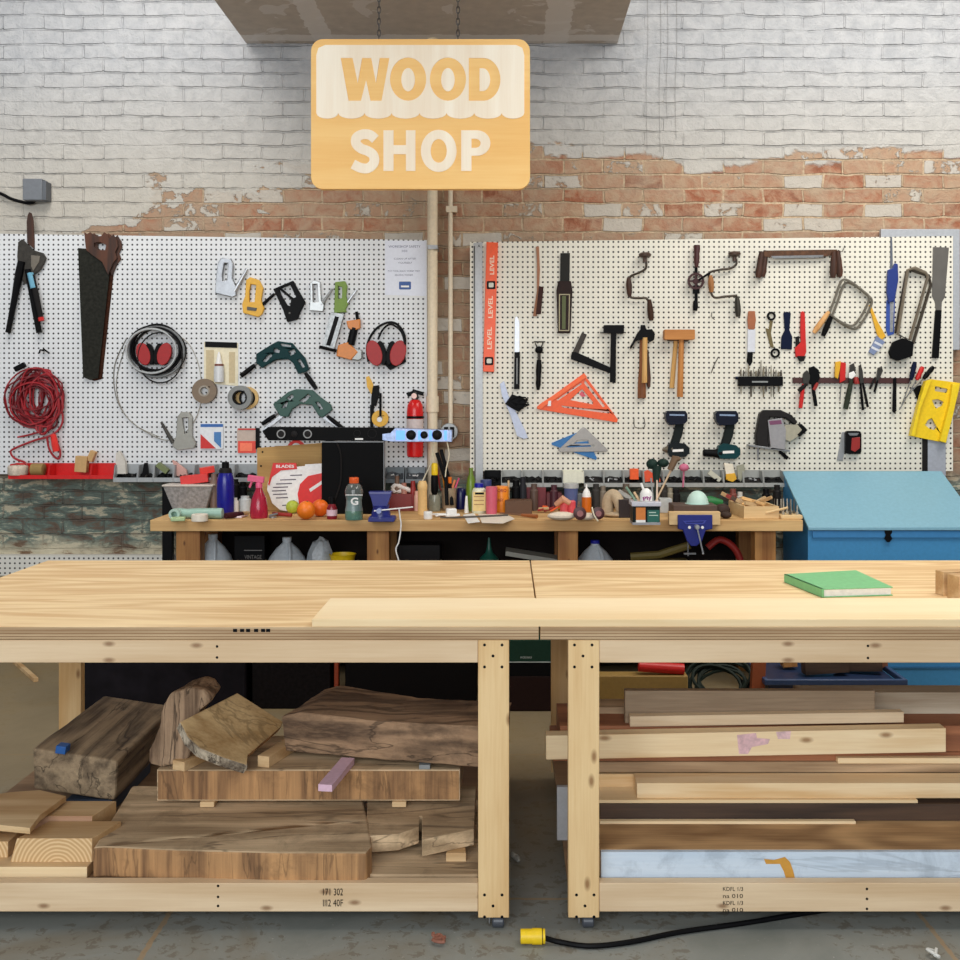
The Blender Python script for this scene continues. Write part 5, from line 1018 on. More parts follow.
# squares
t = thing('speed_square', 'large orange triangular square', 'speed square')
OUT = [(583.5, 373.5), (618, 419.5), (617, 422.5), (537, 409), (537, 407)]
B().prism(OUT, Y, .01, [[(580.5, 383), (582, 384), (558, 400.5), (556, 400)], [(585, 380), (605, 406), (603, 407.5), (584, 383)], [(561, 405.5), (610, 411.5), (609, 413.5), (563, 407.5)], [(582, 389), (593, 402), (593, 404.5), (570, 400)]]).to('blade', mat((238, 90, 34), .45), t, .001)
B().prism([(537, 406.5), (540, 404), (581, 377), (584, 373), (587, 377), (545, 406), (540, 410)], Y-.0102, .008).to('fence', mat((246, 104, 46), .45), t, .001)
B().prism([(548.5, 401), (551, 400.5), (551, 406), (547.5, 406)], Y-.0185, .0008).to('logo', WHITE, t); B().prism([(579, 394), (582, 391), (586, 396), (582, 397)], Y-.001, .001).to('pink_backing', mat((220, 90, 110), .5), t)
t = thing('speed_square', 'blue plastic square behind the grey one', 'speed square'); B().prism([(583, 430), (597, 458), (596, 460), (552, 445), (551.5, 443)], Y, .006, [[(580, 436), (586, 437), (588, 441), (572, 443)]]).to('blade', mat((36, 110, 172), .45), t, .001)
t = thing('speed_square', 'small grey metal triangular square overlapping a blue one', 'speed square'); B().prism([(583, 427), (585, 427.5), (608, 450), (607, 451.5), (560, 452), (558, 450)], Y-.0065, .006, [[(578, 440), (588, 440), (589, 443.5), (574, 443.5)], [(568, 446), (594, 445), (594, 446.5), (567, 447.5)]]).to('blade', mat((150, 146, 142), .4, .5), t, .001)
t = thing('sliding_bevel', 'grey plastic blade pair crossed with a black clamp, left of the orange square', 'sliding gauge')
B().prism([(500, 384), (504, 381), (508, 394), (512, 404), (525, 430), (528, 438), (524, 439), (517, 436), (510, 414), (502, 396)], Y, .008).to('blade', mat((178, 186, 206), .4, .2), t, .001)
b = B(); b.prism([(505, 404), (512, 394), (517, 396), (528, 400), (526, 404), (519, 412), (513, 409)], Y-.0085, .012); rr = random.Random(4)
for k in range(4): b.tpx([(512+rr.uniform(-5, 2), 406+rr.uniform(-6, 3), .024), (520+rr.uniform(-4, 5), 402+rr.uniform(-8, 7), .03), (528+rr.uniform(-3, 2), 402+rr.uniform(-4, 4), .02)], Y, .8, 6, sm=3)
b.to('clamp', BLACK, t)
for i, (pts, l) in enumerate(((((711, 373, .004), (713, 366, .02), (717, 359, .01), (718, 357, .0)), 'crossed wire peg hook right of the mallet'), (((634, 418, 0), (634.5, 427, .02), (644, 427, .02), (644, 418, .0)), 'square wire peg hook above the impact driver'), (((712, 312, 0), (711, 317, .02), (714, 320, .02)), 'tiny wire hook below the right brace'), (((838, 250, 0), (841, 252, .02), (844, 246, .01)), 'wire hook at the right end of the drawknives'))):
    one(B().tpx(list(pts), Y, .4, 5, sm=3), 'peg_hook', DSTEEL, l, 'hook')

# ---------------------------------------------------------------- bins along the foot of the boards
def bin_(px0, px1, pyt, pyb, m, label, fill, d=.10, name='storage_bin', fc=None, lipf=.26):
    t = thing(name, label, 'bin'); y0 = Y-d; y1 = Y-.001; xa, xb = XX(px0, y0)+.001, XX(px1, y0)-.001; zb, zt = ZZ(pyb, y0), ZZ(pyt, y1); w_ = .003; zl = zb+(zt-zb)*lipf
    b = B(); b.box(xa, xb, y0, y1, zb, zb+w_); b.box(xa, xb, y1-w_, y1, zb+w_, zt); b.box(xa, xb, y0, y0+w_, zb+w_, zl)
    for s in (xa, xb-w_):
        vs = [(s+e, a, c) for e in (0, w_) for a, c in ((y0+w_, zb+w_), (y1-w_, zb+w_), (y1-w_, zt), (y0+w_+.02, zt-.002), (y0+w_, zl))]
        b.add(vs, [(0, 1, 2, 3, 4), (9, 8, 7, 6, 5)]+[(i, (i+1) % 5, 5+(i+1) % 5, 5+i) for i in range(5)])
    b.to('bin_body', m, t)
    if fill:
        r_ = random.Random(int(px0*7)); b = B(); lvl = zb+(zt-zb)*fill
        vs = []; nx, ny = 7, 5
        for j in range(ny):
            for i in range(nx): vs.append((xa+.004+(xb-xa-.008)*i/(nx-1), y0+.005+(y1-y0-.012)*j/(ny-1), min(zt-.004, zb+.004+(lvl-zb)*(.45+.7*j/(ny-1))+r_.uniform(-.006, .006))))
        b.add(vs, [(j*nx+i, j*nx+i+1, (j+1)*nx+i+1, (j+1)*nx+i) for j in range(ny-1) for i in range(nx-1)])
        for k in range(7): b.mt(k % 3).obox((r_.uniform(xa+.02, xb-.02), r_.uniform(y0+.02, y1-.03), lvl+r_.uniform(-.004, .004)), (r_.uniform(.006, .012), .003, .003), r_.uniform(0, 180), r_.uniform(-40, 40), r_.uniform(-40, 40))
        o = b.to('contents', fc or [BLACK, DARK, DSTEEL], t); o['kind'] = 'stuff'
    return t
GB1 = mat((158, 162, 164), .45); RB1 = mat((206, 24, 22), .35)
for i, (a, c) in enumerate(((8, 48), (48, 90), (90, 113))):
    bin_(a, c, 463, 479, RB1, ('leftmost red bin, holding twine rolls', 'middle red bin under the brown card box', 'narrow rightmost red bin')[i], 0)
X0 = [(113, 'first grey bin right of the red ones, with a folded paper'), (137, 'grey bin with a dark little stand in it'), (153, 'grey bin holding a green bottle-shaped tool'), (173, 'grey bin holding a pinkish cloth'), (193, 'grey bin behind the red boxes on the left'), (213, 'grey bin behind the blue bottle'), (233, 'grey bin behind the pink spray bottle')]
for i, (a, l) in enumerate(X0): bin_(a, (X0+[(257, '')])[i+1][0], 464, 482, GB1, l, .35)
for i, a in enumerate((384, 405)): bin_(a, a+20, 467, 483, mat((120, 128, 132), .45), ('grey bin with screws just right of the black monitor back', 'grey bin with white clips under the fire extinguisher')[i], .5, fc=[mat((70, 74, 78), .5), WHITE, STEEL])
RBN = ['dark bin at the left end of the right board row', 'grey bin holding a dark blue item, second of the right row', 'grey bin with black contents, third of the right row', 'grey bin nearly empty, left of the cream bin', 'cream fronted bin in the middle of the right row', 'grey bin of mixed black hardware right of the cream bin', 'grey bin of scattered screws above the orange glue bottle',
       'grey bin holding an orange block and a stick', 'grey bin holding an orange box behind the green tool', 'grey bin behind the brush handles', 'grey bin with black and white fittings above the dust mask', 'grey bin holding a rolled pale tag', 'grey bin holding the yellow brush', 'grey bin of shiny silver screws near the cabinet', 'grey bin beside the blue cabinet with olive hardware']
xs = [484, 501, 522, 543, 563, 584, 604, 624, 644, 664, 684, 704, 724, 744, 764, 785]
for i, l in enumerate(RBN):
    if i == 4: bin_(xs[i], xs[i+1], 470, 483, mat((222, 220, 200), .5), l, 0, lipf=.98)
    else: bin_(xs[i], xs[i+1], 470, 487, BLACK if i == 0 else mat((160, 162, 158), .45), l, .45, fc=[DARK, mat((196, 198, 200), .4), GREY] if i in (5, 6, 13) else None)
def lay(name, b, m, label, c): return one(b, name, m, label, c, bevel=.001)
Yb = Y-.06
lay('twine_roll', B().lathe([(.05, 0), (.055, .01), (.055, .045), (.05, .055), (.02, .055)], (XX(18, Yb), Yb, ZZ(475, Yb))), mat((206, 190, 172), .7, 0, .25), 'pale twine roll in the leftmost red bin', 'twine')
lay('twine_roll', B().lathe([(.03, -.035), (.035, -.033), (.035, .033), (.03, .035)], (XX(38, Yb), Yb, ZZ(469.5, Yb)), 'x'), mat((150, 122, 70), .7), 'small brown spool lying in the leftmost red bin', 'spool')
b = B(); b.obox(P(82, 464, Yb), (.033, .02, .045), 0, 0, 4); b.obox(P(92, 456, Yb+.01), (.016, .018, .03), 0, 0, 22); lay('card_box', b, mat((196, 156, 104), .6), 'open brown card box standing in the red bin', 'box')
b = B(); b.prism([(115, 474), (116, 453), (119, 451), (125, 462), (126, 474)], Y-.02, .03); lay('folded_paper', b, mat((206, 200, 190), .6), 'folded whitish paper standing in the grey bin', 'paper')
b = B(); b.prism([(138, 476), (142, 473), (144, 463), (147, 463), (148, 474), (150, 477)], Y-.04, .02); lay('small_fitting', b, BLACK, 'black upright fitting in the grey bin', 'fitting')
b = B().obox(P(163, 468, Yb), (.036, .02, .014), 0, 0, 38); lay('olive_tool', b, mat((110, 120, 76), .5), 'olive tool leaning in a grey bin left of the pink cloth', 'tool')
b = B(); b.prism([(172, 460), (176, 462), (186, 470), (188, 477), (177, 477)], Y-.03, .02); lay('pink_cloth', b, mat((206, 160, 150), .8), 'pinkish folded cloth in a grey bin', 'cloth')
b = B(); b.obox(P(634, 474, Yb), (.024, .02, .03)); lay('orange_block', b, ORANGE, 'orange block in the bin above the clutter', 'block')
b = B(); b.prism([(644, 472), (648, 470), (660, 478), (661, 485), (645, 482)], Yb, .02); lay('orange_box', b, mat((226, 80, 40), .5), 'orange box in the bin behind the dark green tool', 'box')
b = B(); b.obox(P(714.5, 476, Yb), (.04, .012, .014), 0, 0, 38); lay('pale_tag', b, mat((196, 194, 176), .6), 'rolled pale tag in a grey bin right of the mask', 'tag')
t = thing('paint_brush', 'yellow handled brush with white bristles standing in a grey bin', 'brush')
B().prism([(726, 480), (726, 474), (735, 473), (737, 479), (733, 482)], Yb, .014).to('handle', MUST, t, .002); B().prism([(724, 463), (733, 464), (735, 474), (726, 475)], Yb, .012).to('bristles', mat((228, 220, 200), .7), t, .002)
b = B(); b.prism([(737, 466), (744, 464), (745, 470), (741, 482), (738, 480)], Yb, .015); lay('grey_scraper', b, mat((150, 150, 132), .6), 'olive grey scraper standing beside the yellow brush', 'scraper')
# ---------------------------------------------------------------- things on the back table
Tz = TZ+.0005
def at(px, py): y = TY(py); return XX(px, y), y
def bottle(name, px, pyb, prof, m, label, cat_='bottle', extra=(), n=20, dz=0):
    """prof: [(radius_px, py)] bottom to top; the base stands on the table"""
    x, y = at(px, pyb); k = y/F; t = thing(name, label, cat_)
    def mk(pr, nm, mm): B().lathe([(max(r, .01)*k, Tz+(pyb-q)*k+dz) for r, q in pr], (x, y, 0), 'z', n).to(nm, mm, t)
    mk(prof, extra[0][0] if False else 'body', m)
    for nm, pr, mm in extra: mk(pr, nm, mm)
    return t, x, y, k
def tbox(name, px0, px1, pyt, pyb, d, m, label, cat_, rz=0, bev=.002, parent=None, dz=0):
    y = TY(pyb); x0, x1 = XX(px0, y), XX(px1, y); h = (pyb-pyt)*y/F; b = B(); c = ((x0+x1)/2, y+d/2+abs(math.sin(math.radians(rz)))*(x1-x0)/2, Tz+dz+h/2); b.obox(c, ((x1-x0)/2, d/2, h/2), rz)
    if parent is not None: return b.to(name, m, parent, bev)
    return one(b, name, m, label, cat_, bevel=bev)
CLR = mat((170, 166, 164), .25, 0, .3, .2)
# left end
t = thing('plastic_container', 'clear open plastic tub at the left end of the back table', 'container'); x, y = at(194, 509); k = y/F
b = B(); b.add([(x-16*k, y-.09, Tz), (x+16*k, y-.09, Tz), (x+16*k, y+.03, Tz), (x-16*k, y+.03, Tz), (x-24*k, y-.12, Tz+24*k), (x+24*k, y-.12, Tz+24*k), (x+24*k, y+.05, Tz+24*k), (x-24*k, y+.05, Tz+24*k)], [(0, 1, 2, 3), (0, 1, 5, 4), (1, 2, 6, 5), (2, 3, 7, 6), (3, 0, 4, 7), (4, 5, 6, 7)]); b.to('tub', CLR, t, .004)
b = B(); b.box(x-25*k, x+25*k, y-.125, y+.055, Tz+24*k+.0004, Tz+26*k); b.to('rim', mat((206, 196, 186), .4), t, .003)
b = B(); b.obox((XX(197, y), y-.04, Tz+26*k+.026), (.075, .03, .024), 8, 0, -6); one(b, 'red_carton', mat((214, 34, 26), .4), 'red carton with white end lying on the clear tub', 'carton', bevel=.002)
b = B(); b.obox((XX(207, y), y+.0, Tz+26*k+.073), (.04, .025, .018), 20, 0, -8); one(b, 'red_carton', mat((222, 50, 36), .4), 'smaller red carton on top of the bigger red one', 'carton', bevel=.002)
b = B(); b.obox((XX(183, y)-.0, y-.073, Tz+26*k+.022), (.016, .002, .02), 8, 0, -6); one(b, 'white_label', WHITE, 'white end label on the red carton', 'label') if False else None
t = thing('torch', 'mint green cylindrical torch lying at the table left end', 'torch'); x, y = at(194, 519.5); k = y/F; MG_ = mat((150, 184, 168), .4)
B().lathe([(5*k, -22*k), (5.4*k, -18*k), (4.6*k, -8*k), (5.2*k, 0), (5.4*k, 25*k), (5.2*k, 27*k)], (x+.0, y+.03, Tz+5.4*k), 'x', 18).to('barrel', MG_, t); B().ring(174, 514.5, y+.0, 5.6, 3, .03).to('end_ring', mat((170, 196, 182), .4), t, .003)
one(B().lathe([(7.5*k, 0), (8*k, .003), (8*k, 6.6*k), (7.5*k, 7*k), (4*k, 7*k)], (XX(204, y), y-.075, Tz)), 'tape_roll', mat((232, 222, 204), .5), 'small white tape roll in front of the mint torch', 'tape roll')
b = B(); b.obox((XX(182, y), y-.065, Tz+.010), (.035, .03, .009), 15); one(b, 'sponge', mat((178, 200, 150), .7), 'small pale green sponge at the table left end', 'sponge', bevel=.004)
b = B(); b.obox((XX(180, y), y-.0, Tz+.004), (.001, .001, .001)); 
one(B().obox((XX(232, 5.45), 5.48, Tz+.006), (.06, .05, .005), -5), 'white_box', mat((232, 214, 222), .5), 'flat white and pink packet behind the dark knife handle', 'packet', bevel=.002)
t = thing('knife', 'dark handled knife lying left of the pink spray bottle', 'knife'); x, y = at(236, 519)
B().tube([(XX(226, 5.4), 5.385, Tz+.017), (XX(234, 5.42), 5.43, Tz+.017), (XX(241, 5.45), 5.475, Tz+.017)], [.015, .016, .013], 10).to('handle', mat((64, 30, 36), .4), t); B().tube([(XX(241, 5.45), 5.475, Tz+.017), (XX(247, 5.5), 5.53, Tz+.017)], [.013, .009], 8).to('bolster', TAN, t)
# blue bottle
bottle('water_bottle', 225.5, 514, [(8.2, 514), (8.6, 512), (8.6, 484), (8, 478), (6.4, 473)], mat((18, 20, 132), .25), 'tall deep blue water bottle with dark cap', extra=(('collar', [(6.4, 473), (6.2, 470), (5, 468)], DARK), ('cap', [(3.6, 468), (3.6, 462.5), (3, 462)], BLACK)))
# spray
t, x, y, k = bottle('spray_bottle', 259, 518, [(8, 518), (8.8, 516), (8.8, 508), (7, 498), (4, 491), (3, 488)], mat((196, 40, 70), .2, 0, .1, .35), 'pink-red spray bottle with pink trigger head')
B().lathe([(3.4*k, Tz+30*k), (3.4*k, Tz+34*k), (2*k, Tz+37*k)], (x, y, 0)).obox((x-3*k, y, Tz+39*k), (8*k, 2.6*k, 3*k), 0, 0, 8).obox((x-8*k, y, Tz+34*k), (1*k, 1.4*k, 4*k), 0, 0, 20).to('trigger_head', PINK, t, .002)
for i, (px, pyb, r, h, m, l) in enumerate(((236, 509, 4.5, 30, DARK, 'dark jar behind the blue bottle'), (243, 510, 4, 28, BLACK, 'black slim bottle between the blue and pink bottles'), (245, 512, 6, 16, mat((196, 200, 200), .3), 'short clear jar left of the pink spray bottle'), (234, 513, 4.5, 15, WHITE, 'small white pot right of the blue bottle'), (214, 510, 4, 36, mat((120, 96, 84), .5), 'brown slim bottle behind the blue bottle'))):
    bottle('jar', px, pyb, [(r, pyb), (r, pyb-h*.8), (r*.7, pyb-h*.85), (r*.7, pyb-h), (r*.5, pyb-h)], m, l, 'jar')
# board, card
t = thing('wooden_board', 'tan wooden board leaning against the pegboard behind the red packaging', 'board'); y = 5.80
b = B(); f = [(257, 448), (322, 443), (322, 510), (257, 512)]; A = [P(px, py, y) for px, py in f]; A[2].z = A[3].z = Tz; Bk = [Vector((q.x, q.y+.02, q.z)) for q in A]; b._ext([A], [Bk], [[(q.x, q.z) for q in A]]); b.to('board', wood((206, 166, 100), (170, 128, 70), 'x', 6, 3), t, .002)
for px, py in ((262.5, 452), (261, 466)): B().disc(px, py, y, 1, .001, 10).to('screw', BLACK, t)
b = B(); b.ring(296, 448, 5.83, 9, 5, .02); b.to('x', RED, None); bpy.data.objects.remove(bpy.data.objects['x'])
one(B().ring(296, 449, 5.85, 9, 6, .02), 'red_ring', RED, 'red ring peeking above the tan wooden board', 'ring')
one(B().box(XX(275, 5.87), XX(320, 5.87), 5.871, 5.89, Tz, ZZ(446, 5.87)), 'brown_case', mat((112, 84, 46), .6), 'brown case edge behind the tan wooden board', 'case', bevel=.003)
t = thing('blade_packaging', 'white and red round saw blade packaging leaning on the table', 'packaging'); y = 5.70
def onb(L): return [(x/960*140+270, y_/960*140+440) for x, y_ in L]
f = [(269, 494), (267, 490), (268, 482), (273, 473), (281, 468), (305, 466), (305, 464.5), (322, 463.5), (322, 512), (292, 512), (280, 510), (272, 503)]
B().prism(f, y, .012).to('card', mat((240, 238, 236), .4), t, .001)
B().prism([(273, 463), (296, 463), (297, 469), (281, 470.5), (272, 477), (269, 486), (268, 484)], y-.004, .012).to('red_tab', mat((214, 34, 30), .4), t, .001)
B().prism([(322, 473), (322, 508), (303, 508), (299, 504), (297.5, 494), (300, 484), (308, 476)], y-.0125, .004).to('red_disc', mat((222, 24, 20), .35), t, .001)
b = B(); b.text('BLADES', 285, 466.3, 3, y-.0162, .0005, 18, .02); b.prism([(309, 489), (322, 480.5), (322, 484), (310.5, 492)], y-.0167, .0005); b.to('lettering', WHITE, t)
b = B()
for i, (xa, xb, yy) in enumerate(((290, 302, 475), (280, 296, 479.5), (276, 292, 483.5), (273, 288, 487), (272, 286, 490.5), (273, 287, 494), (276, 288, 497.5), (282, 288, 505))): b.prism([(xa, yy), (xb, yy-.6), (xb, yy+.5), (xa, yy+1)], y-.0122, .0006)
b.to('print_lines', mat((92, 84, 96), .5), t)
# fruit
for px, pyb, r, m, l, nm in ((306, 519.5, 9.2, mat((238, 120, 20), .45, 0, .06), 'nearer orange on the table in front of the red packaging', 'orange'), (320, 516.5, 8.6, mat((232, 104, 18), .45, 0, .06), 'orange behind and right of the nearer one', 'orange'), (292.5, 513.5, 6.6, mat((176, 190, 60), .45, 0, .12), 'small yellow-green lime left of the oranges', 'lime')):
    x, y = at(px, pyb); k = y/F; t = thing(nm, l, 'fruit'); B().ball((x, y, Tz+r*k), r*k, 20).to('fruit', m, t); B().lathe([(.004, 0), (.002, .002)], (x+.01, y-.01, Tz+r*k*1.96)).to('stem_scar', mat((90, 110, 50), .7), t)
b = B(); x, y = at(283, 517); b.tube(cat([(x-.06, y+.05, Tz+.012), (x-.02, y, Tz+.014), (x+.05, y-.02, Tz+.012)], 4), .010, 8); one(b, 'red_screwdriver', DRED, 'red handled tool lying left of the oranges', 'tool')
b = B(); x, y = at(273, 518); b.lathe([(.02, 0), (.02, .006), (.012, .006)], (x, y, Tz)); b.tube([(x-.02, y, Tz+.012), (x+.02, y+.02, Tz+.02)], .005, 6); one(b, 'metal_ring', STEEL, 'small silver fittings right of the spray bottle', 'fitting')
# small red bottle
bottle('small_bottle', 332, 519, [(5, 519), (5.2, 517), (5.2, 508), (3.4, 504)], mat((130, 20, 34), .25), 'small dark red bottle with black cap beside the black panel', extra=(('label_band', [(5.35, 515.5), (5.35, 509.5)], mat((226, 190, 200), .5)), ('cap', [(3.2, 504), (3.2, 497.5), (2.4, 497)], BLACK)))
# black board and speaker bar
t = thing('computer_monitor', 'large black monitor back standing on the table', 'monitor'); y = 5.62
b = B(); xa, xb = XX(321.5, y), XX(383.5, y); b.box(xa, xb, y, y+.05, Tz, ZZ(442.5, y)); b.to('panel', mat((4, 4, 5), .6, 0, 0), t, .004)
b = B(); b.box(xb, xb+.004, y-.001, y+.05, Tz, ZZ(442, y)).box(xa, xb+.004, y-.001, y+.05, ZZ(442.4, y), ZZ(441.4, y)); b.to('bezel', mat((110, 112, 114), .4, .4), t)
B().tpx([(337, 443, .006), (341, 455, .006), (341, 480, .006), (337, 495, .006), (334, 502, .006)], y, .9, 8, sm=6).to('cable', DARK, t)
t = thing('speaker_bar', 'long black speaker bar across the top of the monitor, its right end bright metal', 'speaker'); y = 5.70
b = B(); b.prism([(262, 431), (268, 427), (395, 428), (395, 441), (268, 440.5)], y+.04, .08); b.to('cabinet', mat((6, 6, 7), .55, 0, 0), t, .003)
for px in (281, 307.5): B().disc(px, 434, y-.0405, 4.6, .003, 24).mt(1).ring(px, 434, y-.0436, 4.4, 3.3, .0012, 24).to('driver', [DARK, GREY], t)
B().disc(294, 434, y-.0405, 3.2, .003, 20).to('driver', DARK, t); B().bpx(355, 438.2, 363, 439.8, y-.0412, .001).to('badge', WHITE, t)
for px, r in ((357, 3.6), (372, 4.6)): B().ring(px, 433.5, y-.0405, r, r-.5, .001, 24).to('driver', DARK, t)
BLIT = mat((120, 160, 220), .3, .2, .1)
b = B(); b.prism([(395, 428), (452, 430), (452, 442), (395, 442), (382, 440), (382, 434), (390, 433)], y+.031, .072); b.to('metal_end', mat((150, 166, 200), .3, .5, .2), t, .003)
m_ = mat((90, 150, 255), .4, 0, .02, emis=1.1)
for px0, px1 in ((396, 405), (418, 421), (429, 432), (444, 447)): B().bpx(px0, 430.5, px1, 440, y-.0415, .001).to('blue_light', m_, t)
for px, r in ((411, 5), (424, 3.8), (437, 5)): B().disc(px, 435, y-.042, r, .004, 24).mt(1).disc(px, 435, y-.0465, r*.35, .002, 16).to('driver', [BLACK, DARK], t)
b = B(); xx = XX(330, y); b.box(xx-.02, xx+.02, y-.03, y+.03, ZZ(442.3, 5.62)+.0015, ZZ(440.6, y-.04)-.0005); b.to('foot', BLACK, t)
# white cable
b = B(); b.tpx([(447, 442, .0), (449, 455, 0), (446, 470, 0), (445, 482, 0)], 5.8, .6, 6, sm=5); one(b, 'white_cable', CREAM, 'thin white cable hanging from the bright end of the speaker bar', 'cable')
b = B(); b.tpx([(434, 442, 0), (431, 462, 0), (425, 476, 0), (421, 484, 0)], 5.8, .7, 6, sm=5); one(b, 'white_cable', CREAM, 'thin white cable hanging in front of the drain pipe', 'cable')
# G bottle
t, x, y, k = bottle('sports_drink_bottle', 354, 519.5, [(8.6, 519.5), (9, 517), (9, 511), (7.9, 506), (7.6, 500)], mat((120, 168, 150), .15, 0, .08, .5), 'clear sports drink bottle with orange cap and white letter',
    extra=(('sleeve', [(7.7, 500.1), (8, 505.7), (8.9, 510), (8.95, 510.5)], mat((120, 140, 138), .3)), ('label_sleeve', [(7.75, 506), (7.7, 500), (8.8, 495), (9, 495)], mat((104, 124, 122), .3)), ('shoulder', [(9, 495), (9.1, 490), (7, 485), (4.6, 483.3)], mat((120, 126, 122), .15, 0, .1, .5)), ('cap', [(4.6, 483.2), (4.8, 482.8), (4.8, 478), (4.2, 477.5)], mat((232, 96, 40), .4))))
B().text('G', 354.5, 501.3, 7.6, y-9.3*k, .0006, 7.6, .03).to('letter', WHITE, t); B().bpx(345.5, 494.6, 362.5, 495.4, y-9.2*k, .002).to('sleeve_edge', WHITE, t)
# blue vise
t = thing('bench_vise', 'small dark blue bench vise with white handle, right of the sports bottle', 'vise'); x, y = at(381, 521); k = y/F
B().prism([(368, 519.5), (369, 517), (393.5, 517), (395, 519.5), (394, 522), (368, 522)], y+.04, .09).to('base', VISEB, t, .003); B().lathe([(10*k, Tz+3*k), (9.4*k, Tz+8*k), (8*k, Tz+13*k), (8.6*k, Tz+16*k)], (x, y, 0)).to('body', VISEB, t)
B().prism([(368.5, 492), (391.5, 492), (390, 497), (387, 506), (373, 506), (371, 498)], y+.03, .07).mt(1).prism([(369, 492), (391, 492), (390.5, 494), (369.5, 494)], y-.0402, .001).to('jaw', [VISEB, mat((92, 96, 150), .4)], t, .003)
b = B(); b.tube([P(374, 511, y-.07), P(413, 507, y-.07)], .7*k, 8); b.to('tommy_bar', WHITE, t); B().lathe([(2.6*k, -.03), (2.6*k, .012), (1.6*k, .014)], P(379.5, 510.5, y-.06), 'y').to('screw_end', mat((150, 160, 200), .3, .4), t)
one(B().tpx([(400, 508, .05), (401, 516, .05), (402, 524, .05), (400, 540, .055), (397, 548, .055), (400, 560, .05), (402, 570, .04)], TF, .7, 6, sm=5), 'charging_cable', WHITE, 'white cord hanging over the table front edge', 'cord')
# red thing with white
tbox('red_box', 388, 412, 494, 511, .10, mat((126, 34, 30), .4), 'dark red box between the vise and the yellow cylinder', 'box')
x, y = at(400, 511); b = B(); zz = Tz+17*y/F
b.tube(cat([(XX(392, y), y+.02, zz+.030), (XX(395, y), y+.02, zz+.046), (XX(400, y), y+.02, zz+.04), (XX(405, y), y+.02, zz+.028), (XX(411, y), y+.03, zz+.014)], 4), .013, 8); b.tube(cat([(XX(392, y), y+.02, zz+.030), (XX(394, y), y+.02, zz+.014), (XX(401, y), y+.02, zz+.014)], 4), .012, 8)
one(b, 'white_clamp', mat((232, 222, 214), .5), 'white curved plastic piece on the dark red box', 'plastic piece')
bottle('yellow_cylinder', 422.5, 515, [(4.6, 515), (4.8, 513), (4.6, 490), (5, 489), (5, 485), (3.6, 481)], mat((226, 186, 124), .5), 'tall pale yellow wooden cylinder left of the glass jar', 'cylinder')
bottle('screw_top', 428, 519, [(4, 519), (4.4, 518), (4.4, 512), (3.6, 511.5)], WHITE, 'short white cap lying at the table middle', 'cap')
t, x, y, k = bottle('glass_jar', 434.5, 511, [(5.6, 511), (6, 509), (6, 498), (5.2, 495.5), (5.2, 494.5)], mat((168, 168, 150), .15, 0, .15, .4), 'glass jar with a black and yellow tool standing in it', 'jar')
t = thing('screwdriver', 'black and yellow handled tool standing in the glass jar', 'screwdriver'); y = TY(511)-.004
B().lathe([(2*k, Tz+15*k), (3.6*k, Tz+20*k), (3.6*k, Tz+34*k), (3*k, Tz+36*k)], (XX(434.5, y), y, 0)).to('black_grip', BLACK, t); B().lathe([(3*k, Tz+36*k), (3.3*k, Tz+37*k), (3.3*k, Tz+46*k), (2.2*k, Tz+48*k)], (XX(434.5, y), y, 0)).to('yellow_end', YEL, t)
t, x, y, k = bottle('tool_cup', 449, 510, [(6.6, 510), (7, 506), (7.6, 490), (7.6, 488)], mat((196, 170, 140), .3, 0, .2, .4), 'clear cup full of orange handled scissors and sticks', 'cup')
for i, (a, c, r, m, l) in enumerate((((446, 489), (444, 474), 2.2, mat((240, 150, 30), .4), 'orange scissor handle in the clear cup'), ((449, 489), (450, 477), 2, mat((236, 120, 30), .4), 'second orange handle in the clear cup'), ((452, 489), (455, 480), 1.2, mat((226, 140, 90), .5), 'thin peach stick in the clear cup'), ((440, 488), (437, 468), .9, DRED, 'thin dark red stick left in the clear cup'), ((455, 489), (459, 478), .9, PINK, 'pinkish stick leaning right in the clear cup'))):
    b = B(); b.tube([P(a[0], a[1], y-.002*i), P(c[0], c[1], y-.002*i)], r*k, 8); b.tube([P(a[0], a[1]+.2, y-.002*i), P(449, 500, y-.002*i)], min(r, .8)*k, 6); one(b, 'handled_tool', m, l, 'hand tool')
for i, (x0, y0, x1, y1) in enumerate(((437, 453, 446, 473), (441, 450, 449, 472))): 
    one(B().tube([P(x0, y0, 5.85+.03*i), P(x1, y1+8, 5.80+.03*i), P(x1+1+2*i, 505, 5.75+.03*i)], .011, 6), 'black_rod', BLACK, ('left one of two long black rods standing behind the cup', 'right one of two long black rods standing behind the cup')[i], 'rod')
bottle('blue_bottle', 461, 509, [(4.8, 509), (5, 507), (5, 493), (4, 489), (3, 488)], mat((16, 20, 76), .3), 'small navy bottle right of the scissors cup')
bottle('green_bottle', 471, 511, [(4.6, 511), (4.8, 509), (4.8, 486), (3.6, 478), (2, 474), (2, 468)], mat((104, 130, 34), .3), 'yellow-green bottle behind the white glue bottle')
bottle('white_nozzle', 466.5, 513, [(2.4, 513), (2, 509), (1, 496)], WHITE, 'small white pointed nozzle standing before the green bottle', 'nozzle')
t, x, y, k = bottle('glue_bottle', 479, 513, [(6.8, 513), (7.2, 511.5), (7.2, 492), (6, 488.5), (4, 487.5)], mat((226, 224, 196), .35), 'white wood glue bottle with blue cap and yellow label', extra=(('cap', [(4.6, 487.4), (4.6, 483.5), (3, 483)], COBALT),))
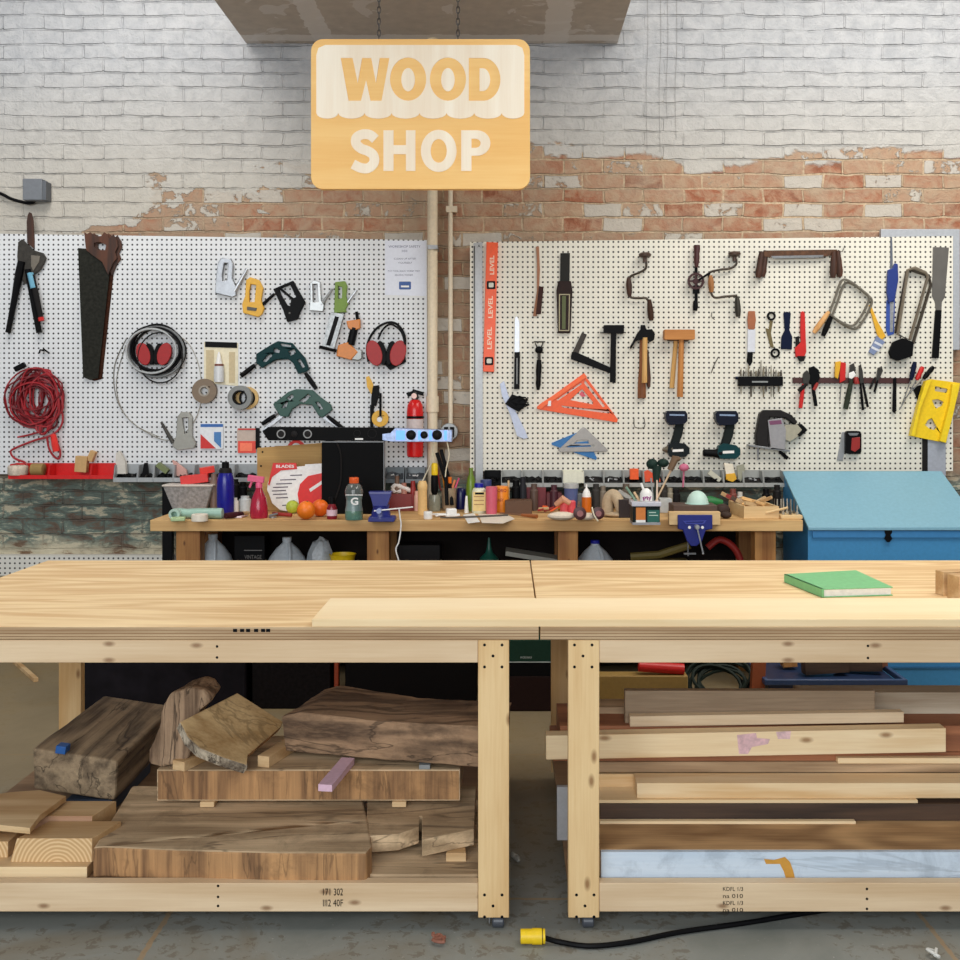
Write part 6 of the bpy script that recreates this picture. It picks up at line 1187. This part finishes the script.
B().bpx(473, 492, 485.5, 511, y-7.3*k, .004).mt(1).bpx(475, 492.5, 484, 494.5, y-7.3*k-.0006, .0005).mt(2).bpx(474, 496, 484, 497, y-7.3*k-.0006, .0005).bpx(474, 500, 484, 501, y-7.3*k-.0006, .0005).bpx(474, 504, 484, 505, y-7.3*k-.0006, .0005).to('label_front', [mat((226, 198, 130), .5), BLACK, mat((170, 130, 80), .5)], t)
bottle('blue_lidded_jar', 486, 510, [(5, 510), (5, 486), (5.6, 485.6), (5.6, 480), (4.4, 479.6)], mat((60, 70, 120), .4), 'blue lidded jar behind the glue bottle', 'jar')
bottle('pink_cup', 491.5, 514, [(5, 514), (5.4, 512), (5.9, 490), (5.9, 487), (5, 486.6)], mat((206, 92, 112), .45), 'pink ribbed cup right of the glue bottle', 'cup')
t, x, y, k = bottle('orange_can', 501.5, 512, [(7, 512), (7.2, 510), (7.2, 488), (6.6, 486.4), (5, 486)], mat((240, 140, 30), .4), 'orange can with dark print right of the pink cup', 'can')
B().text('ORO', 502, 490.5, 3.4, y-7.3*k, .0006, 9, .02).text('EASY', 500, 500, 3, y-7.3*k, .0006, 8, .02).to('lettering', mat((170, 60, 20), .5), t)
bottle('wooden_dowel', 508.5, 511, [(1.1, 511), (1.1, 481), (.8, 480.5)], TAN, 'thin upright wooden dowel beside the orange can', 'dowel')
for px, pyb, r, h, m, l in ((397, 506, 3, 30, mat((120, 90, 70), .5), 'thin brown bottle behind the vise'), (404, 505, 3.4, 22, mat((180, 120, 100), .4), 'pinkish brown jar behind the dark red box'), (413, 507, 3, 26, DRED, 'dark red slim bottle left of the yellow cylinder'), (416.5, 511, 2.4, 20, mat((220, 170, 150), .5), 'small peach tube against the yellow cylinder'),
    (516, 506, 4.5, 26, BLACK, 'black bottle behind the pliers basket'), (523, 505, 3.6, 28, mat((40, 40, 44), .4), 'dark grey slim can behind the pliers'), (534, 505, 4, 21, mat((90, 70, 60), .5), 'brown small jar among the red boxes'), (554, 505, 4, 20, mat((70, 30, 40), .5), 'maroon jar behind the small red tools'), (596, 506, 4, 22, mat((60, 58, 56), .5), 'dark jar right of the amber glue bottle'), (603, 505, 3.6, 19, mat((120, 110, 96), .5), 'taupe jar behind the tan flat box'), (626, 508, 4.5, 24, mat((96, 84, 72), .5), 'brown jar left of the brush tub'),
    (664, 509, 4, 24, mat((60, 56, 52), .5), 'dark jar right of the brush tub'), (670, 508, 3.6, 20, mat((150, 140, 120), .5), 'beige slim jar left of the mint mask'), (676, 507, 4.4, 18, DARK, 'dark squat jar left of the mint mask'), (733, 506, 4, 17, mat((120, 60, 50), .5), 'reddish jar behind the raised corner of the scrap tray'), (740, 506, 3.4, 14, mat((200, 196, 186), .5), 'small white jar behind the scrap tray'), (766, 505, 4, 16, BLACK, 'black jar behind the scrap tray, right part'), (777, 505, 4, 20, DARK, 'dark jar behind the bit block')):
    tp = pyb-h; pyb = max(pyb, 510.5); h = pyb-tp
    bottle('jar', px, pyb, [(r, pyb), (r, pyb-h*.75), (r*.75, pyb-h*.8), (r*.75, pyb-h), (r*.5, pyb-h)], m, l, 'jar', n=12)
# strips, papers
def flat(pts, dz, th, name, m, label, cat_): q = [G(a, b_, Tz+dz) for a, b_ in pts]; return one(plate(q, Tz+dz, Tz+dz+th), name, m, label, cat_)
flat([(463, 515), (474, 513), (480, 522), (468, 523.5)], 0, .001, 'paper_sheet', WHITE, 'small white paper lying near the table edge, left', 'paper')
flat([(478, 514), (507, 514.5), (515, 519), (503, 523.5), (482, 523)], .0, .0012, 'paper_sheet', mat((226, 216, 200), .6), 'larger white paper under the long grey file', 'paper')
one(B().tube([(XX(440, 5.38), 5.385, Tz+.008), (XX(455, 5.4), 5.40, Tz+.0065), (XX(508, 5.52), 5.52, Tz+.0065)], [.003, .005, .0045], 6), 'long_file', mat((96, 90, 84), .4, .4), 'long thin grey file lying across the papers', 'file')
t = thing('chisel', 'brown handled chisel lying towards the table middle', 'chisel'); B().tube([(XX(522, 5.45), 5.47, Tz+.012), (XX(537, 5.40), 5.41, Tz+.012)], [.008, .011], 10).to('handle', mat((150, 84, 40), .4), t); B().tube([(XX(500, 5.55), 5.56, Tz+.012), (XX(522, 5.45), 5.47, Tz+.012)], [.004, .005], 6).to('shaft', mat((120, 84, 60), .4), t)
b = B(); rr = random.Random(8)
for kk in range(5): 
    pts = [(XX(430+rr.uniform(0, 30), 5.5), 5.5+rr.uniform(-.04, .06), Tz+rr.uniform(.004, .014)) for _ in range(5)]; b.tube(cat(pts, 4), .0035, 5)
one(b, 'white_wires', WHITE, 'loose tangle of white wires on the table middle', 'wires')
tbox('white_adapter', 446, 456, 509, 516.5, .04, WHITE, 'white plug adapter lying among the white wires', 'adapter', 15, .005)
tbox('brown_tray', 505, 532, 501, 514, .12, mat((92, 62, 40), .6), 'dark brown basket holding grey pliers', 'basket')
t = thing('pliers', 'open grey pliers leaning out of the brown basket', 'pliers'); y = TY(508)
B().tube([P(513, 490.5, y), P(519, 496, y), P(524, 501, y-.02)], [.010, .012, .008], 8).to('handle', mat((170, 168, 166), .4, .4), t); B().tube([P(517, 502, y-.02), P(520, 496, y-.01), P(528, 500, y), P(541, 508, y)], [.007, .011, .010, .006], 8).to('handle', mat((160, 156, 154), .4, .4), t)
tbox('red_box', 524, 546, 488, 510, .10, mat((110, 22, 32), .5), 'dark red box behind the pliers', 'box')
tbox('red_box', 546.5, 562, 493, 510.5, .08, mat((92, 24, 30), .5), 'darker red box left of the blue printed pot', 'box')
b = B(); rr = random.Random(17); x, y = at(548, 513)
for kk in range(8): a = (x+rr.uniform(-.07, .06), y+rr.uniform(-.03, .03), Tz+rr.uniform(.008, .03)); b.mt(kk % 4); b.tube([a, (a[0]+rr.uniform(-.06, .06), a[1]+rr.uniform(-.02, .02), Tz+rr.uniform(.008, .04))], rr.uniform(.005, .008), 6)
one(b, 'small_hand_tools', [ORANGE, DRED, MUST, TAN], 'heap of small red and orange tools in the middle of the table', 'tool heap')
one(B().tube([(XX(556, 5.6), 5.62, Tz+.05), (XX(563, 5.6), 5.60, Tz+.085), (XX(570, 5.6), 5.60, Tz+.06)], [.014, .02, .014], 10), 'glove', mat((206, 150, 120), .7), 'peach coloured glove finger above the small red jars', 'glove')
tbox('pale_box', 560, 580, 502, 510, .06, mat((150, 120, 100), .5), 'brownish box under the peach glove finger', 'box')
bottle('small_jar', 564, 513.5, [(4, 513.5), (4.2, 502), (3, 500.5)], mat((226, 92, 100), .4), 'left one of two small pinkish red jars', 'jar')
bottle('small_jar', 571.5, 513.5, [(4, 513.5), (4.2, 502), (3, 500.5)], mat((220, 80, 90), .4), 'right one of two small pinkish red jars', 'jar')
bottle('paint_pot', 571, 510.5, [(6, 510.5), (6.4, 504), (7, 489), (7.4, 488), (7.4, 484), (6, 483.5)], mat((90, 104, 150), .4), 'blue printed pot below the cream bin', 'pot', extra=(('lid', [(7.7, 488), (7.7, 483.4), (6, 483)], mat((176, 178, 176), .4)),))
bottle('grey_can', 579, 508.5, [(4.2, 508.5), (4.2, 494), (3.4, 493)], mat((130, 134, 134), .4), 'slim grey can left of the amber glue bottle', 'can')
bottle('glue_bottle', 586.5, 511.5, [(4.6, 511.5), (4.9, 510), (4.9, 497)], mat((206, 106, 26), .35), 'amber glue bottle with white pointed top', extra=(('top', [(4.4, 497), (4.2, 494), (2.6, 490), (1, 488), (.7, 484.5)], WHITE),))
t = thing('respirator_mask', 'white cloth bundle with dark round filters at the table middle', 'respirator'); x, y = at(572, 521)
b = B(); b.ball((XX(562, y), y+.03, Tz+.022), (.075, .045, .022)); b.ball((XX(587, y), y+.03, Tz+.019), (.055, .04, .019)); b.to('cloth', mat((222, 206, 186), .7, 0, .08), t)
for px, r in ((580, 6), (598.5, 5.6)):
    B().lathe([(r*.6*k, -.004), (r*k, 0), (r*k, .028), (r*.8*k, .03)], P(px, 513.5, y-.02), 'y', 20).mt(1).lathe([(r*.5*k, -.006), (r*.3*k, -.0045)], P(px, 513.5, y-.02), 'y', 14).to('filter', [mat((72, 34, 36), .45), mat((150, 96, 96), .4)], t)
B().tube(cat([P(592, 507, y-.03), P(594, 515, y-.035), P(598, 521, y-.03)], 5), .004, 6).to('strap', CREAM, t)
tbox('tan_box', 592, 612, 503, 509, .12, mat((176, 150, 118), .6), 'tan flat box behind the right filter', 'box')
t = thing('work_glove', 'tan leather work glove standing folded right of the round filters', 'glove'); y = TY(517)
GL = mat((186, 164, 134), .8, 0, .12)
b = B(); b.tube(cat([P(608, 513, y+.04), P(608, 500, y+.04), P(613, 494.5, y+.03), P(618, 500, y+.01), P(622, 511, y), P(625, 515.5, y-.01)], 5), .03, 12); b.to('fingers', GL, t)
b = B(); b.ball((XX(616, y), y-.005, Tz+.014), (.065, .04, .014)); b.to('cuff', GL, t)
# green-labelled tin of brushes
t = thing('wood_stain_tub', 'dark rectangular tub with green and orange label, full of brushes', 'tub'); x, y = at(646, 525); kk = y/F
xa, xb = XX(633, y), XX(660, y); B().box(xa, xb, y, y+.12, Tz, Tz+20*kk).to('tub_body', mat((26, 34, 34), .4), t, .004)
B().box(xa-.006, xb+.006, y-.006, y+.126, Tz+18.5*kk, Tz+23*kk).to('rim', mat((196, 196, 206), .35), t, .003); B().box(xa-.002, xb+.002, y-.003, y+.12, Tz+.0001, Tz+2.5*kk).to('foot', mat((150, 150, 154), .4), t)
B().bpx(636, 507.5, 645.5, 520, y-.0008, .0006).to('picture', mat((206, 122, 50), .5), t); B().bpx(636, 520, 645.5, 523.2, y-.0008, .0006).to('white_band', WHITE, t); B().bpx(647.5, 510, 659.5, 522, y-.0008, .0006).mt(1).bpx(649, 512, 656, 513, y-.0016, .0004).bpx(649, 515, 658, 515.8, y-.0016, .0004).bpx(649, 522.3, 657, 523.2, y-.0016, .0004).to('green_label', [mat((22, 96, 84), .5), mat((190, 210, 200), .5)], t)
for i, (a, c, r0, r1, m, l) in enumerate((((653, 507), (675, 462), .8, 1.2, mat((206, 176, 140), .5), 'long pale brush handle leaning right from the tub'), ((657, 507), (657, 480), 1.1, .8, mat((226, 200, 180), .5), 'white upright brush handle in the tub'), ((640, 507), (626, 487), 1.0, 1.4, mat((120, 150, 130), .5), 'greenish brush handle leaning left from the tub'), ((643, 507), (634, 492), 1.1, 1.3, mat((214, 180, 140), .5), 'peach stick leaning left from the tub'), ((650, 507), (641, 483), .9, 1.3, WHITE, 'white brush leaning left over the tub'), ((654, 507), (651, 478), .8, .9, GREY, 'grey rod standing at the middle of the tub'))):
    one(B().tube([P(a[0], a[1], y+.05), P(c[0], c[1], y+.06)], [r0*kk, r1*kk], 7), 'paint_brush', m, l, 'brush')
b = B(); b.tube([P(670, 470, y+.055), P(676, 457, y+.065)], [3*kk, 4*kk], 10); b.ball(P(676, 459, y+.065), (5*kk, .02, 3*kk)); one(b, 'paint_brush', mat((110, 84, 60), .6), 'brown brush head at the top of the long leaning handle', 'brush head')
b = B(); b.ball(P(652, 464, y+.10), (6*kk, .03, 5.5*kk)); b.ball(P(663, 463, y+.10), (6*kk, .03, 4.6*kk)); b.tube([P(657, 466, y+.09), P(656, 482, y+.08)], [5*kk, 3*kk], 10); b.tube([P(656, 480, y+.08), P(655, 508, y+.06)], 1.5*kk, 8)
one(b, 'spring_clamp', mat((34, 52, 46), .5), 'dark green bulky clamp head rising from the tub', 'clamp')
b = B(); b.ball(P(684, 467.5, 5.82), (.028, .02, .022)); b.tube([P(684, 469, 5.83), P(683, 487, 5.83)], .005, 6); one(b, 'pink_tool', mat((206, 110, 140), .5), 'pink lobed knob in front of the pegboard above the mask', 'knob')
b = B(); b.lathe([(6.3*kk, Tz+23.3*kk), (6.3*kk, Tz+31*kk), (4.6*kk, Tz+34*kk), (2*kk, Tz+36*kk)], (XX(647, y), y+.03, 0)); one(b, 'white_can', WHITE, 'white pot with purple writing sitting in the brush tub', 'pot')
one(B().text('Stix', 647.5, 498.5, 5, y+.03-6.5*kk, .0006, 9, .02, -14), 'purple_label', mat((150, 50, 130), .5), 'purple lettering', 'lettering') if False else None
o = bpy.data.objects['white_can']; e = B().text('Ply', 647.5, 498.5, 5, y+.03-6.5*kk, .0006, 9, .03, -14).to('lettering', mat((150, 50, 130), .5), o)
tbox('dark_tool_box', 619, 631, 500, 518, .1, mat((58, 50, 50), .5), 'dark upright tool case left of the brush tub', 'case', 0)
b = B(); b.tube([P(618, 492, 5.6), P(630, 501, 5.57)], [.018, .026], 8); one(b, 'grey_planer', mat((150, 148, 144), .4, .3), 'grey metal tool lying above the tan glove', 'tool')
tbox('white_box', 660, 672, 499, 513, .08, mat((190, 192, 190), .4), 'grey-white box right of the brush tub', 'box')
# wooden vise
t = thing('front_vise', 'blue front vise with wooden jaws bolted to the table edge', 'vise'); y = TF-.045; kv = y/F
B().bpx(669, 512, 720.5, 525, y+.001, .044).to('wooden_jaw', wood((232, 200, 150), (206, 166, 110), 'x', 3, 4), t, .002)
B().prism([(678, 515), (712.5, 515), (712.5, 529), (706, 530), (702, 541), (697, 546), (691, 546), (687, 541), (683, 530), (678, 529)], y, .02).to('jaw_casting', VISEB, t, .003)
B().prism([(683.5, 521), (706.5, 520.5), (704, 524), (686, 524)], y-.0202, .003, [[(685.5, 521.8), (704.5, 521.4), (703, 523.2), (687, 523.2)]]).to('raised_letter_band', mat((60, 70, 160), .35), t)
for px in (689.5, 702.5): B().disc(px, 527.5, y-.0202, 1.5, .003, 12).to('bolt', WHITE, t)
B().tube([P(697, 527, y-.045), P(703, 553, y-.045)], .8*kv, 8).ball(P(703, 553.5, y-.045), 1.1*kv).to('handle_bar', SILV, t); B().lathe([(2*kv, 0), (2.6*kv, .01), (2.2*kv, .03)], P(697.5, 527.5, y-.05), 'y', 14).to('screw_end', SILV, t)
b = B(); b.tube([P(688, 540, y+.02), P(688, 556, y+.02)], .7*kv, 6); b.bpx(684, 553, 696, 554.5, y+.01, .02); b.to('guide_rod', STEEL, t)
one(B().box(XX(672, 5.5), XX(716, 5.5), 5.46, 5.62, Tz, ZZ(504.5, 5.5)), 'dark_tray', mat((84, 64, 54), .6), 'dark tray of odds and ends behind the wooden jaws', 'tray', bevel=.004)
t = thing('dust_mask', 'pale mint cup-shaped dust mask sitting above the blue vise', 'dust mask'); yd = 5.55; kd = yd/F; z0 = ZZ(504, yd)
b = B(); b.ball((XX(697.5, yd), yd, z0+.0), (11*kd, .06, 13.5*kd), 22); b.v = [(a, c, max(d, z0)) for a, c, d in b.v]; b.to('cup', mat((196, 224, 212), .6, 0, .03), t); B().lathe([(12.2*kd, 0), (12.2*kd, .004), (10*kd, .006)], (XX(697, yd), yd, z0-.0005)).to('edge', mat((176, 210, 200), .6), t)
b = B(); b.tube([(XX(702, 5.6), 5.64, Tz+.06), (XX(712, 5.6), 5.645, Tz+.062), (XX(724, 5.6), 5.65, Tz+.055)], [.03, .034, .02], 12); b.tube([(XX(712, 5.6), 5.66, Tz+.001), (XX(712, 5.6), 5.66, Tz+.05)], .02, 8); one(b, 'green_glove', mat((20, 110, 50), .5), 'green bundle right of the mint dust mask', 'cloth')
b = B(); b.ball((XX(722, 5.5), 5.5, Tz+.035), (.045, .03, .034)); b.ball((XX(726, 5.42), 5.42, Tz+.018), (.03, .03, .018)); one(b, 'dark_sander', mat((66, 52, 46), .5), 'dark lumpy tool beside the wooden jaw of the vise', 'tool')
# scrap tray
t = thing('wooden_tray', 'open pale wooden tray filled with wood scraps', 'tray'); x0, x1 = XX(744, 5.42), XX(779, 5.42); dxx = XX(724, 5.85)-XX(744, 5.42); h = .062
def par(xa, xb, ya, yb, za, zb, m=None):
    s = dxx/(5.80-5.42); f = lambda yy: s*(yy-5.42); b = B()
    return b.add([(xa+f(ya), ya, za), (xb+f(ya), ya, za), (xb+f(yb), yb, za), (xa+f(yb), yb, za), (xa+f(ya), ya, zb), (xb+f(ya), ya, zb), (xb+f(yb), yb, zb), (xa+f(yb), yb, zb)], [(0, 3, 2, 1), (4, 5, 6, 7), (0, 1, 5, 4), (1, 2, 6, 5), (2, 3, 7, 6), (3, 0, 4, 7)])
TW = wood((234, 206, 158), (212, 178, 126), 'x', 3, 4)
par(x0, x1, 5.42, 5.43, Tz, Tz+h).to('side_board', TW, t); par(x0, x0+.01, 5.4305, 5.73, Tz, Tz+h).to('side_board', TW, t); par(x1-.01, x1, 5.4305, 5.73, Tz, Tz+h).to('side_board', TW, t); par(x0, x1, 5.7305, 5.74, Tz, Tz+h).to('side_board', TW, t); par(x0+.0105, x1-.0105, 5.4305, 5.73, Tz, Tz+.006).to('tray_floor', TW, t)
rr = random.Random(31); s_ = dxx/(5.80-5.42)
for i in range(16):
    yy = rr.uniform(5.46, 5.70); xx = rr.uniform(x0+.035, x1-.035)+s_*(yy-5.42); zz = Tz+.03+.055*(i/16)+rr.uniform(0, .012)
    b = B().obox((xx, yy, zz), (rr.uniform(.018, .05), rr.uniform(.005, .01), rr.uniform(.004, .010)), rr.uniform(-60, 60), rr.uniform(-25, 25), rr.uniform(-30, 30))
    one(b, 'wood_scrap', [wood((236, 196, 136), (206, 150, 84), 'x', 3, 6), TAN, PALEW][i % 3], 'small wood scrap in the heap filling the pale tray', 'wood scrap', 'scraps in the pale tray')
one(B().tube([P(766, 513, 5.42), P(788, 507.5, 5.40)], .006, 6), 'wood_stick', TW, 'pale stick poking out over the right side of the scrap tray', 'wood stick')
for i in range(4):
    b = B().obox(P(726+i*5, 495.5+i*2.2, 5.68-.03*i), (.028, .010, .009), -20, 0, 28); one(b, 'wood_scrap', [PALEW, DRED, DB, TAN][i], ('pale', 'dark reddish', 'dark brown', 'tan')[i]+' offcut on the raised left corner of the scrap tray', 'wood scrap')
# bit block
t = thing('bit_block', 'slanted wooden block holding upright dark drill bits, table right end', 'bit holder'); x0, x1 = XX(780.5, 5.40), XX(802, 5.40)
B().box(x0, x1, 5.385, 5.60, Tz, Tz+.020).to('block', TW, t, .003)
rr = random.Random(2)
for j in range(4):
    for i in range(3):
        xx = x0+.02+i*.036-j*.004; yy = 5.42+j*.045; hh = rr.uniform(.045, .085); B().lathe([(.008, 0), (.008, .012), (.004, .014), (.003, hh)], (xx, yy, Tz+.0202), 'z', 8).to('bit', BM[1] if (i+j) % 2 else BM[2], t)
finalize()
